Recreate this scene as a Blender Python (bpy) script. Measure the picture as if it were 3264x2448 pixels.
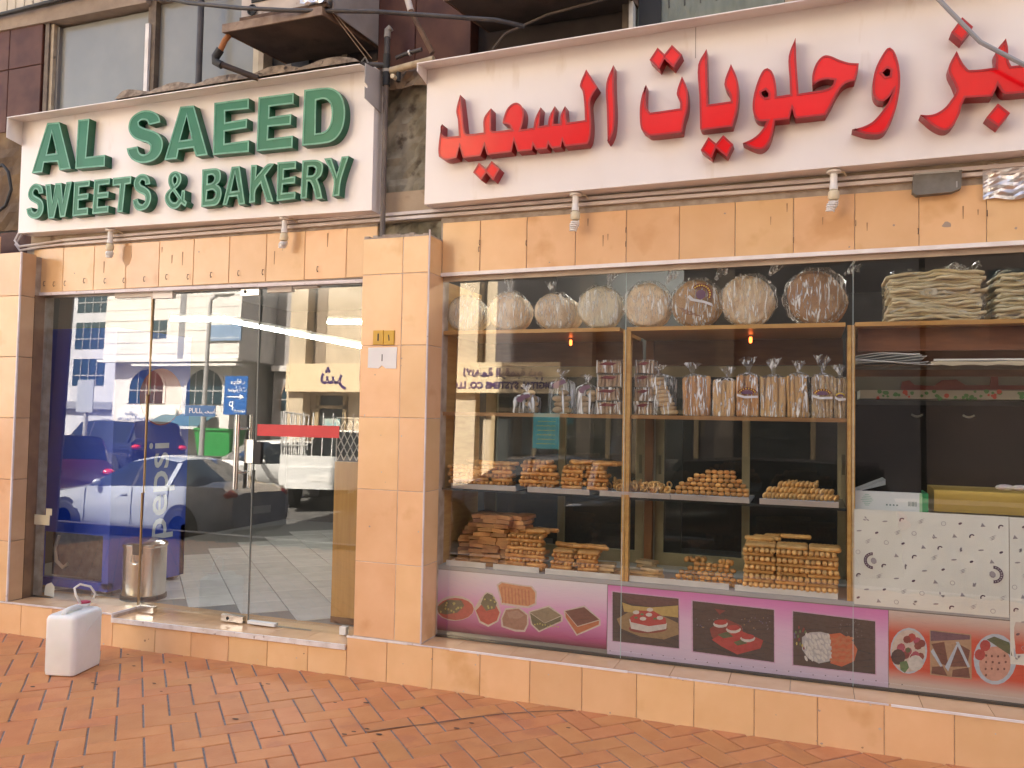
import bpy, math, random
from mathutils import Vector, Matrix, Quaternion
from mathutils.geometry import tessellate_polygon
random.seed(7)
for o in list(bpy.data.objects): bpy.data.objects.remove(o)
S = bpy.context.scene
COL = S.collection
PI = math.pi

# ------------------------------------------------------------------ camera
cam = bpy.data.cameras.new('camera')
cam.sensor_width = 36.0
cam.lens = 28.495
cam.clip_start = 0.05
cam.clip_end = 400
camo = bpy.data.objects.new('camera', cam); COL.objects.link(camo)
CR = Vector((0.93868, 0.34433, 0.01802)); CU = Vector((-0.00293, -0.04428, 0.99902)); CF = Vector((-0.34478, 0.93781, 0.04055))
camo.matrix_world = Matrix(((CR.x, CU.x, -CF.x, 2.05898), (CR.y, CU.y, -CF.y, -4.33876), (CR.z, CU.z, -CF.z, 1.58759), (0, 0, 0, 1)))
S.camera = camo

# ------------------------------------------------------------------ light
SUN_EL = math.radians(52)
SUN_AZ = math.atan2(-0.22, 0.975)           # behind the bakery, a little towards -X
sdir = Vector((math.sin(SUN_AZ) * math.cos(SUN_EL), math.cos(SUN_AZ) * math.cos(SUN_EL), math.sin(SUN_EL)))
w = bpy.data.worlds.new('World'); S.world = w; w.use_nodes = True
nt = w.node_tree; bg = nt.nodes['Background']
sky = nt.nodes.new('ShaderNodeTexSky'); sky.sky_type = 'NISHITA'; sky.sun_disc = False
sky.sun_elevation = SUN_EL; sky.sun_rotation = SUN_AZ
sky.dust_density = 8.0; sky.air_density = 1.0; sky.ozone_density = 0.6
nt.links.new(sky.outputs[0], bg.inputs[0]); bg.inputs[1].default_value = 0.06
sl = bpy.data.lights.new('sun', 'SUN'); sl.energy = 5.0; sl.angle = math.radians(0.5); sl.color = (1.0, 0.92, 0.80)
so = bpy.data.objects.new('sun', sl); COL.objects.link(so)
so.rotation_euler = sdir.to_track_quat('Z', 'Y').to_euler()
S.view_settings.view_transform = 'Standard'; S.view_settings.look = 'None'
S.view_settings.gamma = 1; S.view_settings.use_curve_mapping = False
S.view_settings.exposure = 3.5
S.cycles.max_bounces = 10; S.cycles.transparent_max_bounces = 24; S.cycles.glossy_bounces = 5
S.cycles.sample_clamp_indirect = 8

# ------------------------------------------------------------------ materials
MATS = {}
def M(name, col, rough=.5, metal=0.0, col2=None, vs=6.0, vd=3, stretch=(1, 1, 1), c0=.35, c1=.65, bump=0.0, bs=60.0, rnd=0.0, hrnd=0.0, coat=0.0,
      emit=None, es=1.0, alpha=None, spec=.5, col3=None, vs3=30.0, t3=.6, trans=0.0, sss=0.0):
    if name in MATS: return MATS[name]
    m = bpy.data.materials.new(name); m.use_nodes = True; t = m.node_tree; n = t.nodes; L = t.links
    b = n['Principled BSDF']
    b.inputs['Roughness'].default_value = rough; b.inputs['Metallic'].default_value = metal
    b.inputs['Specular IOR Level'].default_value = spec
    if coat: b.inputs['Coat Weight'].default_value = coat; b.inputs['Coat Roughness'].default_value = .06
    c = (*col, 1); b.inputs['Base Color'].default_value = c
    tc = n.new('ShaderNodeTexCoord'); oi = n.new('ShaderNodeObjectInfo')
    mp = n.new('ShaderNodeMapping'); mp.inputs['Scale'].default_value = stretch
    mul = n.new('ShaderNodeVectorMath'); mul.operation = 'SCALE'; mul.inputs[0].default_value = (37, 19, 53)
    L.new(oi.outputs['Random'], mul.inputs['Scale']); L.new(mul.outputs[0], mp.inputs['Location'])
    L.new(tc.outputs['Object'], mp.inputs['Vector'])
    src = None
    if col2 is not None:
        nz = n.new('ShaderNodeTexNoise'); nz.inputs['Scale'].default_value = vs; nz.inputs['Detail'].default_value = vd
        L.new(mp.outputs[0], nz.inputs['Vector'])
        r = n.new('ShaderNodeValToRGB'); r.color_ramp.elements[0].position = c0; r.color_ramp.elements[1].position = c1
        r.color_ramp.elements[0].color = c; r.color_ramp.elements[1].color = (*col2, 1)
        L.new(nz.outputs['Fac'], r.inputs[0]); src = r.outputs[0]
    if col3 is not None:
        nz = n.new('ShaderNodeTexNoise'); nz.inputs['Scale'].default_value = vs3; nz.inputs['Detail'].default_value = 4
        L.new(mp.outputs[0], nz.inputs['Vector'])
        r = n.new('ShaderNodeValToRGB'); r.color_ramp.elements[0].position = t3; r.color_ramp.elements[1].position = min(1, t3 + .1)
        r.color_ramp.elements[0].color = (0, 0, 0, 1); r.color_ramp.elements[1].color = (1, 1, 1, 1)
        L.new(nz.outputs['Fac'], r.inputs[0])
        mx = n.new('ShaderNodeMix'); mx.data_type = 'RGBA'; L.new(r.outputs[0], mx.inputs[0])
        if src: L.new(src, mx.inputs[6])
        else: mx.inputs[6].default_value = c
        mx.inputs[7].default_value = (*col3, 1); src = mx.outputs[2]
    if rnd or hrnd:
        hs = n.new('ShaderNodeHueSaturation')
        if src: L.new(src, hs.inputs['Color'])
        else: hs.inputs['Color'].default_value = c
        mr = n.new('ShaderNodeMapRange'); mr.inputs[3].default_value = 1 - rnd; mr.inputs[4].default_value = 1 + rnd
        L.new(oi.outputs['Random'], mr.inputs[0]); L.new(mr.outputs[0], hs.inputs['Value'])
        if hrnd:
            mr2 = n.new('ShaderNodeMapRange'); mr2.inputs[3].default_value = .5 - hrnd; mr2.inputs[4].default_value = .5 + hrnd
            ml = n.new('ShaderNodeMath'); ml.operation = 'MULTIPLY'; ml.inputs[1].default_value = 7.31
            fr = n.new('ShaderNodeMath'); fr.operation = 'FRACT'
            L.new(oi.outputs['Random'], ml.inputs[0]); L.new(ml.outputs[0], fr.inputs[0]); L.new(fr.outputs[0], mr2.inputs[0]); L.new(mr2.outputs[0], hs.inputs['Hue'])
        src = hs.outputs[0]
    if src: L.new(src, b.inputs['Base Color'])
    if bump:
        nb = n.new('ShaderNodeTexNoise'); nb.inputs['Scale'].default_value = bs; nb.inputs['Detail'].default_value = 4
        L.new(mp.outputs[0], nb.inputs['Vector'])
        bp = n.new('ShaderNodeBump'); bp.inputs['Strength'].default_value = bump; bp.inputs['Distance'].default_value = .01
        L.new(nb.outputs['Fac'], bp.inputs['Height']); L.new(bp.outputs[0], b.inputs['Normal'])
    if emit is not None:
        b.inputs['Emission Color'].default_value = (*emit, 1); b.inputs['Emission Strength'].default_value = es
    if alpha is not None: b.inputs['Alpha'].default_value = alpha
    if trans: b.inputs['Transmission Weight'].default_value = trans
    if sss:
        b.inputs['Subsurface Weight'].default_value = sss; b.inputs['Subsurface Radius'].default_value = (.05, .03, .02); b.inputs['Subsurface Scale'].default_value = .3
    MATS[name] = m
    return m

def glass_mat(name, tint=(.93, .96, .95), k=2.0, ior=1.5, rough=0.0, bump=0.0):
    """a thin pane: what passes straight through plus what both of its faces mirror (Fresnel)"""
    m = bpy.data.materials.new(name); m.use_nodes = True; t = m.node_tree; n = t.nodes; L = t.links
    n.remove(n['Principled BSDF']); out = n['Material Output']
    tr = n.new('ShaderNodeBsdfTransparent'); tr.inputs[0].default_value = (*tint, 1)
    gl = n.new('ShaderNodeBsdfGlossy'); gl.inputs['Roughness'].default_value = rough
    r0 = k * ((ior - 1) / (ior + 1)) ** 2
    lw = n.new('ShaderNodeLayerWeight'); lw.inputs[0].default_value = .5
    pw = n.new('ShaderNodeMath'); pw.operation = 'POWER'; pw.inputs[1].default_value = 5.0; L.new(lw.outputs['Facing'], pw.inputs[0])
    mu = n.new('ShaderNodeMath'); mu.operation = 'MULTIPLY_ADD'; mu.inputs[1].default_value = 1 - r0; mu.inputs[2].default_value = r0; mu.use_clamp = True
    mx = n.new('ShaderNodeMixShader')
    L.new(pw.outputs[0], mu.inputs[0]); L.new(mu.outputs[0], mx.inputs[0]); L.new(tr.outputs[0], mx.inputs[1]); L.new(gl.outputs[0], mx.inputs[2])
    if bump:
        tc = n.new('ShaderNodeTexCoord'); nb = n.new('ShaderNodeTexNoise'); nb.inputs['Scale'].default_value = 2.0
        L.new(tc.outputs['Object'], nb.inputs['Vector'])
        bp = n.new('ShaderNodeBump'); bp.inputs['Strength'].default_value = bump; bp.inputs['Distance'].default_value = .002
        L.new(nb.outputs['Fac'], bp.inputs['Height']); L.new(bp.outputs[0], gl.inputs['Normal'])
    L.new(mx.outputs[0], out.inputs[0]); MATS[name] = m
    return m

def film_mat(name, op=.16, col=(.9, .9, .92), bs=28, st=(1, 1, .14), bump=.8, rot=.6, p0=.56):
    """clear crinkled plastic bag: mostly see-through with wrinkled glossy streaks and milky folds"""
    m = bpy.data.materials.new(name); m.use_nodes = True; t = m.node_tree; n = t.nodes; L = t.links
    n.remove(n['Principled BSDF']); out = n['Material Output']
    tr = n.new('ShaderNodeBsdfTransparent'); tr.inputs[0].default_value = (.97, .97, .97, 1)
    gl = n.new('ShaderNodeBsdfGlossy'); gl.inputs['Roughness'].default_value = .12
    df = n.new('ShaderNodeBsdfDiffuse'); df.inputs[0].default_value = (*col, 1)
    tc = n.new('ShaderNodeTexCoord'); oi = n.new('ShaderNodeObjectInfo'); mp = n.new('ShaderNodeMapping'); mp.inputs['Scale'].default_value = st; mp.inputs['Rotation'].default_value = (0, rot, 0)
    mul = n.new('ShaderNodeVectorMath'); mul.operation = 'SCALE'; mul.inputs[0].default_value = (11, 23, 31)
    L.new(oi.outputs['Random'], mul.inputs['Scale']); L.new(mul.outputs[0], mp.inputs['Location']); L.new(tc.outputs['Object'], mp.inputs['Vector'])
    nb = n.new('ShaderNodeTexNoise'); nb.inputs['Scale'].default_value = bs; nb.inputs['Detail'].default_value = 3; nb.inputs['Distortion'].default_value = 1.2
    L.new(mp.outputs[0], nb.inputs['Vector'])
    bp = n.new('ShaderNodeBump'); bp.inputs['Strength'].default_value = bump; bp.inputs['Distance'].default_value = .03
    L.new(nb.outputs['Fac'], bp.inputs['Height']); L.new(bp.outputs[0], gl.inputs['Normal'])
    r = n.new('ShaderNodeValToRGB'); r.color_ramp.elements[0].position = p0; r.color_ramp.elements[1].position = p0 + .14
    r.color_ramp.elements[0].color = (op * .12,) * 3 + (1,); r.color_ramp.elements[1].color = (min(1, op * 2.6),) * 3 + (1,)
    L.new(nb.outputs['Fac'], r.inputs[0])
    m1 = n.new('ShaderNodeMixShader'); L.new(r.outputs[0], m1.inputs[0]); L.new(tr.outputs[0], m1.inputs[1]); L.new(df.outputs[0], m1.inputs[2])
    fr = n.new('ShaderNodeFresnel'); fr.inputs[0].default_value = 1.5; L.new(bp.outputs[0], fr.inputs['Normal'])
    mf = n.new('ShaderNodeMath'); mf.operation = 'MULTIPLY'; mf.inputs[1].default_value = .22; L.new(fr.outputs[0], mf.inputs[0])
    m2 = n.new('ShaderNodeMixShader'); L.new(mf.outputs[0], m2.inputs[0]); L.new(m1.outputs[0], m2.inputs[1]); L.new(gl.outputs[0], m2.inputs[2])
    L.new(m2.outputs[0], out.inputs[0]); MATS[name] = m
    return m

# ------------------------------------------------------------------ mesh building
class MB:
    def __init__(s): s.v = []; s.f = []; s.m = []
    def add(s, vs, fs, mi=0):
        o = len(s.v); s.v += [tuple(p) for p in vs]
        for f in fs: s.f.append(tuple(o + i for i in f)); s.m.append(mi)
    def box(s, x0, x1, y0, y1, z0, z1, mi=0):
        s.hexa([(x0, y0, z0), (x1, y0, z0), (x1, y1, z0), (x0, y1, z0), (x0, y0, z1), (x1, y0, z1), (x1, y1, z1), (x0, y1, z1)], mi); return s
    def hexa(s, p, mi=0):
        s.add(p, [(3, 2, 1, 0), (4, 5, 6, 7), (0, 1, 5, 4), (1, 2, 6, 5), (2, 3, 7, 6), (3, 0, 4, 7)], mi); return s
    def cham(s, x0, x1, y0, y1, z0, z1, c, mi=0):
        """box whose face at y0 (towards the street) has chamfered edges"""
        p = [(x0, y0 + c, z0), (x1, y0 + c, z0), (x1, y0 + c, z1), (x0, y0 + c, z1), (x0 + c, y0, z0 + c), (x1 - c, y0, z0 + c), (x1 - c, y0, z1 - c), (x0 + c, y0, z1 - c),
             (x0, y1, z0), (x1, y1, z0), (x1, y1, z1), (x0, y1, z1)]
        s.add(p, [(4, 5, 6, 7), (0, 1, 5, 4), (1, 2, 6, 5), (2, 3, 7, 6), (3, 0, 4, 7), (8, 9, 1, 0), (9, 10, 2, 1), (10, 11, 3, 2), (11, 8, 0, 3)], mi); return s
    def cyl(s, a, b, r0, r1=None, n=12, mi=0, caps=True):
        r1 = r0 if r1 is None else r1
        a = Vector(a); b = Vector(b); d = (b - a).normalized()
        u = d.orthogonal().normalized(); v = d.cross(u)
        P = []
        for q, r in ((a, r0), (b, r1)):
            for i in range(n):
                t = 2 * PI * i / n; P.append(q + u * (r * math.cos(t)) + v * (r * math.sin(t)))
        F = [(i, (i + 1) % n, n + (i + 1) % n, n + i) for i in range(n)]
        if caps: F += [tuple(range(n - 1, -1, -1)), tuple(range(n, 2 * n))]
        s.add(P, F, mi); return s
    def tube(s, path, r, n=8, mi=0, closed=False, caps=True):
        P = [Vector(p) for p in path]; k = len(P); base = len(s.v); prev = None
        for i in range(k):
            a = P[i - 1] if (i > 0 or closed) else P[i]; b = P[(i + 1) % k] if (i < k - 1 or closed) else P[i]
            d = (b - a).normalized()
            if prev is None: u = d.orthogonal().normalized()
            else:
                u = prev - d * prev.dot(d); u = u.normalized() if u.length > 1e-6 else d.orthogonal().normalized()
            prev = u; v = d.cross(u); rr = r[i] if isinstance(r, (list, tuple)) else r
            for j in range(n):
                t = 2 * PI * j / n; s.v.append(tuple(P[i] + u * (rr * math.cos(t)) + v * (rr * math.sin(t))))
        for i in range(k if closed else k - 1):
            for j in range(n):
                q = (i + 1) % k
                s.f.append((base + i * n + j, base + i * n + (j + 1) % n, base + q * n + (j + 1) % n, base + q * n + j)); s.m.append(mi)
        if caps and not closed:
            s.f.append(tuple(base + j for j in range(n - 1, -1, -1))); s.m.append(mi)
            s.f.append(tuple(base + (k - 1) * n + j for j in range(n))); s.m.append(mi)
        return s
    def lathe(s, prof, c=(0, 0, 0), n=20, axis='Z', mi=0):
        base = len(s.v); k = len(prof)
        for r, h in prof:
            for j in range(n):
                t = 2 * PI * j / n; x, y = r * math.cos(t), r * math.sin(t)
                p = (x, y, h) if axis == 'Z' else ((x, h, y) if axis == 'Y' else (h, x, y))
                s.v.append((c[0] + p[0], c[1] + p[1], c[2] + p[2]))
        for i in range(k - 1):
            for j in range(n):
                f = (base + i * n + j, base + i * n + (j + 1) % n, base + (i + 1) * n + (j + 1) % n, base + (i + 1) * n + j)
                s.f.append(f if axis != 'Y' else f[::-1]); s.m.append(mi)
        for e, rev in ((0, True), (k - 1, False)):
            if prof[e][0] > 1e-5:
                f = tuple(base + e * n + j for j in range(n))
                s.f.append(f[::-1] if rev != (axis == 'Y') else f); s.m.append(mi)
        return s
    def ball(s, c, rx, ry, rz, n=10, k=6, mi=0):
        pr = [(math.sin(PI * i / k), -math.cos(PI * i / k)) for i in range(k + 1)]
        b = MB(); b.lathe([(max(a, 1e-4), h) for a, h in pr], n=n)
        s.add([(c[0] + x * rx, c[1] + y * ry, c[2] + z * rz) for x, y, z in b.v], b.f, mi); return s
    def prism(s, loops, y0, y1, mi=0, mside=None, back=False):
        """loops of (x, z): [outer, holes...]; y0 is the face towards the street"""
        mside = mi if mside is None else mside
        pts = [p for l in loops for p in l]
        tri = tessellate_polygon([[Vector((p[0], p[1], 0)) for p in l] for l in loops])
        F = []
        for t in tri:
            a, b, c = (pts[i] for i in t)
            F.append(t if (b[0] - a[0]) * (c[1] - a[1]) - (b[1] - a[1]) * (c[0] - a[0]) > 0 else t[::-1])
        s.add([(x, y0, z) for x, z in pts], F, mi)
        if back: s.add([(x, y1, z) for x, z in pts], [f[::-1] for f in F], mi)
        for li, l in enumerate(loops):
            ar = sum(l[i - 1][0] * l[i][1] - l[i][0] * l[i - 1][1] for i in range(len(l)))
            l2 = l if (ar > 0) == (li == 0) else l[::-1]
            k = len(l2)
            s.add([(x, y0, z) for x, z in l2] + [(x, y1, z) for x, z in l2], [(i, k + i, k + (i + 1) % k, (i + 1) % k) for i in range(k)], mside)
        return s
    def fill(s, loops, y, mi=0):
        pts = [p for l in loops for p in l]; F = []
        for t in tessellate_polygon([[Vector((p[0], p[1], 0)) for p in l] for l in loops]):
            a, b, c = (pts[i] for i in t)
            F.append(t if (b[0] - a[0]) * (c[1] - a[1]) - (b[1] - a[1]) * (c[0] - a[0]) > 0 else t[::-1])
        s.add([(x, y, z) for x, z in pts], F, mi); return s
    def mesh(s, name):
        me = bpy.data.meshes.new(name); me.from_pydata([tuple(p) for p in s.v], [], s.f)
        me.polygons.foreach_set('material_index', s.m); me.update(); return me

def origin_of(p):
    o = Vector((0, 0, 0))
    while p is not None: o += p.location; p = p.parent
    return o

def ob(name, mb, mats, parent=None, smooth=False, loc=None, label=None, local=False):
    """one mesh object; MB is in world coordinates unless LOCAL"""
    me = mb if isinstance(mb, bpy.types.Mesh) else None
    if me is None:
        base = Vector((0, 0, 0)) if local else origin_of(parent)
        if loc is not None and not local: base = Vector(loc)
        if base.length > 0: mb.v = [(a - base.x, b - base.y, c - base.z) for a, b, c in mb.v]
        me = mb.mesh(name)
        for m in (mats if isinstance(mats, (list, tuple)) else [mats]): me.materials.append(m)
        if smooth:
            me.polygons.foreach_set('use_smooth', [True] * len(me.polygons))
            if smooth != 'all': me.set_sharp_from_angle(angle=math.radians(38))
    o = bpy.data.objects.new(name, me); COL.objects.link(o)
    if parent is not None: o.parent = parent
    if loc is not None: o.location = Vector(loc) - (origin_of(parent) if (parent is not None and not local) else Vector((0, 0, 0)))
    if label: o['label'] = label
    return o

def tag(o, label=None, cat=None, group=None, kind=None):
    if label: o['label'] = label
    if cat: o['category'] = cat
    if group: o['group'] = group
    if kind: o['kind'] = kind
    return o
def thing(name, label, cat, loc=(0, 0, 0), group=None):
    o = bpy.data.objects.new(name, None); COL.objects.link(o); o.location = loc; o.empty_display_size = .1
    return tag(o, label, cat, group)
def dup(root, loc, rz=None, label=None, group=None):
    r = root.copy(); COL.objects.link(r); r.location = loc
    if rz is not None: r.rotation_euler = (0, 0, rz)
    if label: r['label'] = label
    if group: r['group'] = group
    for ch in list(root.children):
        c = ch.copy(); COL.objects.link(c); c.parent = r
        for g in list(ch.children):
            d = g.copy(); COL.objects.link(d); d.parent = c
    return r

def smooth_poly(pts, n=4, ang=48):
    """round the gentle corners of a traced outline, keep the sharp ones"""
    k = len(pts); P = [Vector(p).to_2d() for p in pts]; corner = []
    for i in range(k):
        a = (P[i] - P[i - 1]); b = (P[(i + 1) % k] - P[i])
        corner.append(abs(math.degrees(a.angle_signed(b))) > ang if a.length > 1e-9 and b.length > 1e-9 else True)
    out = []
    for i in range(k):
        j = (i + 1) % k; p0, p1 = P[i], P[j]; d = (p1 - p0).length
        if corner[i] and corner[j]: out.append(tuple(p0)); continue
        def tan(q, c):
            if c: return (p1 - p0)
            t = P[(q + 1) % k] - P[q - 1]
            return t.normalized() * d
        m0, m1 = tan(i, corner[i]), tan(j, corner[j])
        for s_ in range(n):
            t = s_ / n; t2, t3 = t * t, t * t * t
            out.append(tuple(p0 * (2 * t3 - 3 * t2 + 1) + m0 * (t3 - 2 * t2 + t) + p1 * (-2 * t3 + 3 * t2) + m1 * (t3 - t2)))
    return out

def inset(loop, d):
    """move a loop inwards (its own inside) by d; simple mitred offset"""
    ar = sum(loop[i - 1][0] * loop[i][1] - loop[i][0] * loop[i - 1][1] for i in range(len(loop)))
    sgn = 1 if ar > 0 else -1
    k = len(loop); out = []
    for i in range(k):
        p = Vector(loop[i]); a = (p - Vector(loop[i - 1])); b = (Vector(loop[(i + 1) % k]) - p)
        a.normalize(); b.normalize()
        na = Vector((-a.y, a.x)) * sgn; nb = Vector((-b.y, b.x)) * sgn
        m = na + nb
        if m.length < 1e-6: m = na
        m.normalize(); q = max(.45, m.dot(na))
        out.append(tuple(p + m * (d / q)))
    return out

_FONTS = {}
def text_mb(body, size, align='CENTER', bold=0.0, sx=1.0, shear=0.0):
    """glyph outlines of the built-in font as flat faces in the XY plane: (MB in XY, width)"""
    c = bpy.data.curves.new('t', 'FONT'); c.body = body; c.size = size; c.align_x = align; c.align_y = 'CENTER'; c.offset = bold; c.resolution_u = 3; c.shear = shear
    o = bpy.data.objects.new('t', c); COL.objects.link(o)
    bpy.context.view_layer.update()
    me = bpy.data.meshes.new_from_object(o)
    b = MB(); b.v = [(v.co.x * sx, v.co.y, v.co.z) for v in me.vertices]; b.f = [tuple(p.vertices) for p in me.polygons]; b.m = [0] * len(b.f)
    bpy.data.objects.remove(o); bpy.data.curves.remove(c); bpy.data.meshes.remove(me)
    return b
def text_on(body, size, origin, xdir, ydir, **kw):
    """flat lettering laid on a surface at ORIGIN (centre)"""
    b = text_mb(body, size, **kw); o = Vector(origin); xd = Vector(xdir); yd = Vector(ydir)
    b.v = [tuple(o + xd * p[0] + yd * p[1]) for p in b.v]
    return b
def join(*ms):
    r = MB()
    for m in ms: r.add(m.v, m.f, 0); r.m[-len(m.m):] = m.m if m.m else []
    return r
GREEN_OUTLINES=[
[[(-3209,3685),(-3090,3679),(-2959,3322),(-3070,3321),(-3093,3386),(-3224,3390),(-3238,3321),(-3345,3323)],[(-3159,3610),(-3105,3451),(-3199,3451)]],
[[(-2907,3675),(-2800,3672),(-2816,3395),(-2639,3394),(-2637,3310),(-2916,3317)]],
[[(-2250,3565),(-2150,3573),(-2160,3609),(-2192,3643),(-2246,3667),(-2308,3674),(-2369,3660),(-2417,3627),(-2434,3576),(-2423,3532),(-2383,3489),(-2324,3462),(-2262,3442),(-2232,3418),(-2233,3389),(-2258,3367),(-2296,3363),(-2328,3382),(-2345,3426),(-2443,3420),(-2427,3377),(-2389,3335),(-2326,3308),(-2255,3302),(-2186,3316),(-2140,3353),(-2121,3407),(-2131,3456),(-2168,3498),(-2222,3525),(-2302,3554),(-2337,3574),(-2342,3595),(-2318,3607),(-2278,3601),(-2259,3581)]],
[[(-1982,3664),(-1866,3659),(-1735,3306),(-1835,3305),(-1860,3367),(-1982,3365),(-1994,3304),(-2103,3305)],[(-1924,3589),(-1877,3430),(-1973,3429)]],
[[(-1695,3656),(-1415,3654),(-1412,3582),(-1603,3588),(-1599,3513),(-1423,3519),(-1423,3455),(-1601,3451),(-1599,3370),(-1403,3373),(-1401,3294),(-1693,3301)]],
[[(-1338,3651),(-1065,3647),(-1064,3576),(-1248,3578),(-1248,3509),(-1079,3511),(-1080,3441),(-1252,3445),(-1253,3367),(-1062,3368),(-1062,3288),(-1342,3292)]],
[[(-986,3657),(-814,3650),(-757,3631),(-710,3586),(-683,3519),(-679,3437),(-699,3363),(-744,3312),(-803,3293),(-991,3294)],[(-893,3577),(-837,3579),(-802,3558),(-782,3518),(-777,3461),(-787,3411),(-809,3380),(-842,3366),(-891,3363)]],
[[(-3266,3162),(-3218,3164),(-3229,3204),(-3258,3230),(-3303,3243),(-3347,3224),(-3370,3185),(-3370,3152),(-3346,3121),(-3305,3099),(-3279,3086),(-3268,3063),(-3275,3038),(-3296,3029),(-3318,3039),(-3333,3068),(-3383,3060),(-3370,3019),(-3339,2991),(-3293,2979),(-3244,2989),(-3215,3025),(-3209,3066),(-3221,3100),(-3247,3126),(-3288,3146),(-3314,3162),(-3320,3181),(-3306,3199),(-3286,3197),(-3270,3183)]],
[[(-3203,3227),(-3149,3228),(-3125,3096),(-3104,3228),(-3045,3227),(-3023,3096),(-2997,3228),(-2943,3228),(-2995,2975),(-3045,2973),(-3071,3094),(-3101,2972),(-3159,2971)]],
[[(-2920,3222),(-2772,3223),(-2774,3179),(-2868,3178),(-2869,3130),(-2779,3131),(-2781,3086),(-2870,3084),(-2870,3027),(-2778,3027),(-2778,2975),(-2926,2972)]],
[[(-2730,3222),(-2583,3222),(-2585,3178),(-2681,3177),(-2684,3127),(-2592,3127),(-2594,3083),(-2686,3083),(-2688,3026),(-2588,3026),(-2589,2977),(-2738,2976)]],
[[(-2558,3221),(-2391,3220),(-2392,3166),(-2441,3164),(-2457,2972),(-2507,2972),(-2493,3164),(-2559,3163)]],
[[(-2264,3145),(-2217,3149),(-2233,3192),(-2269,3222),(-2313,3225),(-2352,3202),(-2365,3165),(-2357,3129),(-2320,3097),(-2280,3080),(-2262,3065),(-2259,3034),(-2277,3014),(-2299,3016),(-2317,3031),(-2323,3057),(-2369,3050),(-2361,3011),(-2333,2977),(-2288,2969),(-2240,2983),(-2212,3023),(-2208,3069),(-2229,3108),(-2269,3136),(-2299,3149),(-2311,3167),(-2298,3183),(-2278,3181),(-2267,3169)]],
[[(-2005,3220),(-1966,3203),(-1950,3171),(-1956,3134),(-1983,3106),(-2000,3097),(-1949,3038),(-1943,3085),(-1915,3081),(-1916,3015),(-1894,2997),(-1909,2967),(-1944,2990),(-1973,2965),(-2015,2960),(-2054,2980),(-2082,3016),(-2087,3052),(-2072,3082),(-2043,3104),(-2060,3139),(-2063,3174),(-2047,3207)],[(-2006,3186),(-1990,3168),(-1993,3144),(-2007,3130),(-2019,3150),(-2020,3174)],[(-2020,3083),(-1971,3023),(-1991,3004),(-2021,3010),(-2042,3039),(-2038,3066)]],
[[(-1777,3211),(-1662,3209),(-1631,3191),(-1620,3153),(-1628,3117),(-1650,3099),(-1620,3073),(-1610,3033),(-1621,2990),(-1648,2961),(-1693,2956),(-1775,2957)],[(-1726,3165),(-1693,3167),(-1676,3152),(-1676,3132),(-1695,3114),(-1728,3112)],[(-1728,3061),(-1685,3064),(-1662,3047),(-1661,3023),(-1683,3005),(-1732,3003)]],
[[(-1536,3207),(-1472,3207),(-1418,2950),(-1469,2949),(-1485,3006),(-1548,3006),(-1562,2956),(-1600,2954)],[(-1507,3162),(-1477,3045),(-1533,3042)]],
[[(-1381,3205),(-1334,3203),(-1338,3123),(-1253,3199),(-1197,3199),(-1265,3126),(-1196,2949),(-1250,2949),(-1301,3077),(-1337,3034),(-1340,2956),(-1387,2955)]],
[[(-1175,3204),(-1030,3200),(-1031,3148),(-1121,3149),(-1122,3097),(-1033,3103),(-1035,3055),(-1126,3055),(-1131,3001),(-1030,3001),(-1029,2955),(-1172,2950)]],
[[(-984,3198),(-880,3193),(-839,3172),(-828,3136),(-840,3092),(-869,3066),(-849,3023),(-827,2941),(-877,2940),(-902,3021),(-924,3057),(-940,3060),(-944,2952),(-991,2951)],[(-936,3151),(-902,3151),(-884,3137),(-885,3115),(-903,3098),(-940,3097)]],
[[(-823,3196),(-771,3196),(-727,3083),(-695,3196),(-643,3195),(-694,3048),(-705,2949),(-756,2948),(-750,3053)]]]
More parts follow.
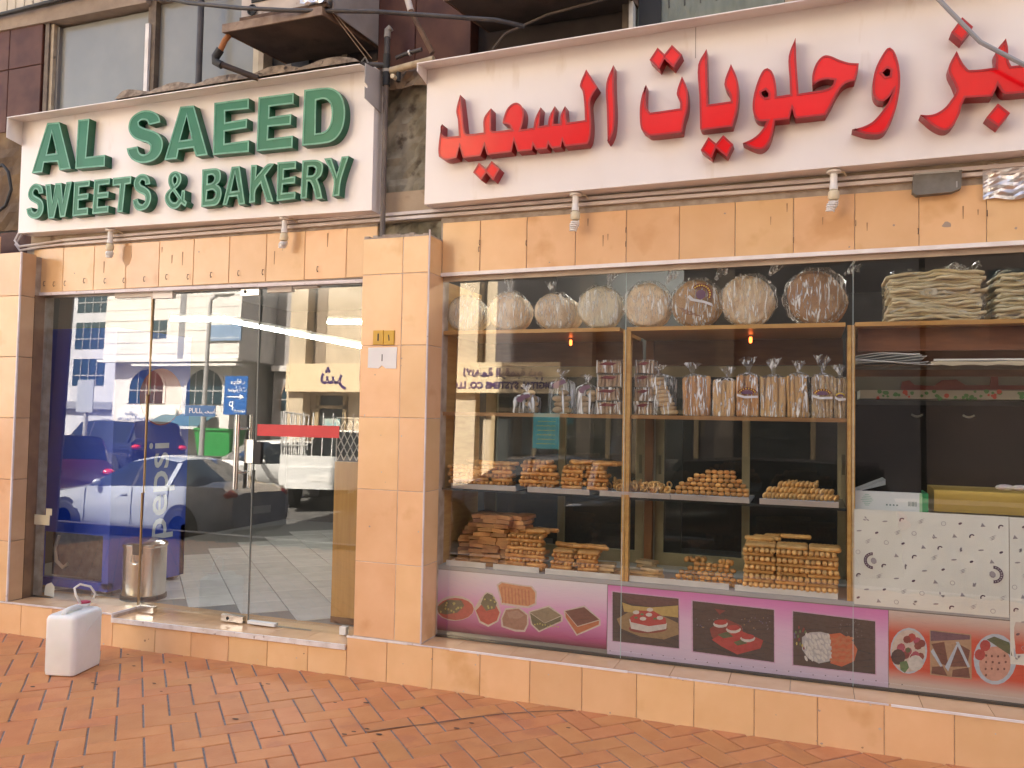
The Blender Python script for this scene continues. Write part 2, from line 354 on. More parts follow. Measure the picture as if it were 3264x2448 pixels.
RED_OUTLINES=[
[[(2,3320),(4,3260),(19,3243),(112,3237),(104,3333),(92,3391),(115,3484),(135,3353),(150,3256),(166,3242),(270,3241),(270,3326),(313,3380),(317,3251),(332,3242),(443,3240),(428,3267),(387,3283),(396,3324),(413,3363),(443,3389),(474,3393),(501,3373),(516,3334),(514,3288),(504,3245),(500,3234),(576,3236),(587,3291),(618,3350),(611,3242),(662,3243),(671,3293),(702,3347),(696,3245),(735,3243),(738,3291),(762,3341),(769,3276),(777,3243),(879,3247),(874,3338),(863,3412),(847,3448),(882,3534),(949,3424),(909,3360),(911,3288),(916,3209),(909,3137),(895,3110),(763,3110),(750,3144),(742,3108),(684,3108),(668,3134),(660,3106),(593,3108),(576,3137),(571,3106),(482,3108),(459,3175),(446,3109),(295,3106),(276,3164),(253,3104),(141,3103),(118,3174),(101,3107),(26,3103),(-14,3125),(-19,3161),(-16,3215),(-8,3274)]],
[[(244,3066),(288,3022),(324,3068),(374,3017),(336,2953),(292,3001),(259,2961),(208,3011)]],
[[(1037,3538),(1041,3418),(1048,3273),(1042,3174),(1023,3123),(1010,3109),(1004,3278),(998,3440)]],
[[(1219,3404),(1218,3322),(1222,3278),(1244,3247),(1404,3252),(1403,3289),(1385,3336),(1412,3426),(1437,3366),(1445,3311),(1442,3242),(1426,3184),(1415,3121),(1246,3121),(1219,3139),(1197,3160),(1188,3211),(1187,3282),(1197,3347)]],
[[(1280,3601),(1318,3559),(1357,3605),(1411,3544),(1367,3479),(1317,3533),(1290,3481),(1237,3539)]],
[[(1540,3556),(1544,3417),(1550,3256),(1666,3259),(1661,3295),(1633,3354),(1666,3459),(1700,3370),(1706,3300),(1699,3212),(1675,3125),(1522,3123),(1510,3130),(1504,3315),(1497,3476)]],
[[(1553,3081),(1593,3043),(1629,3084),(1680,3030),(1648,2967),(1592,3019),(1570,2966),(1514,3016)]],
[[(1849,3412),(1869,3395),(1886,3351),(1894,3293),(1894,3258),(1961,3260),(1957,3352),(1953,3461),(1986,3552),(1990,3435),(2002,3259),(2085,3262),(2140,3267),(2163,3286),(2170,3307),(2135,3316),(2100,3312),(2068,3292),(2066,3340),(2078,3389),(2100,3425),(2125,3440),(2151,3434),(2193,3409),(2239,3387),(2284,3378),(2280,3342),(2265,3293),(2230,3288),(2202,3266),(2179,3229),(2156,3181),(2129,3134),(1991,3133),(1983,3138),(1970,3187),(1957,3133),(1887,3133),(1876,3072),(1861,3027),(1842,3001),(1817,2990),(1783,2999),(1728,3032),(1768,3045),(1802,3067),(1831,3100),(1848,3135),(1811,3139),(1789,3160),(1777,3208),(1779,3260),(1791,3316),(1810,3371),(1830,3405)],[(1819,3289),(1840,3299),(1855,3278),(1853,3260),(1839,3257),(1824,3273)]],
[[(2425,3438),(2442,3420),(2459,3372),(2469,3312),(2470,3247),(2465,3199),(2453,3136),(2433,3079),(2406,3028),(2379,3011),(2326,3016),(2289,3030),(2253,3047),(2298,3054),(2344,3074),(2379,3110),(2411,3153),(2429,3193),(2442,3226),(2424,3194),(2397,3172),(2370,3180),(2352,3207),(2347,3248),(2351,3302),(2364,3351),(2386,3397),(2411,3434)],[(2390,3317),(2413,3335),(2427,3325),(2424,3298),(2407,3294)]],
[[(2716,3380),(2735,3330),(2756,3293),(2771,3279),(2878,3276),(2880,3315),(2880,3353),(2922,3411),(2930,3365),(2932,3307),(2943,3275),(3041,3274),(3041,3142),(2920,3145),(2902,3160),(2887,3191),(2865,3140),(2752,3147),(2738,3117),(2726,3070),(2700,3020),(2675,3001),(2649,3004),(2611,3030),(2559,3087),(2594,3081),(2628,3086),(2662,3107),(2688,3138),(2714,3183),(2707,3217),(2681,3298)]],
[[(2740,3541),(2786,3487),(2738,3424),(2693,3474)]],
[[(2887,3104),(2937,3052),(2890,2991),(2838,3041)]]]
POSTER=[
('sweet_plate','cream',0,[(163,429),(153,399),(126,372),(85,351),(36,340),(-14,341),(-57,353),(-86,375),(-96,404),(-87,434),(-59,462),(-17,483),(33,493),(82,492),(124,479),(152,457)]),
('sweet_plate','red',1,[(157,424),(149,398),(123,373),(85,355),(39,345),(-8,346),(-48,356),(-75,375),(-85,400),(-77,427),(-50,451),(-11,470),(35,479),(82,478),(121,467),(148,448)]),
('sweet_plate','olive',2,[(-83,415),(-17,463),(75,468),(96,438),(51,392),(-28,372),(-76,379)]),
('sweet_plate','yellow',3,[(-23,409),(-26,402),(-33,402),(-36,407),(-33,414),(-26,415)]),
('sweet_plate','yellow',3,[(-4,407),(-7,400),(-14,399),(-17,405),(-14,412),(-8,413)]),
('sweet_plate','yellow',3,[(31,445),(27,439),(21,438),(17,444),(21,451),(27,451)]),
('sweet_plate','yellow',3,[(-54,386),(-57,380),(-64,379),(-67,385),(-64,392),(-57,392)]),
('sweet_plate','yellow',3,[(-20,429),(-23,423),(-30,422),(-33,428),(-30,435),(-24,435)]),
('sweet_plate','yellow',3,[(82,424),(79,417),(73,417),(69,423),(72,429),(79,430)]),
('sweet_plate','yellow',3,[(60,421),(57,415),(51,414),(47,420),(50,427),(57,427)]),
('sweet_plate','yellow',3,[(33,440),(29,434),(23,433),(19,439),(22,445),(29,446)]),
('sweet_plate','yellow',3,[(33,393),(30,386),(23,386),(20,392),(23,398),(30,399)]),
('sweet_plate','yellow',3,[(17,400),(14,393),(8,392),(4,398),(7,405),(14,406)]),
('sweet_plate','yellow',3,[(37,446),(34,440),(27,439),(24,445),(27,451),(33,452)]),
('sweet_plate','yellow',3,[(50,413),(47,406),(40,406),(37,411),(40,418),(46,419)]),
('sweet_plate','yellow',3,[(-15,443),(-18,437),(-24,436),(-28,442),(-25,449),(-18,449)]),
('sweet_plate','yellow',3,[(64,422),(61,415),(55,415),(51,421),(54,427),(61,428)]),
('sweet_cup','cream',0,[(161,427),(193,483),(237,534),(275,530),(314,483),(335,420),(317,365),(254,327),(195,347)]),
('sweet_cup','red',1,[(172,416),(212,461),(296,469),(325,419),(308,370),(254,339),(203,357)]),
('sweet_cup','olive',2,[(203,460),(224,510),(243,527),(275,518),(306,476),(296,440),(239,420)]),
('sweet_cup','yellow',3,[(281,447),(278,441),(271,441),(268,446),(271,451),(278,452)]),
('sweet_cup','yellow',3,[(281,444),(278,438),(271,438),(268,443),(271,448),(277,449)]),
('sweet_cup','yellow',3,[(256,450),(253,445),(246,444),(243,449),(246,454),(253,455)]),
('sweet_cup','yellow',3,[(260,441),(257,435),(250,435),(247,440),(250,445),(257,446)]),
('sweet_cup','yellow',3,[(292,503),(289,498),(283,497),(279,502),(282,507),(289,508)]),
('sweet_cup','yellow',3,[(235,489),(232,484),(226,483),(222,488),(225,494),(232,494)]),
('sweet_cup','yellow',3,[(299,480),(296,474),(290,474),(286,479),(289,484),(296,485)]),
('sweet_cup','yellow',3,[(273,487),(270,482),(264,481),(260,486),(263,491),(270,492)]),
('pastry_roll','cream',0,[(302,582),(331,604),(445,596),(526,595),(557,563),(556,488),(509,463),(422,464),(334,467)]),
('pastry_roll','orange',1,[(313,577),(338,596),(445,588),(520,587),(547,557),(546,496),(503,474),(422,475),(344,480)]),
('pastry_roll','dkorange',2,[(332,572),(338,573),(346,477),(339,477)]),
('pastry_roll','dkorange',2,[(353,572),(360,573),(368,478),(360,477)]),
('pastry_roll','dkorange',2,[(375,572),(381,572),(389,478),(382,477)]),
('pastry_roll','dkorange',2,[(396,571),(403,572),(411,478),(403,478)]),
('pastry_roll','dkorange',2,[(418,571),(424,571),(432,479),(424,478)]),
('pastry_roll','dkorange',2,[(439,570),(445,571),(453,479),(446,478)]),
('pastry_roll','dkorange',2,[(460,570),(466,570),(474,479),(467,478)]),
('pastry_roll','dkorange',2,[(481,569),(488,570),(495,479),(488,479)]),
('pastry_roll','dkorange',2,[(502,569),(509,569),(516,480),(509,479)]),
('pastry_piece','cream',0,[(333,385),(360,448),(447,464),(508,426),(509,368),(487,322),(425,318),(339,336)]),
('pastry_piece','brown',1,[(343,386),(366,440),(445,454),(498,420),(499,369),(480,332),(425,330),(349,344)]),
('pastry_piece','ltbrown',2,[(373,426),(438,444),(479,417),(448,396),(386,392)]),
('pastry_square','cream',0,[(506,443),(632,492),(719,441),(717,407),(573,329),(523,369)]),
('pastry_square','khaki',1,[(516,440),(629,481),(707,440),(609,387)]),
('pastry_square','olive',1,[(516,436),(609,385),(707,435),(705,409),(576,340),(532,373)]),
('pastry_square','yellow',2,[(553,372),(551,368),(546,367),(543,371),(545,375),(550,376)]),
('pastry_square','yellow',2,[(569,377),(566,373),(562,373),(559,376),(561,380),(566,381)]),
('pastry_square','yellow',2,[(585,380),(582,376),(577,375),(575,379),(577,383),(582,384)]),
('pastry_square','yellow',2,[(601,375),(598,371),(593,370),(591,374),(593,378),(598,379)]),
('pastry_square','yellow',2,[(616,377),(614,373),(609,372),(607,376),(609,380),(614,380)]),
('pastry_square','yellow',2,[(632,370),(630,365),(625,365),(623,369),(625,373),(630,373)]),
('pastry_square','yellow',2,[(648,377),(646,373),(641,373),(638,376),(641,381),(646,381)]),
('pastry_square','yellow',2,[(664,372),(662,368),(657,367),(654,371),(657,375),(661,376)]),
('pastry_square','yellow',2,[(679,376),(677,372),(672,371),(670,375),(672,379),(677,380)]),
('pastry_square','yellow',2,[(695,374),(693,370),(688,369),(686,373),(688,377),(693,377)]),
('cake_piece','cream',0,[(721,470),(847,512),(944,441),(942,407),(802,334),(729,431)]),
('cake_piece','dkbrown',1,[(731,468),(844,502),(934,440),(807,390)]),
('cake_piece','orangebrown',1,[(732,462),(806,385),(933,434),(932,412),(805,344),(737,431)]),
('picture_edge','lilac',0,[(1004,609),(1387,605),(1391,324),(1009,324)]),
('picture_edge','lilac',0,[(1451,600),(1889,594),(1891,309),(1456,316)]),
('picture_edge','lilac',0,[(1974,595),(2380,584),(2382,307),(1976,307)]),
('cake_picture','black',1,[(1010,604),(1382,600),(1387,329),(1014,329)]),
('cake_picture','plum',2,[(1054,601),(1380,596),(1380,567),(1224,541),(1101,549)]),
('cake_picture','gold',2,[(1066,550),(1123,536),(1236,538),(1380,563),(1381,497),(1247,500),(1078,499)]),
('cake_picture','bronze',3,[(1036,454),(1101,498),(1258,512),(1381,467),(1384,405),(1304,369),(1170,371),(1063,403)]),
('cake_picture','dkred',4,[(1323,431),(1315,420),(1291,409),(1256,400),(1215,393),(1173,391),(1137,392),(1113,398),(1105,408),(1113,419),(1137,430),(1172,439),(1214,446),(1256,448),(1291,446),(1314,440)]),
('cake_picture','cream2',5,[(1107,461),(1319,461),(1316,428),(1215,400),(1119,409)]),
('cake_picture','crimson',6,[(1111,469),(1163,515),(1247,519),(1313,484),(1316,456),(1220,433),(1119,445)]),
('cake_picture','cream2',7,[(1165,505),(1160,496),(1147,492),(1133,494),(1127,501),(1133,509),(1146,514),(1160,512)]),
('cake_picture','cream2',7,[(1238,499),(1233,490),(1219,486),(1206,488),(1200,495),(1206,503),(1219,508),(1233,506)]),
('cake_picture','cream2',7,[(1205,473),(1200,465),(1186,460),(1173,462),(1167,469),(1173,478),(1186,482),(1199,481)]),
('cake_picture','cream2',7,[(1299,487),(1294,479),(1281,474),(1267,476),(1262,483),(1267,492),(1280,496),(1294,494)]),
('cake_picture','cream2',7,[(1243,527),(1238,518),(1225,514),(1211,516),(1206,523),(1211,531),(1224,536),(1238,534)]),
('cake_picture','green',8,[(1191,496),(1186,490),(1175,489),(1169,494),(1175,500),(1186,501)]),
('cake_picture','green',8,[(1264,479),(1258,473),(1247,472),(1242,477),(1247,483),(1258,484)]),
('cake_picture','green',8,[(1158,474),(1152,468),(1141,467),(1135,472),(1141,478),(1152,479)]),
('dessert_picture','black',1,[(1458,595),(1884,588),(1886,314),(1463,322)]),
('dessert_picture','dkred',2,[(1576,565),(1634,560),(1603,535)]),
('dessert_picture','violet',2,[(1758,514),(1755,511),(1751,512),(1751,515),(1755,517)]),
('dessert_picture','grey',2,[(1764,522),(1761,519),(1757,519),(1757,523),(1761,525)]),
('dessert_picture','grey',2,[(1595,514),(1592,511),(1587,512),(1587,515),(1592,517)]),
('dessert_picture','bronze',2,[(1517,459),(1514,455),(1509,456),(1509,460),(1514,461)]),
('dessert_picture','bronze',2,[(1835,541),(1832,538),(1828,539),(1828,542),(1832,544)]),
('dessert_picture','bronze',2,[(1786,482),(1783,479),(1778,480),(1778,484),(1783,485)]),
('dessert_picture','grey',2,[(1722,483),(1719,479),(1714,480),(1714,484),(1719,486)]),
('dessert_picture','bronze',2,[(1766,515),(1763,511),(1759,512),(1759,516),(1763,517)]),
('dessert_picture','grey',2,[(1683,464),(1680,460),(1675,461),(1675,465),(1680,466)]),
('dessert_picture','grey',2,[(1483,500),(1480,497),(1475,497),(1475,501),(1480,503)]),
('dessert_picture','grey',2,[(1855,484),(1852,480),(1848,481),(1848,485),(1852,486)]),
('dessert_picture','grey',2,[(1724,521),(1721,518),(1716,519),(1716,522),(1721,524)]),
('dessert_picture','grey',2,[(1867,524),(1864,521),(1860,522),(1859,526),(1864,527)]),
('dessert_picture','grey',2,[(1859,489),(1856,485),(1852,486),(1852,490),(1856,491)]),
('dessert_picture','bronze',2,[(1632,466),(1629,463),(1624,464),(1624,468),(1629,469)]),
('dessert_picture','bronze',2,[(1737,495),(1734,492),(1730,492),(1730,496),(1734,498)]),
('dessert_picture','grey',2,[(1728,472),(1725,469),(1720,469),(1720,473),(1725,475)]),
('dessert_picture','grey',2,[(1653,478),(1651,475),(1646,476),(1646,479),(1651,481)]),
('dessert_picture','violet',2,[(1850,517),(1847,513),(1843,514),(1843,518),(1847,519)]),
('dessert_picture','grey',2,[(1689,493),(1686,490),(1681,490),(1681,494),(1686,496)]),
('dessert_picture','grey',2,[(1793,476),(1791,473),(1786,473),(1786,477),(1790,479)]),
('dessert_picture','grey',2,[(1489,468),(1486,464),(1481,465),(1481,469),(1486,471)]),
('dessert_picture','violet',2,[(1505,469),(1502,465),(1497,466),(1497,470),(1502,471)]),
('dessert_picture','bronze',2,[(1623,462),(1620,459),(1615,460),(1615,464),(1620,465)]),
('dessert_picture','grey',2,[(1773,535),(1771,532),(1766,532),(1766,536),(1771,538)]),
('dessert_picture','grey',2,[(1857,543),(1854,540),(1850,541),(1850,545),(1854,546)]),
('dessert_picture','grey',2,[(1582,488),(1579,484),(1574,485),(1574,489),(1579,490)]),
('dessert_picture','grey',2,[(1552,502),(1549,499),(1544,499),(1544,503),(1549,505)]),
('dessert_picture','grey',2,[(1814,524),(1812,521),(1807,521),(1807,525),(1812,527)]),
('dessert_picture','bronze',2,[(1523,459),(1520,455),(1515,456),(1515,460),(1520,461)]),
('dessert_picture','violet',2,[(1605,505),(1602,502),(1598,502),(1598,506),(1602,508)]),
('dessert_picture','grey',2,[(1577,504),(1574,501),(1569,502),(1569,505),(1574,507)]),
('dessert_picture','bronze',2,[(1739,527),(1736,523),(1732,524),(1732,528),(1736,529)]),
('dessert_picture','grey',2,[(1855,502),(1852,499),(1848,500),(1848,503),(1852,505)]),
('dessert_picture','violet',2,[(1656,470),(1654,467),(1649,467),(1649,471),(1653,473)]),
('dessert_picture','violet',2,[(1513,462),(1510,459),(1505,459),(1505,463),(1510,465)]),
('dessert_picture','violet',2,[(1830,514),(1828,510),(1823,511),(1823,515),(1828,516)]),
('dessert_picture','violet',2,[(1792,536),(1790,533),(1785,534),(1785,537),(1790,539)]),
('dessert_picture','violet',2,[(1607,466),(1605,463),(1600,463),(1600,467),(1605,469)]),
('dessert_picture','violet',2,[(1822,520),(1819,517),(1815,517),(1815,521),(1819,523)]),
('dessert_picture','dkred',3,[(1551,455),(1635,517),(1718,488),(1728,453),(1594,385),(1562,413)]),
('dessert_picture','crimson',4,[(1562,397),(1677,473),(1831,422),(1816,378),(1698,333),(1615,366)]),
('dessert_picture','dkgreen',5,[(1593,427),(1645,449),(1677,426),(1625,410)]),
('dessert_picture','dkgreen',5,[(1677,396),(1729,419),(1749,397),(1698,380)]),
('dessert_picture','cream2',6,[(1648,491),(1641,477),(1621,468),(1596,465),(1576,471),(1569,482),(1576,496),(1596,506),(1621,508),(1641,502)]),
('dessert_picture','crimson',7,[(1644,499),(1637,489),(1620,482),(1598,480),(1580,483),(1573,491),(1580,501),(1597,508),(1619,510),(1637,507)]),
('dessert_picture','cream2',6,[(1716,468),(1708,455),(1689,445),(1665,442),(1645,448),(1637,460),(1645,473),(1664,483),(1689,485),(1708,480)]),
('dessert_picture','crimson',7,[(1712,476),(1705,467),(1688,459),(1666,457),(1648,461),(1641,469),(1648,478),(1666,485),(1687,488),(1705,484)]),
('dessert_picture','cream2',6,[(1790,429),(1783,416),(1763,406),(1739,403),(1720,409),(1712,420),(1719,433),(1739,443),(1763,446),(1782,440)]),
('dessert_picture','crimson',7,[(1786,437),(1779,427),(1762,420),(1740,418),(1723,421),(1716,429),(1723,438),(1740,446),(1762,448),(1779,445)]),
('almond_picture','black',1,[(1980,590),(2376,578),(2377,312),(1982,312)]),
('almond_picture','palegrey',2,[(2025,460),(2062,489),(2115,498),(2167,490),(2178,415),(2160,352),(2108,334),(2055,355),(2025,398)]),
('almond_picture','orangered',2,[(2152,489),(2211,502),(2262,475),(2293,428),(2277,366),(2218,331),(2163,342),(2171,415)]),
('almond_picture','cream2',3,[(2055,459),(2049,460),(2043,469),(2040,480),(2042,488),(2048,487),(2054,478),(2057,466)]),
('almond_picture','cream2',3,[(2070,456),(2064,456),(2058,464),(2054,475),(2055,483),(2061,482),(2068,474),(2071,463)]),
('almond_picture','cream2',3,[(2088,456),(2083,457),(2077,466),(2074,478),(2076,485),(2081,484),(2087,475),(2090,463)]),
('almond_picture','cream2',3,[(2103,462),(2098,459),(2089,463),(2083,470),(2082,478),(2087,481),(2096,477),(2102,470)]),
('almond_picture','cream2',3,[(2118,465),(2112,465),(2105,473),(2101,483),(2103,491),(2108,491),(2115,483),(2119,473)]),
('almond_picture','cream2',3,[(2138,460),(2133,460),(2126,468),(2122,479),(2124,487),(2129,487),(2136,479),(2140,468)]),
('almond_picture','cream2',3,[(2150,454),(2144,455),(2139,465),(2137,477),(2139,484),(2145,482),(2150,473),(2152,461)]),
('almond_picture','cream2',3,[(2160,463),(2155,465),(2150,475),(2148,487),(2150,494),(2156,492),(2161,482),(2163,470)]),
('almond_picture','cream2',3,[(2055,417),(2049,418),(2043,426),(2039,437),(2041,445),(2046,444),(2053,436),(2056,425)]),
('almond_picture','cream2',3,[(2070,418),(2065,421),(2060,432),(2059,444),(2062,451),(2067,448),(2072,438),(2073,425)]),
('almond_picture','cream2',3,[(2093,438),(2087,437),(2079,442),(2074,451),(2074,459),(2079,461),(2087,455),(2093,446)]),
('almond_picture','cream2',3,[(2097,425),(2092,425),(2085,433),(2081,444),(2083,452),(2088,451),(2095,443),(2099,432)]),
('almond_picture','cream2',3,[(2116,426),(2110,426),(2103,433),(2099,444),(2100,452),(2106,452),(2113,445),(2117,434)]),
('almond_picture','cream2',3,[(2133,438),(2128,436),(2119,440),(2113,448),(2112,456),(2118,458),(2126,454),(2133,446)]),
('almond_picture','cream2',3,[(2155,446),(2150,443),(2141,446),(2134,453),(2133,461),(2138,464),(2147,461),(2154,453)]),
('almond_picture','cream2',3,[(2164,442),(2159,445),(2155,456),(2154,468),(2157,475),(2162,472),(2166,461),(2167,449)]),
('almond_picture','cream2',3,[(2044,399),(2039,403),(2035,414),(2035,426),(2039,433),(2044,430),(2047,418),(2047,406)]),
('almond_picture','cream2',3,[(2073,399),(2068,396),(2059,400),(2052,408),(2051,415),(2057,418),(2065,415),(2072,407)]),
('almond_picture','cream2',3,[(2079,404),(2074,406),(2070,417),(2069,430),(2072,436),(2077,434),(2081,423),(2082,411)]),
('almond_picture','cream2',3,[(2100,409),(2095,408),(2087,413),(2081,423),(2081,431),(2087,432),(2095,426),(2100,417)]),
('almond_picture','cream2',3,[(2118,408),(2113,411),(2109,422),(2109,434),(2112,441),(2117,438),(2121,427),(2122,415)]),
('almond_picture','cream2',3,[(2136,406),(2130,406),(2123,413),(2118,423),(2119,431),(2125,431),(2132,424),(2136,414)]),
('almond_picture','cream2',3,[(2153,412),(2147,413),(2141,421),(2139,433),(2140,440),(2146,439),(2152,431),(2155,419)]),
('almond_picture','cream2',3,[(2169,420),(2164,418),(2156,425),(2151,434),(2152,442),(2157,443),(2165,437),(2170,427)]),
('almond_picture','cream2',3,[(2054,362),(2048,364),(2043,374),(2042,386),(2044,393),(2049,391),(2054,381),(2056,369)]),
('almond_picture','cream2',3,[(2065,378),(2059,378),(2052,386),(2048,397),(2050,405),(2055,405),(2062,397),(2066,386)]),
('almond_picture','cream2',3,[(2081,369),(2075,369),(2069,377),(2065,388),(2066,396),(2072,396),(2078,388),(2082,377)]),
('almond_picture','cream2',3,[(2106,386),(2100,383),(2092,387),(2085,395),(2084,402),(2089,405),(2098,401),(2105,394)]),
('almond_picture','cream2',3,[(2119,381),(2114,380),(2106,386),(2101,395),(2101,403),(2107,404),(2114,398),(2119,389)]),
('almond_picture','cream2',3,[(2133,372),(2128,371),(2121,378),(2116,389),(2117,397),(2123,397),(2130,390),(2134,379)]),
('almond_picture','cream2',3,[(2145,387),(2140,388),(2135,398),(2133,410),(2135,417),(2140,415),(2145,406),(2148,394)]),
('almond_picture','cream2',3,[(2174,388),(2169,385),(2160,388),(2154,396),(2153,403),(2158,406),(2166,403),(2173,395)]),
('almond_picture','cream2',3,[(2052,339),(2047,339),(2040,347),(2037,359),(2038,366),(2044,366),(2050,358),(2054,346)]),
('almond_picture','cream2',3,[(2067,348),(2062,351),(2058,362),(2057,374),(2060,381),(2065,378),(2069,368),(2070,355)]),
('almond_picture','cream2',3,[(2079,341),(2073,343),(2068,353),(2067,365),(2069,372),(2074,370),(2079,360),(2081,348)]),
('almond_picture','cream2',3,[(2101,341),(2096,340),(2088,347),(2084,358),(2085,366),(2091,366),(2098,359),(2102,349)]),
('almond_picture','cream2',3,[(2116,356),(2110,355),(2102,360),(2097,370),(2097,377),(2103,379),(2110,373),(2116,364)]),
('almond_picture','cream2',3,[(2138,350),(2133,348),(2125,353),(2119,362),(2119,370),(2125,372),(2132,367),(2138,358)]),
('almond_picture','cream2',3,[(2149,363),(2143,362),(2136,368),(2131,377),(2131,385),(2137,386),(2144,380),(2149,370)]),
('almond_picture','cream2',3,[(2169,352),(2164,355),(2159,365),(2159,378),(2162,384),(2167,382),(2171,371),(2172,359)]),
('almond_picture','dkorange',3,[(2185,465),(2180,460),(2170,460),(2162,464),(2159,471),(2164,476),(2173,476),(2182,471)]),
('almond_picture','dkorange',3,[(2209,472),(2205,465),(2196,460),(2187,460),(2183,465),(2186,471),(2195,476),(2204,477)]),
('almond_picture','dkorange',3,[(2222,487),(2220,480),(2211,473),(2202,470),(2197,473),(2199,481),(2208,488),(2217,491)]),
('almond_picture','dkorange',3,[(2242,473),(2238,467),(2229,464),(2219,466),(2216,472),(2220,478),(2229,481),(2238,479)]),
('almond_picture','dkorange',3,[(2258,488),(2256,481),(2247,475),(2238,473),(2233,477),(2236,484),(2244,490),(2254,492)]),
('almond_picture','dkorange',3,[(2277,481),(2273,475),(2264,472),(2255,473),(2251,478),(2254,484),(2264,488),(2273,487)]),
('almond_picture','dkorange',3,[(2187,446),(2185,438),(2176,431),(2167,429),(2162,432),(2164,440),(2173,446),(2182,449)]),
('almond_picture','dkorange',3,[(2209,463),(2207,455),(2200,446),(2191,441),(2185,443),(2187,450),(2194,460),(2203,465)]),
('almond_picture','dkorange',3,[(2223,452),(2221,445),(2213,437),(2203,434),(2198,437),(2201,445),(2209,452),(2218,455)]),
('almond_picture','dkorange',3,[(2239,451),(2234,447),(2225,447),(2216,452),(2214,459),(2219,463),(2228,463),(2237,458)]),
('almond_picture','dkorange',3,[(2259,459),(2257,452),(2249,444),(2240,440),(2235,443),(2237,450),(2244,458),(2254,462)]),
('almond_picture','dkorange',3,[(2277,462),(2274,456),(2265,451),(2255,451),(2251,456),(2254,462),(2263,467),(2273,467)]),
('almond_picture','dkorange',3,[(2188,420),(2186,412),(2179,404),(2170,399),(2164,402),(2166,409),(2174,418),(2183,422)]),
('almond_picture','dkorange',3,[(2202,412),(2198,406),(2189,402),(2180,404),(2176,409),(2180,415),(2189,419),(2198,418)]),
('almond_picture','dkorange',3,[(2223,414),(2219,409),(2209,409),(2200,414),(2198,420),(2202,425),(2212,425),(2221,421)]),
('almond_picture','dkorange',3,[(2239,418),(2234,413),(2225,412),(2216,417),(2213,423),(2218,428),(2227,428),(2236,424)]),
('almond_picture','dkorange',3,[(2259,424),(2257,417),(2248,410),(2239,408),(2234,411),(2237,419),(2245,425),(2255,427)]),
('almond_picture','dkorange',3,[(2274,418),(2269,413),(2260,412),(2251,415),(2248,421),(2252,426),(2262,428),(2271,424)]),
('almond_picture','dkorange',3,[(2194,394),(2190,387),(2181,382),(2172,383),(2167,387),(2171,394),(2180,398),(2190,398)]),
('almond_picture','dkorange',3,[(2207,386),(2204,380),(2194,377),(2185,378),(2181,384),(2185,390),(2194,393),(2204,391)]),
('almond_picture','dkorange',3,[(2220,392),(2216,387),(2206,386),(2198,390),(2195,396),(2199,401),(2209,402),(2217,398)]),
('almond_picture','dkorange',3,[(2238,399),(2235,392),(2226,387),(2217,386),(2212,390),(2215,397),(2224,402),(2234,403)]),
('almond_picture','dkorange',3,[(2261,394),(2258,387),(2249,383),(2239,383),(2235,388),(2239,394),(2248,399),(2257,398)]),
('almond_picture','dkorange',3,[(2280,405),(2276,399),(2267,396),(2258,399),(2254,404),(2258,410),(2268,413),(2277,410)]),
('almond_picture','dkorange',3,[(2185,358),(2180,353),(2171,353),(2162,357),(2159,363),(2164,368),(2174,369),(2182,364)]),
('almond_picture','dkorange',3,[(2210,363),(2206,357),(2196,355),(2187,358),(2184,364),(2188,369),(2198,371),(2207,369)]),
('almond_picture','dkorange',3,[(2226,363),(2222,357),(2213,353),(2204,353),(2200,358),(2203,364),(2212,369),(2222,368)]),
('almond_picture','dkorange',3,[(2242,359),(2238,354),(2228,353),(2220,357),(2217,363),(2221,368),(2231,369),(2239,365)]),
('almond_picture','dkorange',3,[(2257,372),(2253,366),(2243,365),(2234,367),(2231,373),(2235,379),(2245,381),(2254,378)]),
('almond_picture','dkorange',3,[(2273,379),(2271,371),(2263,363),(2254,359),(2248,362),(2250,370),(2258,378),(2268,381)]),
('almond_picture','dkred',2,[(2038,504),(2036,495),(2031,495),(2029,503),(2031,511),(2036,511)]),
('almond_picture','dkred',2,[(2034,495),(2032,487),(2027,486),(2025,494),(2027,502),(2032,503)]),
('almond_picture','green',2,[(2021,424),(2019,416),(2014,416),(2012,423),(2014,432),(2018,432)]),
('almond_picture','dkred',2,[(2039,405),(2037,397),(2032,396),(2030,404),(2032,412),(2037,413)]),
('almond_picture','green',2,[(2020,490),(2017,482),(2013,481),(2011,489),(2013,497),(2017,498)]),
('almond_picture','yellow',2,[(2031,418),(2029,410),(2024,409),(2022,417),(2024,425),(2029,426)]),
('almond_picture','green',2,[(2050,410),(2047,402),(2043,401),(2041,409),(2043,417),(2047,418)]),
('almond_picture','yellow',2,[(2045,420),(2043,412),(2039,411),(2036,419),(2039,427),(2043,428)]),
('almond_picture','yellow',2,[(2003,425),(2001,416),(1996,416),(1994,424),(1996,432),(2001,432)]),
('almond_picture','green',2,[(2046,490),(2044,481),(2039,481),(2037,489),(2039,497),(2044,497)]),
('almond_picture','green',2,[(2010,463),(2008,455),(2004,454),(2001,462),(2004,471),(2008,471)]),
('almond_picture','green',2,[(1999,483),(1996,475),(1992,474),(1989,482),(1992,491),(1996,491)]),
('almond_picture','violet',2,[(1994,457),(1991,449),(1987,449),(1985,456),(1987,465),(1991,465)]),
('almond_picture','violet',2,[(1992,473),(1990,465),(1985,464),(1983,472),(1985,480),(1990,481)]),
('almond_picture','dkred',2,[(2014,510),(2012,502),(2008,501),(2005,509),(2007,517),(2012,518)]),
('almond_picture','dkred',2,[(2015,447),(2013,439),(2008,439),(2006,446),(2008,455),(2013,455)]),
('almond_picture','grey',2,[(2214,547),(2213,544),(2210,544),(2210,548),(2213,549)]),
('almond_picture','grey',2,[(2286,569),(2284,566),(2282,567),(2282,570),(2284,572)]),
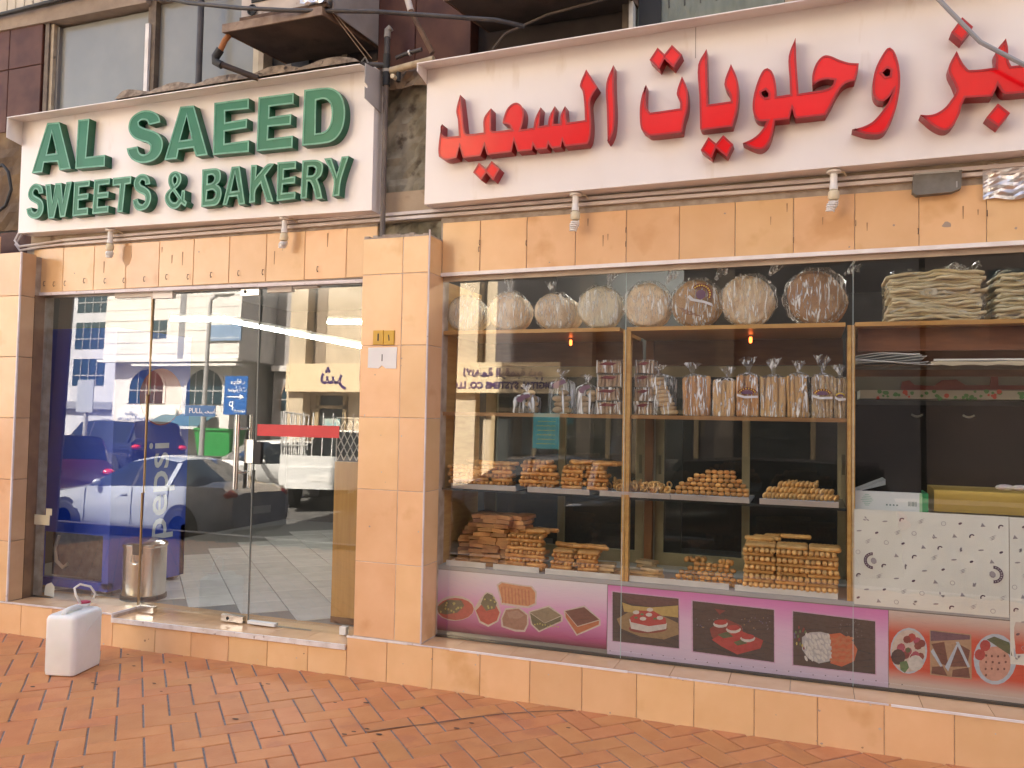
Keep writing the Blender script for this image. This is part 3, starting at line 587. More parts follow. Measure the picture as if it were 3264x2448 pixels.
('almond_picture','grey',2,[(2315,500),(2313,497),(2311,497),(2311,501),(2313,502)]),
('almond_picture','grey',2,[(2211,485),(2210,482),(2207,483),(2207,487),(2210,488)]),
('almond_picture','grey',2,[(2248,505),(2246,502),(2244,503),(2244,506),(2246,507)]),
('almond_picture','grey',2,[(2298,553),(2296,550),(2294,551),(2294,555),(2296,556)]),
('almond_picture','grey',2,[(2287,520),(2286,517),(2283,518),(2283,521),(2286,522)]),
('almond_picture','grey',2,[(2304,557),(2303,554),(2300,555),(2300,558),(2303,560)]),
('almond_picture','grey',2,[(2297,493),(2296,490),(2293,491),(2293,494),(2296,496)]),
('almond_picture','grey',2,[(2287,530),(2285,527),(2283,528),(2283,532),(2285,533)]),
('almond_picture','grey',2,[(2213,527),(2212,523),(2209,524),(2209,528),(2212,529)]),
('almond_picture','grey',2,[(2245,509),(2243,506),(2241,507),(2241,511),(2243,512)]),
('almond_picture','grey',2,[(2287,528),(2286,525),(2284,526),(2284,529),(2286,530)]),
('almond_picture','grey',2,[(2222,514),(2221,511),(2218,511),(2218,515),(2221,516)]),
('almond_picture','grey',2,[(2281,562),(2280,559),(2277,560),(2277,564),(2280,565)]),
('almond_picture','grey',2,[(2315,523),(2313,520),(2311,520),(2311,524),(2313,525)]),
('almond_picture','grey',2,[(2215,487),(2213,484),(2211,484),(2211,488),(2213,489)]),
('almond_picture','grey',2,[(2217,542),(2215,539),(2213,540),(2213,543),(2215,544)]),
('almond_picture','grey',2,[(2293,526),(2291,522),(2289,523),(2289,527),(2291,528)]),
('almond_picture','grey',2,[(2271,519),(2270,516),(2267,516),(2267,520),(2270,521)]),
('almond_picture','grey',2,[(2259,548),(2257,545),(2255,546),(2255,549),(2257,551)]),
('almond_picture','grey',2,[(2222,566),(2220,563),(2218,564),(2218,568),(2220,569)]),
('almond_picture','grey',2,[(2292,511),(2291,508),(2288,509),(2288,513),(2291,514)]),
('almond_picture','grey',2,[(2270,510),(2268,507),(2266,508),(2266,511),(2268,513)]),
('almond_picture','grey',2,[(2246,551),(2244,548),(2242,549),(2242,552),(2244,553)]),
('almond_picture','grey',2,[(2249,496),(2247,493),(2245,494),(2245,497),(2247,498)]),
('fruit_plate','paleblue',0,[(2614,457),(2610,421),(2598,388),(2580,361),(2556,342),(2531,333),(2505,335),(2481,349),(2462,372),(2450,402),(2446,437),(2451,474),(2463,507),(2481,534),(2505,553),(2531,562),(2557,559),(2580,545),(2598,522),(2610,491)]),
('fruit_plate','cream',1,[(2606,456),(2602,423),(2591,393),(2574,367),(2553,350),(2529,342),(2505,344),(2484,356),(2467,378),(2456,406),(2452,438),(2456,471),(2467,502),(2484,527),(2506,545),(2530,552),(2553,550),(2575,537),(2592,516),(2602,488)]),
('fruit_plate','crimson',2,[(2553,509),(2548,495),(2535,487),(2523,492),(2517,505),(2523,519),(2535,527),(2548,522)]),
('fruit_plate','berry',2,[(2587,502),(2582,488),(2569,481),(2557,485),(2551,498),(2557,513),(2569,520),(2582,515)]),
('fruit_plate','dkred',2,[(2607,492),(2602,478),(2589,471),(2577,475),(2572,488),(2577,503),(2590,510),(2602,506)]),
('fruit_plate','crimson',2,[(2538,434),(2533,419),(2520,412),(2508,416),(2503,430),(2508,444),(2520,451),(2533,447)]),
('fruit_plate','crimson',2,[(2515,464),(2510,449),(2497,442),(2484,447),(2479,460),(2484,474),(2497,482),(2510,477)]),
('fruit_plate','berry',2,[(2510,439),(2505,425),(2492,418),(2480,422),(2474,435),(2480,450),(2492,457),(2505,452)]),
('fruit_plate','berry',2,[(2510,450),(2505,435),(2492,428),(2479,432),(2474,445),(2479,460),(2492,467),(2505,463)]),
('fruit_plate','berry',2,[(2546,448),(2541,433),(2528,426),(2515,430),(2510,444),(2515,458),(2528,465),(2541,461)]),
('fruit_plate','berry',2,[(2512,461),(2507,447),(2494,440),(2481,444),(2476,457),(2481,472),(2494,479),(2507,475)]),
('fruit_plate','dkred',2,[(2590,478),(2585,464),(2572,457),(2560,461),(2555,474),(2560,489),(2573,496),(2585,491)]),
('fruit_plate','crimson',2,[(2564,519),(2558,505),(2546,497),(2533,502),(2528,515),(2533,530),(2546,537),(2558,532)]),
('fruit_plate','dkred',2,[(2540,505),(2535,490),(2523,483),(2510,488),(2505,501),(2510,515),(2523,522),(2535,518)]),
('fruit_plate','dkred',2,[(2601,428),(2596,414),(2583,406),(2571,411),(2565,424),(2571,438),(2583,445),(2596,441)]),
('fruit_plate','dkred',2,[(2534,426),(2529,411),(2516,404),(2503,408),(2498,421),(2503,436),(2516,443),(2529,439)]),
('fruit_plate','dkred',2,[(2571,421),(2566,407),(2553,399),(2541,404),(2535,417),(2541,431),(2553,438),(2566,434)]),
('fruit_plate','berry',2,[(2580,432),(2574,418),(2562,411),(2549,415),(2544,428),(2549,443),(2562,450),(2574,446)]),
('fruit_plate','darkplum',3,[(2516,415),(2511,395),(2499,379),(2482,372),(2466,375),(2454,388),(2449,407),(2454,428),(2466,443),(2482,451),(2499,447),(2511,434)]),
('fruit_plate','green',3,[(2489,386),(2520,397),(2534,369),(2513,336),(2493,349)]),
('fruit_plate','cream2',4,[(2597,395),(2592,375),(2579,359),(2562,352),(2544,355),(2531,367),(2526,386),(2531,407),(2544,422),(2562,430),(2579,427),(2592,414)]),
('fruit_plate','dkgreen',4,[(2540,452),(2536,442),(2527,437),(2519,440),(2515,449),(2519,459),(2527,464),(2536,461)]),
('triangle_pastry','tan',0,[(2625,563),(2809,559),(2810,341),(2627,340)]),
('triangle_pastry','mauve',1,[(2629,558),(2803,554),(2803,534),(2630,507)]),
('triangle_pastry','dkbrown',2,[(2633,493),(2690,510),(2710,390),(2677,401)]),
('triangle_pastry','dkbrown',2,[(2717,391),(2744,512),(2803,482),(2790,400)]),
('triangle_pastry','dkbrown',2,[(2636,381),(2683,390),(2703,345),(2633,347)]),
('triangle_pastry','dkbrown',2,[(2727,377),(2796,397),(2803,346),(2723,344)]),
('triangle_pastry','paleblue',3,[(2630,455),(2640,471),(2683,390),(2673,386)]),
('triangle_pastry','paleblue',3,[(2740,516),(2754,517),(2803,401),(2793,396)]),
('triangle_pastry','paleblue',3,[(2693,388),(2744,505),(2750,497),(2707,367)]),
('rice_plate','paleblue',0,[(3001,462),(2997,427),(2986,394),(2969,366),(2948,344),(2923,331),(2897,328),(2872,335),(2850,351),(2832,375),(2822,406),(2818,440),(2822,475),(2833,508),(2850,537),(2873,558),(2898,571),(2924,573),(2949,566),(2970,550),(2987,526),(2998,495)]),
('rice_plate','salmon',1,[(2977,437),(2973,408),(2961,382),(2943,361),(2921,348),(2898,345),(2876,352),(2858,369),(2846,392),(2842,421),(2846,450),(2858,477),(2877,498),(2899,510),(2922,513),(2944,505),(2962,489),(2974,465)]),
('rice_plate','crimson',2,[(2869,468),(2864,451),(2853,439),(2838,438),(2826,446),(2822,462),(2827,479),(2838,491),(2853,492),(2865,484)]),
('rice_plate','crimson',2,[(2892,514),(2887,497),(2876,486),(2861,484),(2849,493),(2845,509),(2850,526),(2861,537),(2876,539),(2888,530)]),
('rice_plate','dkgreen',2,[(2875,542),(2908,560),(2972,538),(2984,474),(2952,492),(2914,517)]),
('rice_plate','dkbrown',3,[(2878,465),(2875,459),(2870,458),(2867,464),(2870,470),(2875,470)]),
('rice_plate','dkbrown',3,[(2902,464),(2899,458),(2894,458),(2892,463),(2894,469),(2899,470)]),
('rice_plate','dkbrown',3,[(2928,467),(2926,461),(2921,460),(2918,465),(2921,471),(2926,472)]),
('rice_plate','dkbrown',3,[(2956,473),(2954,467),(2948,467),(2946,472),(2949,478),(2954,479)]),
('rice_plate','dkbrown',3,[(2877,433),(2875,427),(2870,427),(2867,432),(2870,438),(2875,439)]),
('rice_plate','dkbrown',3,[(2906,437),(2903,431),(2898,430),(2895,435),(2898,441),(2903,442)]),
('rice_plate','dkbrown',3,[(2933,436),(2930,430),(2925,429),(2922,434),(2925,440),(2930,441)]),
('rice_plate','dkbrown',3,[(2961,444),(2958,438),(2953,437),(2950,443),(2953,448),(2958,449)]),
('rice_plate','dkbrown',3,[(2875,400),(2872,394),(2867,393),(2865,398),(2867,404),(2872,405)]),
('rice_plate','dkbrown',3,[(2901,404),(2899,398),(2894,397),(2891,403),(2894,409),(2899,409)]),
('rice_plate','dkbrown',3,[(2928,405),(2925,399),(2920,398),(2918,403),(2920,409),(2925,410)]),
('rice_plate','dkbrown',3,[(2954,410),(2952,404),(2947,403),(2944,408),(2947,414),(2952,415)]),
('rice_plate','dkbrown',3,[(2876,370),(2874,364),(2868,363),(2866,369),(2869,375),(2874,376)])]
# ------------------------------------------------------------------ shared materials
GLASS = glass_mat('shop_glass', tint=(.90, .94, .93), k=3.2, ior=1.52)
TILE = M('orange_wall_tile', (.70, .425, .215), .22, col2=(.76, .485, .262), vs=5, vd=5, c0=.3, c1=.7, bump=.04, bs=40, rnd=.07, hrnd=.006, col3=(.64, .37, .17), vs3=3.2, t3=.6)
TILE_LIGHT = M('sill_tile', (.62, .37, .19), .22, col2=(.70, .44, .24), vs=6, vd=4, bump=.03, bs=40, rnd=.06)
MORTAR = M('mortar', (.42, .36, .30), .9, bump=.3, bs=90, col2=(.30, .24, .19), vs=14)
GROUT = M('tile_grout', (.55, .42, .32), .9, col2=(.35, .25, .18), vs=20)
TRIM = M('pvc_edge_trim', (.72, .66, .66), .45, col2=(.62, .54, .52), vs=9, vd=5, col3=(.30, .22, .18), vs3=35, t3=.66)
STEPTRIM = M('painted_step_nosing', (.74, .69, .66), .5, col2=(.60, .53, .48), vs=14, vd=6, col3=(.28, .20, .15), vs3=40, t3=.64)
ALU = M('aluminium', (.55, .55, .54), .35, metal=.9, bump=.03)
STEEL = M('polished_steel', (.72, .70, .67), .18, metal=1.0)
OLIVE = M('beige_aluminium_frame', (.36, .31, .20), .5, col2=(.30, .26, .16), vs=8)
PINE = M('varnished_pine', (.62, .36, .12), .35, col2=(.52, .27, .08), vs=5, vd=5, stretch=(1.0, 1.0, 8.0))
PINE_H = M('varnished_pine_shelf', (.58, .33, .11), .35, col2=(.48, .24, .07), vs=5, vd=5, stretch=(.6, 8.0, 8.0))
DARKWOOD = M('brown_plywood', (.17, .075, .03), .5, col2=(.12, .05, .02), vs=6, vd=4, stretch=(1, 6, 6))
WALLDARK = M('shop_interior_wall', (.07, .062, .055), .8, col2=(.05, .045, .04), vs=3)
PAPER = M('white_paper', (.78, .77, .74), .7, col2=(.73, .72, .70), vs=4)
WHITEPL = M('white_plastic', (.76, .75, .72), .4)
BLACK = M('black_rubber', (.02, .02, .02), .6)
RUST = M('rusty_iron', (.09, .045, .025), .8, col2=(.17, .10, .06), vs=16, vd=6, bump=.3, bs=80)
DARKPIPE = M('grey_pvc_pipe', (.035, .033, .037), .5, col2=(.07, .062, .06), vs=9)
MAROON = M('maroon_stone_cladding', (.062, .020, .013), .55, spec=.3, col2=(.105, .04, .024), vs=5, vd=6, bump=.05, bs=60, rnd=.08, col3=(.07, .022, .02), vs3=4, t3=.6)
STONE = M('weathered_render', (.17, .15, .105), .9, col2=(.38, .35, .27), vs=5, vd=8, c0=.38, c1=.66, bump=.5, bs=30, col3=(.09, .07, .05), vs3=7, t3=.56)
BEIGE = M('cream_paint', (.56, .47, .35), .6, col2=(.47, .38, .27), vs=6, vd=5)

def gz(x): return .0172 * min(0.0, x + .6)            # the pavement falls towards -X
def street_z(y):
    pts = [(-60, .55), (-16, .45), (-11, .05), (-9, -.2), (-7.5, -.55), (-5.2, -.5)]
    if y <= pts[0][0]: return pts[0][1]
    for (a, za), (b, zb) in zip(pts, pts[1:]):
        if a <= y <= b: return za + (zb - za) * (y - a) / (b - a)
    return -.5

# ------------------------------------------------------------------ pavement
PAVER = M('terracotta_paver', (.48, .185, .066), .52, col2=(.53, .225, .088), vs=7, vd=5, bump=.15, bs=70, rnd=.07, hrnd=.005, col3=(.43, .165, .07), vs3=5, t3=.58)
JOINT = M('paver_joint_sand', (.16, .155, .16), .95, col2=(.24, .225, .22), vs=40, bump=.3, bs=200)
pv = MB()
for x0, x1 in ((-20, -.6), (-.6, 60)):
    pv.hexa([(x0, -5.0, -.6), (x1, -5.0, -.6), (x1, .6, -.6), (x0, .6, -.6), (x0, -5.0, gz(x0) - .007), (x1, -5.0, gz(x1) - .007), (x1, .6, gz(x1) - .007), (x0, .6, gz(x0) - .007)])
pavement = tag(ob('pavement', pv, JOINT), kind='structure')
def paver_mb(L=.252, W=.126, j=.0095, c=.003, h=.03):
    b = MB(); x, y = L / 2 - j / 2, W / 2 - j / 2
    b.add([(-x, -y, -c), (x, -y, -c), (x, y, -c), (-x, y, -c), (-x + c, -y + c, 0), (x - c, -y + c, 0), (x - c, y - c, 0), (-x + c, y - c, 0), (-x, -y, -h), (x, -y, -h), (x, y, -h), (-x, y, -h)],
          [(4, 5, 6, 7), (0, 1, 5, 4), (1, 2, 6, 5), (2, 3, 7, 6), (3, 0, 4, 7), (8, 9, 1, 0), (9, 10, 2, 1), (10, 11, 3, 2), (11, 8, 0, 3)])
    return b
paver_me = paver_mb().mesh('paver'); paver_me.materials.append(PAVER)
ca, sa = math.cos(PI / 4), math.sin(PI / 4)
rest = MB(); near = []
HX, HY = -0.0127, -0.0057
for ix in range(-140, 140):
    for iy in range(-140, 140):
        d = (ix - iy) % 4
        if d == 0: u, v, hor = ix + 1.0, iy + .5, True
        elif d == 3: u, v, hor = ix + .5, iy + 1.0, False
        else: continue
        u *= .126; v *= .126
        x = u * ca - v * sa + HX; y = u * sa + v * ca + HY
        if not (-7.5 < x < 7.5 and -4.95 < y < .12): continue
        q = Vector((x, y, 0)) - camo.location; zc = q.dot(CF)
        inview = False
        if zc > .5:
            px = q.dot(CR) / zc * 2583 / 1632; py = q.dot(CU) / zc * 2583 / 1224
            inview = -1.06 < px < 1.04 and -1.09 < py < 1 and y < .09
        near.append((0 if inview else 1, zc, x, y, hor))
near.sort()
n_in = sum(1 for a in near if a[0] == 0)
for i, (k, zc, x, y, hor) in enumerate(near):
    rz = PI / 4 + (0 if hor else PI / 2) + random.uniform(-.008, .008)
    z = gz(x) + random.uniform(-.0022, .0018)
    if k == 0 and i < 300:
        o = bpy.data.objects.new('paver', paver_me); COL.objects.link(o); o.parent = pavement
        o.location = (x, y, z); o.rotation_euler = (random.uniform(-.012, .012), random.uniform(-.012, .012), rz)
    else:
        b = paver_mb(); c_, s_ = math.cos(rz), math.sin(rz)
        rest.add([(x + p[0] * c_ - p[1] * s_, y + p[0] * s_ + p[1] * c_, z + p[2]) for p in b.v], b.f[:5])
print('pavers in view', n_in, 'all', len(near))
rp = ob('paver_field', rest, PAVER, pavement); rp['kind'] = 'stuff'
# old repair crack across the pavers, gum spots
crack = MB(); C0 = [(.86, -.02), (.70, -.10), (.52, -.22), (.36, -.36), (.22, -.50), (.10, -.60), (-.02, -.72)]
for a, b in zip(C0, C0[1:]):
    dx, dy = b[0] - a[0], b[1] - a[1]; l = math.hypot(dx, dy); nx, ny = -dy / l * .004, dx / l * .004
    crack.add([(a[0] - nx, a[1] - ny, .0026), (b[0] - nx, b[1] - ny, .0026), (b[0] + nx, b[1] + ny, .0026), (a[0] + nx, a[1] + ny, .0026)], [(0, 1, 2, 3)])
ob('crack', crack, M('dark_dirt', (.10, .07, .055), .95), pavement)
spots = MB()
for i in range(34):
    x = random.uniform(-2.6, 1.2); y = random.uniform(-1.25, -.1); r = random.uniform(.006, .014); a0 = random.random() * 6
    if y < -.35 - (1.2 - x) * .35: continue
    spots.add([(x + r * 1.5 * math.cos(a0 + t), y + r * random.uniform(.5, 1) * math.sin(a0 + t), gz(x) + .003) for t in [2 * PI * k / 9 for k in range(9)]], [tuple(range(9))])
o = ob('gum_spot', spots, M('old_gum', (.07, .05, .04), .9), pavement); o['kind'] = 'stuff'

# ------------------------------------------------------------------ the bakery building
B = thing('bakery_building', 'bakery shopfront building with orange tiles, glass front and maroon stone above', 'building')
def part(name, mb, mat, parent=B, **k): return ob(name, mb, mat, parent, **k)

# upper storeys (above the picture) that shade the pavement, plus an added shading tower
up = MB(); up.box(-14, 16, .34, 9, 5.2, 8.4)
part('unseen_upper_wall', up, M('upper_render', (.50, .42, .33), .85, col2=(.42, .35, .27), vs=2))
rf = MB(); rf.box(-14.2, 16.2, .2, 9.2, 8.4, 8.65); part('roof', rf, BEIGE)
tw = MB(); tw.box(-9.6, 16, .5, 9, 8.65, 31); part('unseen_upper_wall', tw, M('upper_render', (0, 0, 0)))  # unseen tower added to shade the street and the facades opposite
core = MB(); core.box(-14, -4.6, .3, 9, -.6, 5.2).box(4.6, 16, .3, 9, -.6, 5.2).box(-4.6, 4.6, 5.0, 9, -.6, 5.2)
core.box(-4.6, 4.6, .34, 5.0, 3.02, 3.75)
part('side_wall', core, M('side_render', (.45, .36, .27), .85, col2=(.36, .29, .22), vs=2))

# ---- plinth
def quad_top(x0, x1, y0, y1, zb0, zb1, zt0, zt1): # slab with bottom/top heights at x0 and x1
    b = MB(); return b.hexa([(x0, y0, zb0), (x1, y0, zb1), (x1, y1, zb1), (x0, y1, zb0), (x0, y0, zt0), (x1, y0, zt1), (x1, y1, zt1), (x0, y1, zt0)])
ZP = .241
zl = lambda x: .191 + .016 * (x + 2.42)                # ledge on the far side of the door
zs = lambda x: .186 + .0135 * (x + .6)                 # door step
pl = MB()
pl.hexa(quad_top(-.575, 4.6, .006, .24, -.3, -.3, ZP - .012, ZP - .012).v)
pl.hexa(quad_top(-2.42, -.575, .006, .24, -.3, -.3, zs(-2.42) - .012, zs(-.575) - .012).v)
pl.hexa(quad_top(-4.6, -2.42, .006, .24, -.3, -.3, zl(-4.6) - .012, zl(-2.42) - .012).v)
plinth = part('plinth', pl, GROUT)
def htile(par, x0, x1, y0, zb0, zb1, zt0, zt1, mat=TILE, j=.0016, c=.0025, th=.012, name='tile'):
    b = MB(); x0 += j; x1 -= j; zt0 -= j; zt1 -= j; zb0 += j; zb1 += j
    p = [(x0, y0 + c, zb0), (x1, y0 + c, zb1), (x1, y0 + c, zt1), (x0, y0 + c, zt0), (x0 + c, y0, zb0 + c), (x1 - c, y0, zb1 + c), (x1 - c, y0, zt1 - c), (x0 + c, y0, zt0 - c), (x0, y0 + th, zb0), (x1, y0 + th, zb1), (x1, y0 + th, zt1), (x0, y0 + th, zt0)]
    b.add(p, [(4, 5, 6, 7), (0, 1, 5, 4), (1, 2, 6, 5), (2, 3, 7, 6), (3, 0, 4, 7), (8, 9, 1, 0), (9, 10, 2, 1), (10, 11, 3, 2), (11, 8, 0, 3)])
    cx, cz = (x0 + x1) / 2, (zb0 + zt0) / 2
    return ob(name, b, mat, par, loc=(cx, y0, cz))
def ttile(par, x0, x1, y0, y1, z0, z1, mat=TILE_LIGHT, j=.0015, name='tile'):
    b = MB(); b.hexa([(x0 + j, y0, z0 - .012), (x1 - j, y0, z1 - .012), (x1 - j, y1, z1 - .012), (x0 + j, y1, z0 - .012), (x0 + j, y0, z0), (x1 - j, y0, z1), (x1 - j, y1, z1), (x0 + j, y1, z0)])
    return ob(name, b, mat, par, loc=((x0 + x1) / 2, y0, z0))
xs = [-.575, -.3] + [i * .3 for i in range(0, 13)]
for a, b_ in zip(xs, xs[1:]):
    htile(plinth, a, b_, 0.0, gz(a) - .02, gz(b_) - .02, ZP - .006, ZP - .006)
for a, b_ in zip([-.09, .12] + [.3 * i + .17 for i in range(1, 12)], [.12] + [.3 * i + .17 for i in range(1, 13)]):
    ttile(plinth, a, b_, .004, .238, ZP, ZP)
xs = [-2.42, -2.19, -1.9, -1.6, -1.3, -1.0, -.7, -.575]
xs = [-2.42, -2.05, -1.75, -1.45, -1.15, -.85, -.575]
for a, b_ in zip(xs, xs[1:]): htile(plinth, a, b_, 0.0, gz(a) - .02, gz(b_) - .02, zs(a) - .030, zs(b_) - .030)
for a, b_ in zip([-2.42, -2.15, -1.82, -1.5, -1.17, -.9], [-2.15, -1.82, -1.5, -1.17, -.9, -.575]): ttile(plinth, a, b_, -.002, .238, zs(a), zs(b_))
xs = [-4.4, -4.1, -3.8, -3.5, -3.28, -2.98, -2.68, -2.42]
for a, b_ in zip(xs, xs[1:]): htile(plinth, a, b_, 0.0, gz(a) - .02, gz(b_) - .02, zl(a) - .012, zl(b_) - .012)
for a, b_ in zip([-3.42, -3.1, -2.8], [-3.1, -2.8, -2.423]): ttile(plinth, a, b_, .004, .238, zl(a), zl(b_))
def strip(x0, x1, z0, z1, h, y0=-.004, y1=.006):
    b = MB(); return b.hexa([(x0, y0, z0 - h), (x1, y0, z1 - h), (x1, y1, z1 - h), (x0, y1, z0 - h), (x0, y0, z0), (x1, y0, z1), (x1, y1, z1), (x0, y1, z0)])
WTRIM = M('white_edge_trim', (.80, .76, .73), .35, col2=(.74, .68, .64), vs=12, col3=(.3, .2, .15), vs3=30, t3=.7)
ob('edge_trim', strip(-.575, -.165, ZP + .002, ZP + .002, .010), WTRIM, plinth)
ob('edge_trim', strip(.11, 1.15, ZP + .002, ZP + .002, .010), WTRIM, plinth)
ob('edge_trim', strip(1.152, 2.42, ZP + .001, ZP + .001, .007, -.002), TRIM, plinth, label='worn broken stretch of edge trim with the paint gone')
ob('edge_trim', strip(2.43, 3.6, ZP + .002, ZP + .002, .010), WTRIM, plinth)
ob('edge_trim', strip(-.163, .108, ZP + .001, ZP + .001, .006, -.002), TRIM, plinth)
ob('edge_trim', strip(-4.4, -2.43, zl(-4.4) + .001, zl(-2.43) + .001, .010), TRIM, plinth)
ob('step_nosing', strip(-2.422, -.58, zs(-2.422) + .003, zs(-.58) + .003, .030, -.014, .0), STEPTRIM, plinth)
b = MB(); b.box(-2.432, -2.421, -.004, .2, zl(-2.42) - .03, zl(-2.42) + .002); ob('edge_trim', b, TRIM, plinth)

# ---- pillar between door bay and window
pb = MB(); pb.box(-.531, -.083, .0075, .30, .2, 2.655); pillar = part('pillar', pb, M('light_grout', (.60, .50, .42), .9, col2=(.42, .32, .25), vs=12))
lev = [.247, .259 + .437 - .002, 1.133, 1.570, 2.0069, 2.444, 2.668]
lev = [.247, .696, 1.133, 1.570, 2.007, 2.444, 2.668]
for z0, z1 in zip(lev, lev[1:]):
    htile(pillar, -.535, -.256, .005, z0, z0, z1, z1, th=.013); htile(pillar, -.256, -.084, .005, z0, z0, z1, z1, th=.013)
def stile(par, x, y0, y1, z0, z1, side=1, mat=TILE):
    """tile on a face looking along +X (side=1) or -X"""
    j, c = .0016, .002; b = MB(); d = -.012 * side
    y0 += j; y1 -= j; z0 += j; z1 -= j
    p = [(x - c * side, y0, z0), (x - c * side, y1, z0), (x - c * side, y1, z1), (x - c * side, y0, z1), (x, y0 + c, z0 + c), (x, y1 - c, z0 + c), (x, y1 - c, z1 - c), (x, y0 + c, z1 - c), (x + d, y0, z0), (x + d, y1, z0), (x + d, y1, z1), (x + d, y0, z1)]
    F = [(4, 5, 6, 7), (0, 1, 5, 4), (1, 2, 6, 5), (2, 3, 7, 6), (3, 0, 4, 7), (8, 9, 1, 0), (9, 10, 2, 1), (10, 11, 3, 2), (11, 8, 0, 3)]
    b.add(p, F if side > 0 else [f[::-1] for f in F])
    return ob('tile', b, mat, par, loc=(x, y0, (z0 + z1) / 2))
for z0, z1 in zip(lev, lev[1:]): stile(pillar, -.080, .013, .21, z0, z1)
b = MB(); b.box(-.0845, -.0775, .002, .014, .247, 2.70); ob('edge_trim', b, TRIM, pillar)
b = MB()
for i in range(14):                                   # broken mortar crest on top of the pillar
    x = -.53 + i * .031; b.box(x, x + .033, .01, .25, 2.655, 2.674 + random.uniform(0, .018))
ob('mortar_crest', b, MORTAR, pillar)
# ---- pilaster at the far end
pb = MB(); pb.box(-4.6, -3.437, .012, .30, .1, 2.735); pilaster = part('pilaster', pb, MORTAR)
lev2 = [.175, .612, 1.062, 1.514, 1.966, 2.42, 2.745]
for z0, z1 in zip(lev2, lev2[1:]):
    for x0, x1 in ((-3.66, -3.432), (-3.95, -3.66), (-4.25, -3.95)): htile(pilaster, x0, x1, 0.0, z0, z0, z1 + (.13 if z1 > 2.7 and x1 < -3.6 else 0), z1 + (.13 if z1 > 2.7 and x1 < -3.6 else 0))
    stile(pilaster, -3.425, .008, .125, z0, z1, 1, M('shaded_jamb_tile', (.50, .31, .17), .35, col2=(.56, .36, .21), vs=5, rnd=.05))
b = MB(); b.box(-3.433, -3.4225, -.004, .008, .175, 2.745); ob('edge_trim', b, TRIM, pilaster)
b = MB(); b.box(-3.50, -3.424, .126, .21, .17, 2.44); ob('door_jamb', b, M('bronze_jamb', (.16, .09, .05), .5, col2=(.22, .13, .07), vs=8), pilaster)

# ---- fascias
fb = MB(); fb.box(-3.6, -.54, .184, .34, 2.46, 2.84); fasL = part('fascia', fb, MORTAR)
xs = [-3.522 + .3055 * i for i in range(10)] + [-.535]; xs[9] = -.76
for a, b_ in zip(xs, xs[1:]):
    if b_ - a > .05: htile(fasL, a, b_, .178, 2.466, 2.466, 2.803 - .004 * (a + 3.5), 2.803 - .004 * (b_ + 3.5), th=.016)
hz0, hz1 = 2.454, 2.436
ob('header_trim', strip(-3.52, -.535, 2.466, 2.452, .022, .166, .182), TRIM, fasL)
fb = MB(); fb.box(-.09, 4.6, .184, .34, 2.47, 2.86); fasR = part('fascia', fb, MORTAR)
hr = lambda x: 2.452 + .0075 * max(0, x - .2)
xs = [-.124] + [.1758 + .3 * i for i in range(0, 12)]; xs[0] = -.078
for a, b_ in zip(xs, xs[1:]): htile(fasR, a, b_, .178, hr(a) + .012, hr(b_) + .012, 2.7805, 2.7805, th=.016)
ob('header_trim', strip(-.078, 3.7, hr(-.078) + .014, hr(3.7) + .014, .022, .164, .182), WTRIM, fasR)
b = MB(); b.hexa(quad_top(-.078, 3.7, .182, .262, hr(-.1) - .004, hr(3.7) - .004, hr(-.1) + .004, hr(3.7) + .004).v); ob('soffit', b, M('flaking_soffit', (.50, .38, .30), .8, col2=(.42, .30, .22), vs=10, col3=(.08, .045, .03), vs3=42, t3=.60), fasR)
b = MB(); b.hexa(quad_top(-.078, 3.7, .2, .216, hr(-.1) - .036, hr(3.7) - .036, hr(-.1) - .005, hr(3.7) - .005).v); ob('head_channel', b, M('beige_channel', (.52, .45, .37), .5, col2=(.42, .35, .28), vs=6), fasR)
# rough render strip above the tiles, hooks
rs = MB(); rs.box(-3.56, 4.6, .181, .34, 2.81, 3.0)
part('render_strip', rs, M('bare_render', (.46, .36, .25), .9, col2=(.36, .27, .18), vs=5, vd=6, bump=.35, bs=25, col3=(.25, .18, .12), vs3=9, t3=.62))
HOOK = M('rusty_hook', (.10, .07, .05), .6, metal=.4)
def hook(x, z, k=1.0, y=.176):
    b = MB(); b.tube([(x, y, z + .012 * k), (x, y - .012, z + .012 * k), (x, y - .016, z - .004 * k), (x, y - .010, z - .012 * k), (x, y - .002, z - .007 * k)], .0016 * k, 5)
    ob('hook', b, HOOK, fasR if x > -.3 else fasL)
for x in (-3.39, -3.29, -3.18, -2.99, -2.79, -2.61, -2.42, -2.22, -2.03, -1.83, -1.60, -1.40, -.97): hook(x, 2.53 + random.uniform(-.008, .01), 1.5)
for x, z in ((.176, 2.64), (.172, 2.60), (1.076, 2.66), (1.076, 2.58), (.476, 2.62), (1.976, 2.55), (2.28, 2.62), (2.57, 2.56), (2.876, 2.63)): hook(x, z, 1.2)
for x, z, r in ((-3.1, 2.60, .006), (-1.95, 2.70, .008), (.62, 2.50, .006), (1.62, 2.72, .007), (3.0, 2.55, .008), (2.70, 2.585, .025), (2.46, 2.60, .008), (2.25, 2.50, .007)):
    b = MB(); pts = [(x + r * random.uniform(.5, 1.1) * math.cos(t), z + r * random.uniform(.4, .9) * math.sin(t)) for t in [2 * PI * k / 9 for k in range(9)]]
    b.prism([pts], .1765, .178); ob('chip', b, M('chipped_tile', (.36, .28, .22), .9), fasR)

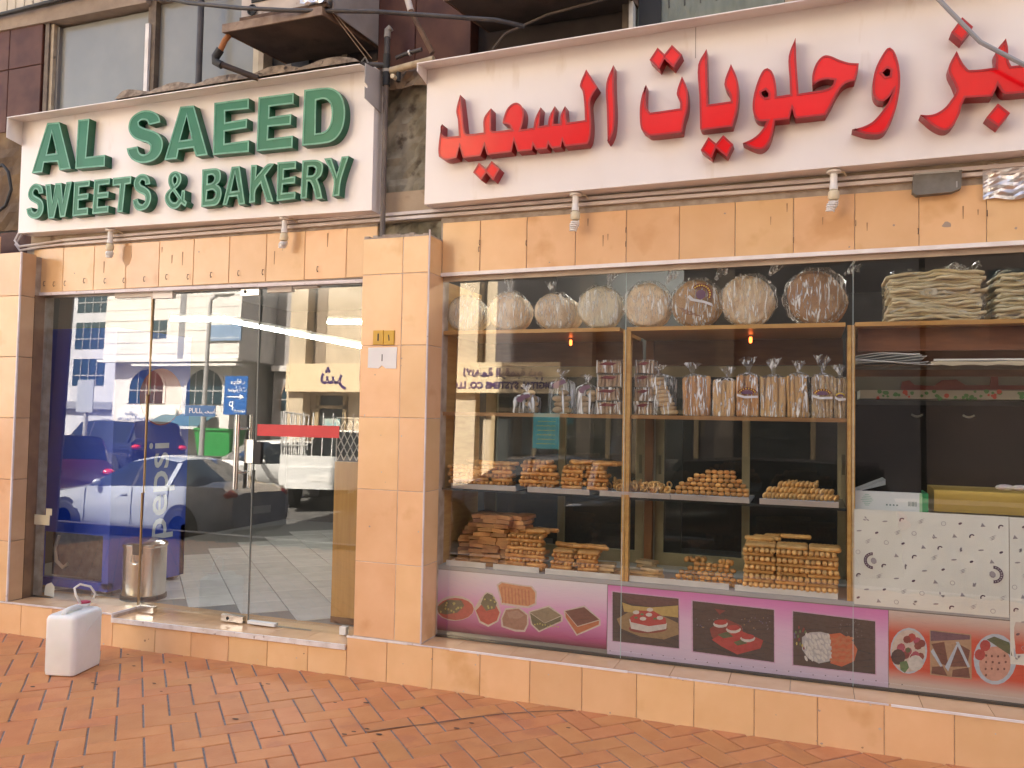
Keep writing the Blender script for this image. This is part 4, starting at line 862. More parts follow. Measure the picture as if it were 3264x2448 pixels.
# ---- shop room
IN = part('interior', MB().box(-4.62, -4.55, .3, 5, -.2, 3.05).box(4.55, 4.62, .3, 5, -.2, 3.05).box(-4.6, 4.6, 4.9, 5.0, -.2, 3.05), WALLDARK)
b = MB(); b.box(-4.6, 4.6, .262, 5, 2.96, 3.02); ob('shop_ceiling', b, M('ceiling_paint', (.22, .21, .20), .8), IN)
fl = MB(); fl.box(-4.6, 4.6, .24, 5, .0, .160); ob('floor_bed', fl, M('floor_grout', (.22, .21, .20), .9), IN)
FT = M('white_floor_tile', (.76, .74, .70), .25, col2=(.68, .66, .62), vs=6, vd=4, rnd=.06)
ftm = paver_mb(.33, .33, .006, .003, .01).mesh('floor_tile'); ftm.materials.append(FT)
for ix in range(-16, 17):
    for iy in range(-16, 17):
        x = (ix - iy) * .33 * ca - 1.7; y = (ix + iy) * .33 * ca + 1.6
        if -3.6 < x < -.4 and .46 < y < 4.4:
            o = bpy.data.objects.new('floor_tile', ftm); COL.objects.link(o); o.parent = IN; o.location = (x, y, .167); o.rotation_euler = (0, 0, PI / 4)
b = MB(); b.box(-3.5, -.55, .24, .45, .155, .166); ob('threshold', b, TILE_LIGHT, IN)

# ---- glazing: every pane leans back by about a degree
TILT = .020
def pane_mb(x0, x1, z0a, z0b, z1a, z1b, y=.21, t=.010):
    f = lambda z: y + math.tan(TILT) * (z - 1.3)
    b = MB(); b.hexa([(x0, f(z0a), z0a), (x1, f(z0b), z0b), (x1, f(z0b) + t, z0b), (x0, f(z0a) + t, z0a), (x0, f(z1a), z1a), (x1, f(z1b), z1b), (x1, f(z1b) + t, z1b), (x0, f(z1a) + t, z1a)])
    # only the outer sheet shows: one face towards the street plus its edges
    b.f = [b.f[2]]; b.m = [0]
    return b
def gy(z): return .21 + math.tan(TILT) * (z - 1.3)
SW = part('shop_window', MB().box(-.08, 3.7, .205, .232, ZP + .001, ZP + .012), BLACK)
for a, b_ in ((-.078, 1.068), (1.0705, 2.269), (2.2715, 3.7)): ob('pane', pane_mb(a, b_, ZP + .008, ZP + .008, hr(a) + .0, hr(b_) + .0), GLASS, SW)
EDGE = M('glass_edge', (.42, .52, .50), .2)
for x in (1.0692, 2.2702):
    b = MB(); b.box(x - .0012, x + .0012, gy(.3) - .001, gy(.3) + .004, .25, .95); b.box(x - .0012, x + .0012, gy(1.3) - .001, gy(1.3) + .004, .95, 1.8); b.box(x - .0012, x + .0012, gy(2.1) - .001, gy(2.1) + .004, 1.8, 2.45)
    ob('glass_joint', b, EDGE, SW)
DF = part('door_front', MB().box(-3.5, -2.43, .2, .23, .168, .178).box(-1.45, -.54, .2, .23, .17, .181), BLACK)
ob('fixed_pane', pane_mb(-3.475, -2.398, .18, .19, 2.45, 2.45), GLASS, DF)
ob('fixed_pane', pane_mb(-1.452, -.536, .18, .185, 2.45, 2.45), GLASS, DF)
b = MB(); b.box(-2.403, -2.391, gy(.8) - .006, gy(.8) + .006, .19, 1.0); b.box(-2.401, -2.389, gy(1.4) - .006, gy(1.4) + .006, 1.0, 1.7); b.box(-2.398, -2.386, gy(2.1) - .006, gy(2.1) + .006, 1.7, 2.42)
ob('pivot_stile', b, M('bronze_edge', (.25, .15, .06), .4, metal=.3), DF)
b = MB(); b.box(-1.460, -1.452, gy(.8) - .004, gy(.8) + .005, .2, 1.2); b.box(-1.458, -1.450, gy(1.8) - .004, gy(1.8) + .005, 1.2, 2.42); ob('glass_joint', b, M('dark_glass_edge', (.12, .13, .12), .3), DF)
b = MB(); b.box(-3.49, -.54, .215, .235, 2.43, 2.452); ob('head_rail', b, M('dull_rail', (.30, .26, .22), .4, metal=.4), DF)
door = part('glass_door', pane_mb(-2.388, -1.462, .205, .205, 2.42, 2.42), GLASS)
b = MB()
yh = .155
b.tube([(-1.560, yh, 1.07), (-1.556, yh, 1.57)], .0165, 14)
for z in (1.18, 1.475): b.cyl((-1.558, yh, z), (-1.53, gy(z) + .004, z), .0085, n=8)
ob('handle', b, STEEL, door, smooth=True)
b = MB(); b.tube([(-1.545, .275, 1.07), (-1.54, .275, 1.57)], .0135, 12)
for z in (1.18, 1.475): b.cyl((-1.5425, .275, z), (-1.53, gy(z) + .006, z), .0085, n=8)
ob('handle', b, STEEL, door, smooth=True)
b = MB(); b.box(-1.525, -1.455, gy(1.3) - .016, gy(1.3) + .02, 1.245, 1.402); b.cyl((-1.49, gy(1.3) - .019, 1.30), (-1.49, gy(1.3) - .014, 1.30), .012, n=12)
ob('lock_case', b, STEEL, door)
b = MB(); b.box(-1.452, -1.395, gy(1.3) - .014, gy(1.3) + .02, 1.24, 1.39); ob('strike_box', b, BLACK, DF)
def fitting(x0, x1, z0, z1, mat, nm='patch_fitting', par=door): return ob(nm, MB().box(x0, x1, gy((z0 + z1) / 2) - .018, gy((z0 + z1) / 2) + .02, z0, z1), mat, par)
fitting(-2.385, -2.205, 2.392, 2.447, M('white_enamel', (.82, .79, .76), .3))
f1 = fitting(-1.612, -1.462, 2.386, 2.436, STEEL); ob('keyhole', MB().cyl((-1.575, gy(2.41) - .0205, 2.412), (-1.575, gy(2.41) - .017, 2.412), .012, n=12), BLACK, door)
fitting(-2.385, -2.235, .172, .215, STEEL); fitting(-1.655, -1.478, .183, .226, STEEL)
ob('keyhole', MB().cyl((-1.60, gy(.2) - .0205, .205), (-1.60, gy(.2) - .017, .205), .011, n=12), BLACK, door)
for x0, x1, z0, z1 in ((-2.74, -2.39, 2.408, 2.446), (-1.395, -1.20, 2.40, 2.436), (-1.19, -1.0, 2.42, 2.432)): fitting(x0, x1, z0, z1, M('pale_bracket', (.62, .56, .50), .4), 'bracket', DF)
fitting(-1.44, -1.225, .186, .205, WHITEPL, 'shoe', DF); fitting(-.735, -.69, .19, .24, WHITEPL, 'shoe', DF); fitting(-.62, -.55, 2.37, 2.42, BLACK, 'bracket', DF)
# stickers on the glass
def decal(x0, x1, z0, z1, mat, name, par, y=None):
    yy = (gy((z0 + z1) / 2) if y is None else y) - .002
    return ob(name, MB().box(x0, x1, yy - .0008, yy, z0, z1), mat, par)
RED = M('red_vinyl', (.62, .035, .04), .45, col2=(.56, .03, .035), vs=8)
decal(-1.438, -.80, 1.43, 1.508, RED, 'warning_stripe', DF)
pb_ = decal(-2.055, -1.795, 1.553, 1.628, M('blue_vinyl', (.045, .15, .36), .45, col2=(.055, .17, .38), vs=6), 'pull_sticker', door)
INK = M('white_ink', (.85, .85, .83), .5)
ob('lettering', text_on('PULL', .052, (-1.965, gy(1.59) - .0035, 1.590), (1, 0, 0), (0, 0, 1)), INK, pb_)
ob('lettering', text_on('\ufe90\ufea4\ufeb3\ufe8d', .045, (-1.855, gy(1.59) - .0035, 1.588), (1, 0, 0), (0, 0, 1)), INK, pb_)
# house number plates on the pillar
YEL = M('yellow_enamel', (.62, .36, .02), .4, col2=(.56, .31, .02), vs=9)
pn = thing('number_plate', 'yellow enamel house number plates with latin and arabic one on the tiled pillar', 'number plate', (-.372, .003, 2.055))
ob('plate', MB().cham(-.445, -.374, -.004, .004, 2.012, 2.100, .002), YEL, pn); ob('plate', MB().cham(-.371, -.300, -.004, .004, 2.010, 2.098, .002), YEL, pn)
NUM = M('dark_print', (.03, .025, .02), .6)
ob('numeral', text_on('1', .06, (-.408, -.0052, 2.055), (1, 0, 0), (0, 0, 1), bold=.002), NUM, pn); ob('numeral', text_on('\u0661', .05, (-.335, -.0052, 2.052), (1, 0, 0), (0, 0, 1), bold=.0015), NUM, pn)
ps = thing('paper_notice', 'white paper notice with a printed one stuck below the yellow plates', 'notice', (-.38, .003, 1.93))
b = MB(); b.prism([[(-.478, 1.995), (-.478, 1.872), (-.405, 1.868), (-.382, 1.886), (-.355, 1.868), (-.284, 1.866), (-.280, 1.996)]], .0005, .004); ob('sheet', b, PAPER, ps)
ob('numeral', text_on('1', .062, (-.38, -.0006, 1.93), (1, 0, 0), (0, 0, 1)), NUM, ps)

# small chips, paint drips and mortar smears on the tiles
CHIP = M('chipped_tile', (0, 0, 0)); SMEAR = M('mortar_smear', (.50, .42, .34), .9); DRIP = M('brown_drip', (.34, .19, .09), .7)
rs_ = random.Random(11)
for i in range(26):
    x = rs_.uniform(-.5, 3.2) if i % 3 else rs_.uniform(-3.4, -.6); z = rs_.choice([.232, .228, .012, .02, .12, .17]) if x > -.5 else rs_.uniform(.0, .12); r = rs_.uniform(.003, .009)
    if x < -.5: z += gz(x)
    b = MB(); b.prism([[(x + r * rs_.uniform(.5, 1.3) * math.cos(t), z + r * rs_.uniform(.4, 1.0) * math.sin(t)) for t in [2 * PI * k / 8 for k in range(8)]]], -.0012, 0.001); ob('chip', b, rs_.choice([CHIP, SMEAR, DRIP]), plinth)
for i in range(12):
    x = rs_.uniform(-.52, -.1); z = rs_.uniform(.35, 2.6); r = rs_.uniform(.002, .006)
    b = MB(); b.prism([[(x + r * rs_.uniform(.5, 1.3) * math.cos(t), z + r * rs_.uniform(.5, 1.6) * math.sin(t)) for t in [2 * PI * k / 8 for k in range(8)]]], .0038, .006); ob('chip', b, rs_.choice([CHIP, SMEAR, DRIP]), pillar)
for i in range(9):
    x = rs_.uniform(0, 3.1); z = rs_.uniform(2.62, 2.76); h = rs_.uniform(.02, .07); wd = rs_.uniform(.0015, .004)
    b = MB(); b.prism([[(x - wd, z), (x - wd * .4, z - h), (x + wd * .3, z - h * .97), (x + wd, z)]], .1768, .179); ob('drip_stain', b, DRIP, fasR)
for i in range(7):
    x = rs_.uniform(-3.4, -.7); z = rs_.uniform(2.66, 2.78); h = rs_.uniform(.03, .10); wd = rs_.uniform(.002, .006)
    b = MB(); b.prism([[(x - wd, z), (x - wd * .4, z - h), (x + wd * .3, z - h * .97), (x + wd, z)]], .1768, .179); ob('drip_stain', b, DRIP, fasL)
b = MB(); b.prism([[(-2.63, 2.775), (-2.56, 2.78), (-2.555, 2.70), (-2.575, 2.64), (-2.61, 2.632), (-2.635, 2.67)]], .1766, .179); ob('drip_stain', b, M('faded_drip', (.50, .30, .15), .5), fasL)
# ------------------------------------------------------------------ sign boards
SIGNW = M('sign_white', (.80, .76, .74), .32, col2=(.76, .71, .68), vs=3, vd=5, stretch=(1.0, 1, .25), c0=.4, c1=.75, col3=(.70, .64, .59), vs3=9, t3=.66)
def sign_board(name, label, x0, x1, zb0, zb1, zt0, zt1, vis0, vis1, zv0, zv1):
    t = thing(name, label, 'shop sign', ((x0 + x1) / 2, .05, zb0))
    b = MB(); b.hexa([(x0, .05, zb0), (x1, .05, zb1), (x1, .178, zb1 - .0), (x0, .178, zb0 - .0), (x0, .05, zt0), (x1, .05, zt1), (x1, .178, zt1), (x0, .178, zt0)])
    ob('board', b, SIGNW, t)
    b = MB()   # visor: a sheet running forward from the top edge, with a turned-down lip
    b.hexa([(vis0, -.08, zv0), (vis1, -.08, zv1), (vis1, .185, zt1 + .002), (vis0, .185, zt0 + .002), (vis0, -.08, zv0 + .006), (vis1, -.08, zv1 + .006), (vis1, .185, zt1 + .009), (vis0, .185, zt0 + .009)])
    ob('visor', b, SIGNW, t)
    return t
SL = sign_board('shop_sign', 'white sign board with raised green english letters over the glass door', -3.535, -.508, 2.901, 2.859, 3.759, 3.768, -3.535, -.541, 3.735, 3.733)
b = MB(); b.hexa([(-3.535, -.078, 3.59), (-3.531, -.078, 3.59), (-3.531, .05, 3.568), (-3.535, .05, 3.568), (-3.535, -.078, 3.733), (-3.531, -.078, 3.733), (-3.531, .05, 3.757), (-3.535, .05, 3.757)]); ob('end_plate', b, SIGNW, SL)
ZINC = M('grey_zinc_plate', (.50, .47, .45), .45, metal=.1, col2=(.44, .41, .39), vs=5)
b = MB(); # bent bracket plate with a notch at the near end of the visor
yz = [(-.082, 3.735), (-.082, 3.618), (-.055, 3.612), (-.048, 3.600), (-.052, 3.588), (-.082, 3.590), (-.080, 3.52), (.13, 3.498), (.13, 3.765)]
k = len(yz); b.add([(-.5035, y, z) for y, z in yz] + [(-.4995, y, z) for y, z in yz], [tuple(range(k)), tuple(range(2 * k - 1, k - 1, -1))] + [(i, k + i, k + (i + 1) % k, (i + 1) % k) for i in range(k)])
plate = ob('end_bracket', b, ZINC, SL)
SR = sign_board('shop_sign', 'long white sign board with raised red arabic letters over the bread window', -.143, 3.55, 2.868, 2.901, 3.717, 3.76, -.149, 3.55, 3.684, 3.735)
b = MB(); b.hexa([(-.149, -.078, 3.64), (-.145, -.078, 3.64), (-.145, .05, 3.612), (-.149, .05, 3.612), (-.149, -.078, 3.682), (-.145, -.078, 3.682), (-.145, .05, 3.715), (-.149, .05, 3.715)]); ob('end_plate', b, SIGNW, SR)
b = MB(); b.box(1.47, 1.474, .0485, .05, 3.55, 3.72); ob('sheet_joint', b, M('grey_joint', (.35, .32, .3), .8), SR)
GF = M('green_acrylic', (.017, .15, .072), .3, spec=.3, col2=(.022, .175, .088), vs=5, vd=4, rnd=.05)
GE = M('green_edge', (.13, .38, .25), .35, col2=(.08, .27, .17), vs=14, vd=4)
GS = M('green_return', (.012, .10, .05), .4, col2=(.018, .13, .065), vs=6)
RFm = M('red_acrylic', (.74, .004, .010), .14, col2=(.70, .004, .009), vs=3, rnd=.03, spec=.35)
RE = M('red_edge', (.40, .006, .014), .3); RS = M('red_return', (.30, .006, .012), .35)
def letters(data, t, yf, yb, fm, em, sm, er, nm):
    for loops in data:
        L2 = [smooth_poly([(x / 1000, z / 1000) for x, z in l]) for l in loops]
        b = MB()
        # raised rim, recessed face, side returns
        ins = []
        for i, l in enumerate(L2):
            q = inset(l, er if i == 0 else -er); ins.append(q)
        b.fill(ins, yf + .003, 0)
        for l, q in zip(L2, ins):
            k = len(l); ar = sum(l[i - 1][0] * l[i][1] - l[i][0] * l[i - 1][1] for i in range(k))
            P = [(x, yf, z) for x, z in l] + [(x, yf, z) for x, z in q] + [(x, yf + .003, z) for x, z in q]
            F = []
            hole = l is not L2[0]
            for i in range(k):
                j = (i + 1) % k
                a_ = (i, j, k + j, k + i); c_ = (k + i, k + j, 2 * k + j, 2 * k + i)
                flip = (ar < 0) != hole
                F += [a_[::-1], c_[::-1]] if flip else [a_, c_]
            b.add(P, F, 1)
            l2 = l if (ar > 0) != hole else l[::-1]
            b.add([(x, yf, z) for x, z in l2] + [(x, yb, z) for x, z in l2], [(i, k + i, k + (i + 1) % k, (i + 1) % k) for i in range(k)], 2)
        x0 = sum(p[0] for p in L2[0]) / len(L2[0]); z0 = sum(p[1] for p in L2[0]) / len(L2[0])
        ob(nm, b, [fm, em, sm], t, loc=(x0, yf, z0))
letters(GREEN_OUTLINES, SL, -.012, .05, GF, GE, GS, .011, 'letter')
letters(RED_OUTLINES, SR, -.030, .05, RFm, RE, RS, .010, 'letter')

# ------------------------------------------------------------------ conduits, lamps, junction box, foil
CW = M('white_conduit', (.66, .60, .58), .45, col2=(.58, .51, .48), vs=8)
for z, y, nm in ((2.842, .150, 'upper'), (2.813, .158, 'lower')):
    t = thing('cable_trunking', 'slim white cable trunking strip under the sign boards, %s of two' % nm, 'cable trunking', (0, y, z), 'cable trunking strips under the signs')
    b = MB(); b.hexa([(-3.2, y, z), (4.2, y, z + .006), (4.2, y + .018, z + .006), (-3.2, y + .018, z), (-3.2, y, z + .019), (4.2, y, z + .025), (4.2, y + .018, z + .025), (-3.2, y + .018, z + .019)]); ob('channel', b, CW, t)
    b = MB(); b.tube([(-3.2, y + .009, z + .01), (-3.45, y - .0, z + (.0 if nm == 'lower' else -.008)), (-3.62, y - .02, z - .02), (-3.68, y - .01, z + .03), (-3.66, y + .02, z + .12)], .009, 7); ob('cable_tail', b, CW, t, smooth=True)
WB = M('lamp_white', (.80, .79, .75), .3); IVORY = M('lamp_base_ivory', (.68, .60, .42), .4)
def cfl(x, ztop, zbot, lab, lean):
    y = .10; t = thing('spiral_lamp', lab, 'lamp', (x, y, ztop), 'unlit spiral lamps under the signs')
    b = MB(); b.lathe([(.001, ztop + .002), (.036, ztop), (.036, ztop - .010), (.018, ztop - .014), (.018, ztop - .075), (.021, ztop - .076), (.021, ztop - .098), (.001, ztop - .098)], (x, y, 0), 14); ob('holder', b, WHITEPL, t, smooth=True)
    zz = ztop - .098; b = MB(); b.lathe([(.014, zz), (.027, zz - .012), (.029, zz - .040), (.022, zz - .052), (.001, zz - .052)], (x, y, 0), 14); ob('ballast', b, IVORY, t, smooth=True)
    zs_ = zz - .052; n = 72; turns = 5.0; P = []
    for i in range(n + 1):
        q = i / n; a = turns * 2 * PI * q; r = .019 + .006 * math.sin(PI * min(1, q * 1.3)); P.append((x + lean * q * .02 + r * math.cos(a), y + r * math.sin(a), zs_ - .006 - (zs_ - .008 - zbot) * q))
    b = MB(); b.tube(P, .0046, 6); ob('spiral_tube', b, WB, t, smooth='all')
    b = MB(); b.tube([(x + .03, y, ztop - .008), (x + .05, y + .02, ztop - .006), (x + .062, y + .05, ztop - .02)], .004, 6); ob('flex', b, IVORY, t)
cfl(-2.680, 2.885, 2.682, 'spiral lamp hanging below the letters of the word sweets', -.2)
cfl(-1.188, 2.868, 2.668, 'spiral lamp hanging under the word bakery', -.8)
cfl(.795, 2.872, 2.656, 'spiral lamp under the red arabic sign, closer to the pillar', -.6)
cfl(2.172, 2.884, 2.671, 'spiral lamp under the red arabic sign, beside the grey junction box', -.9)
jb = thing('junction_box', 'dirty grey junction box fixed above the window tiles', 'junction box', (2.65, .16, 2.75))
b = MB(); b.prism([[(2.541, 2.752), (2.56, 2.735), (2.72, 2.74), (2.757, 2.756), (2.762, 2.846), (2.545, 2.838)]], .130, .186); ob('housing', b, M('dirty_grey_box', (.20, .19, .17), .6, col2=(.13, .12, .10), vs=9, vd=6, bump=.3, bs=40), jb)
b = MB(); b.box(2.552, 2.748, .126, .130, 2.838, 2.846).box(2.735, 2.741, .125, .130, 2.76, 2.79); ob('cover_rim', b, M('worn_grey', (.36, .35, .33), .5), jb)
ft = thing('foil_tape', 'silver foil tape patched over the wall above the window', 'foil tape', (2.95, .16, 2.75))
b = MB(); nx, nz = 14, 10; P = []
for i in range(nx + 1):
    for j in range(nz + 1): P.append((2.856 + .36 * i / nx, .163 - .012 * random.random(), 2.695 + .168 * j / nz + .008 * math.sin(i * .9)))
b.add(P, [(i * (nz + 1) + j, (i + 1) * (nz + 1) + j, (i + 1) * (nz + 1) + j + 1, i * (nz + 1) + j + 1) for i in range(nx) for j in range(nz)])
ob('foil', b, M('crinkled_foil', (.72, .72, .72), .28, metal=.9, bump=.5, bs=30), ft)

# ------------------------------------------------------------------ wall above the signs
UW = MB(); UW.box(-4.6, 4.6, .36, .45, 2.9, 5.25); part('upper_backing', UW, M('dark_render', (.075, .055, .045), .9, col2=(.05, .035, .03), vs=4))
st = MB()
def rough_panel(b, x0, x1, z0, z1, y, n=14, amp=.012):
    P = []; m = max(3, int(n * (z1 - z0) / max(.05, x1 - x0)));
    for i in range(n + 1):
        for j in range(m + 1): P.append((x0 + (x1 - x0) * i / n, y + random.uniform(-amp, amp), z0 + (z1 - z0) * j / m))
    b.add(P, [(i * (m + 1) + j, (i + 1) * (m + 1) + j, (i + 1) * (m + 1) + j + 1, i * (m + 1) + j + 1) for i in range(n) for j in range(m)])
rough_panel(st, -.62, -.02, 2.66, 3.72, .235); part('weathered_pier', st, STONE)
b = MB(); rough_panel(b, -.55, -.12, 3.66, 3.80, .16, 10, .02); b.box(-.6, -.06, .17, .3, 3.70, 3.76); part('pier_ledge', b, M('dusty_ledge', (.30, .22, .15), .9, col2=(.20, .15, .11), vs=9, bump=.4))
st = MB(); rough_panel(st, -4.5, -3.50, 2.98, 3.86, .225); part('weathered_pier', st, M('brown_stained_render', (.22, .145, .075), .9, col2=(.10, .065, .04), vs=4, vd=8, bump=.5, bs=30))
mb_ = MB(); mb_.cham(-4.55, -3.45, .20, .34, 2.76, 2.96, .004); part('maroon_panel', mb_, MAROON)
for x0, x1, z0, z1 in ((-4.5, -3.93, 3.77, 4.27), (-3.925, -3.575, 3.77, 4.27), (-4.5, -3.93, 4.275, 4.66), (-3.925, -3.575, 4.275, 4.66)):
    b = MB(); b.cham(x0, x1, .215, .36, z0, z1, .004); ob('maroon_panel', b, MAROON, B, loc=(x0, .215, z0))
for x0, x1, z0, z1 in ((-.60, -.33, 3.78, 4.36), (-.326, .06, 3.78, 4.36), (-.60, -.33, 4.365, 5.1), (-.326, .06, 4.365, 5.1)):
    b = MB(); b.cham(x0, x1, .235, .37, z0, z1, .004); ob('maroon_panel', b, MAROON, B, loc=(x0, .235, z0))
# first-floor window with frosted panes
FR = M('window_frame_cream', (.44, .36, .25), .6, col2=(.32, .25, .17), vs=9, vd=5, col3=(.15, .11, .08), vs3=24, t3=.62)
DKF = M('window_frame_dark', (.10, .07, .05), .7, col2=(.16, .12, .08), vs=12)
FROST = M('frosted_glass', (.22, .22, .195), .2, col2=(.27, .265, .23), vs=2.2, vd=4, c0=.35, c1=.7, spec=.5, coat=.25)
wn = part('upper_window', MB().box(-3.55, -3.51, .22, .36, 3.76, 4.60), DKF)
b = MB(); b.box(-3.508, -3.478, .235, .36, 3.76, 4.585); ob('frame', b, FR, wn)
b = MB(); b.box(-3.476, -3.452, .262, .36, 3.76, 4.57); ob('frame', b, M('grey_gasket', (.17, .155, .14), .7), wn)
b = MB(); b.box(-3.452, -2.555, .290, .296, 3.76, 4.57); ob('pane', b, FROST, wn)
b = MB(); b.box(-2.475, -1.60, .290, .296, 3.76, 4.60); ob('pane', b, FROST, wn)
b = MB(); b.box(-2.553, -2.52, .225, .31, 3.76, 4.44); ob('mullion', b, M('white_mullion', (.72, .68, .64), .5, col2=(.6, .55, .5), vs=9), wn)
b = MB(); b.box(-2.518, -2.478, .245, .36, 3.76, 4.62).box(-2.553, -2.52, .25, .36, 4.442, 4.62); ob('mullion', b, DKF, wn)
b = MB(); b.box(-1.62, -1.56, .275, .36, 3.76, 4.6); ob('frame', b, M('cream_board', (.55, .47, .34), .6, col2=(.48, .40, .28), vs=6), wn)
b = MB(); b.box(-1.555, -1.52, .25, .36, 3.76, 4.7).box(-1.515, -1.505, .24, .36, 3.76, 4.7); ob('frame', b, FR, wn)
lt = MB(); lt.hexa([(-4.6, .20, 4.60), (-2.53, .20, 4.585), (-2.53, .36, 4.585), (-4.6, .36, 4.60), (-4.6, .20, 4.70), (-2.53, .20, 4.72), (-2.53, .36, 4.72), (-4.6, .36, 4.70)]); part('lintel', lt, M('dirty_concrete', (.30, .23, .17), .85, col2=(.22, .165, .12), vs=6, vd=6, bump=.2))
b = MB(); b.box(-2.46, -1.5, .22, .36, 4.60, 4.75); part('lintel', b, M('dirty_concrete', (0, 0, 0)))
RIB = M('ribbed_cream_panel', (.55, .48, .38), .7, col2=(.46, .39, .29), vs=5, vd=6, stretch=(1, 1, .3), col3=(.14, .10, .07), vs3=16, t3=.66)
par_ = part('parapet', MB().box(-4.6, -2.6, .215, .36, 4.70, 5.25), M('parapet_groove', (.10, .08, .06), .9))
for i in range(21):
    x = -4.6 + i * .094; b = MB(); b.cham(x + .004, x + .09, .19, .215, 4.735, 5.25, .004); ob('plank', b, RIB, par_, loc=(x, .19, 4.735))
b = MB(); b.tube([(-4.6, .17, 4.705), (-3.9, .165, 4.705), (-3.3, .16, 4.722), (-2.7, .155, 4.735), (-2.0, .15, 4.77)], .016, 8)
bc = thing('black_cable', 'thick black cable running along the ledge above the frosted window', 'cable', (-3.3, .16, 4.7)); ob('cable', b, BLACK, bc, smooth=True)

# opening behind the air conditioner: boards, louvre
b = MB(); b.box(-1.5, -.62, .30, .36, 3.75, 3.93); part('board', b, M('tan_board', (.36, .23, .13), .7, col2=(.27, .16, .09), vs=4, vd=5))
b = MB(); b.box(-1.5, -1.2, .335, .36, 3.93, 4.3); part('dark_opening', b, BLACK)
lv = part('louvre', MB().box(-1.50, -1.34, .33, .345, 3.92, 4.02), M('louvre_backing', (.2, .16, .12), .7))
for z in (3.935, 3.96, 3.985): ob('slat', MB().box(-1.48, -1.33, .315, .332, z, z + .011), M('louvre_white', (.62, .58, .52), .4), lv)
b = MB(); b.box(-.90, -.86, .28, .36, 3.74, 4.0); part('post', b, DKF)
# sand-bag like roll of dirt along the top of the sign board
def debris(name, label, x0, x1, z, y, h, mat):
    b = MB(); n = 40; P = []
    for i in range(n + 1):
        x = x0 + (x1 - x0) * i / n; hh = h * (.35 + .65 * abs(math.sin(i * .37 + 1)) * random.uniform(.7, 1.0))
        if i in (0, n): hh *= .1
        zz = z(x); P += [(x, y - .07, zz), (x, y - .05, zz + hh * .8), (x, y, zz + hh), (x, y + .06, zz + hh * .9), (x, y + .1, zz)]
    b.add(P, [(i * 5 + j, i * 5 + 5 + j, i * 5 + 6 + j, i * 5 + 1 + j) for i in range(n) for j in range(4)])
    o = ob(name, b, mat, smooth='all'); tag(o, label, 'debris'); return o
DIRT = M('dusty_rubble', (.15, .105, .07), .95, col2=(.38, .29, .20), vs=18, vd=8, bump=.8, bs=60, col3=(.08, .055, .04), vs3=20, t3=.6)
debris('mortar_debris', 'crumbling mortar and dust heaped on top of the green lettered sign', -2.5, -.55, lambda x: 3.748 + .003 * (x + 3.5) , -.01, .085, DIRT)
debris('mortar_debris', 'dust and rubble lying on top of the red lettered sign', -.1, 3.4, lambda x: 3.722 + .0118 * (x + .14), .10, .035, DIRT)

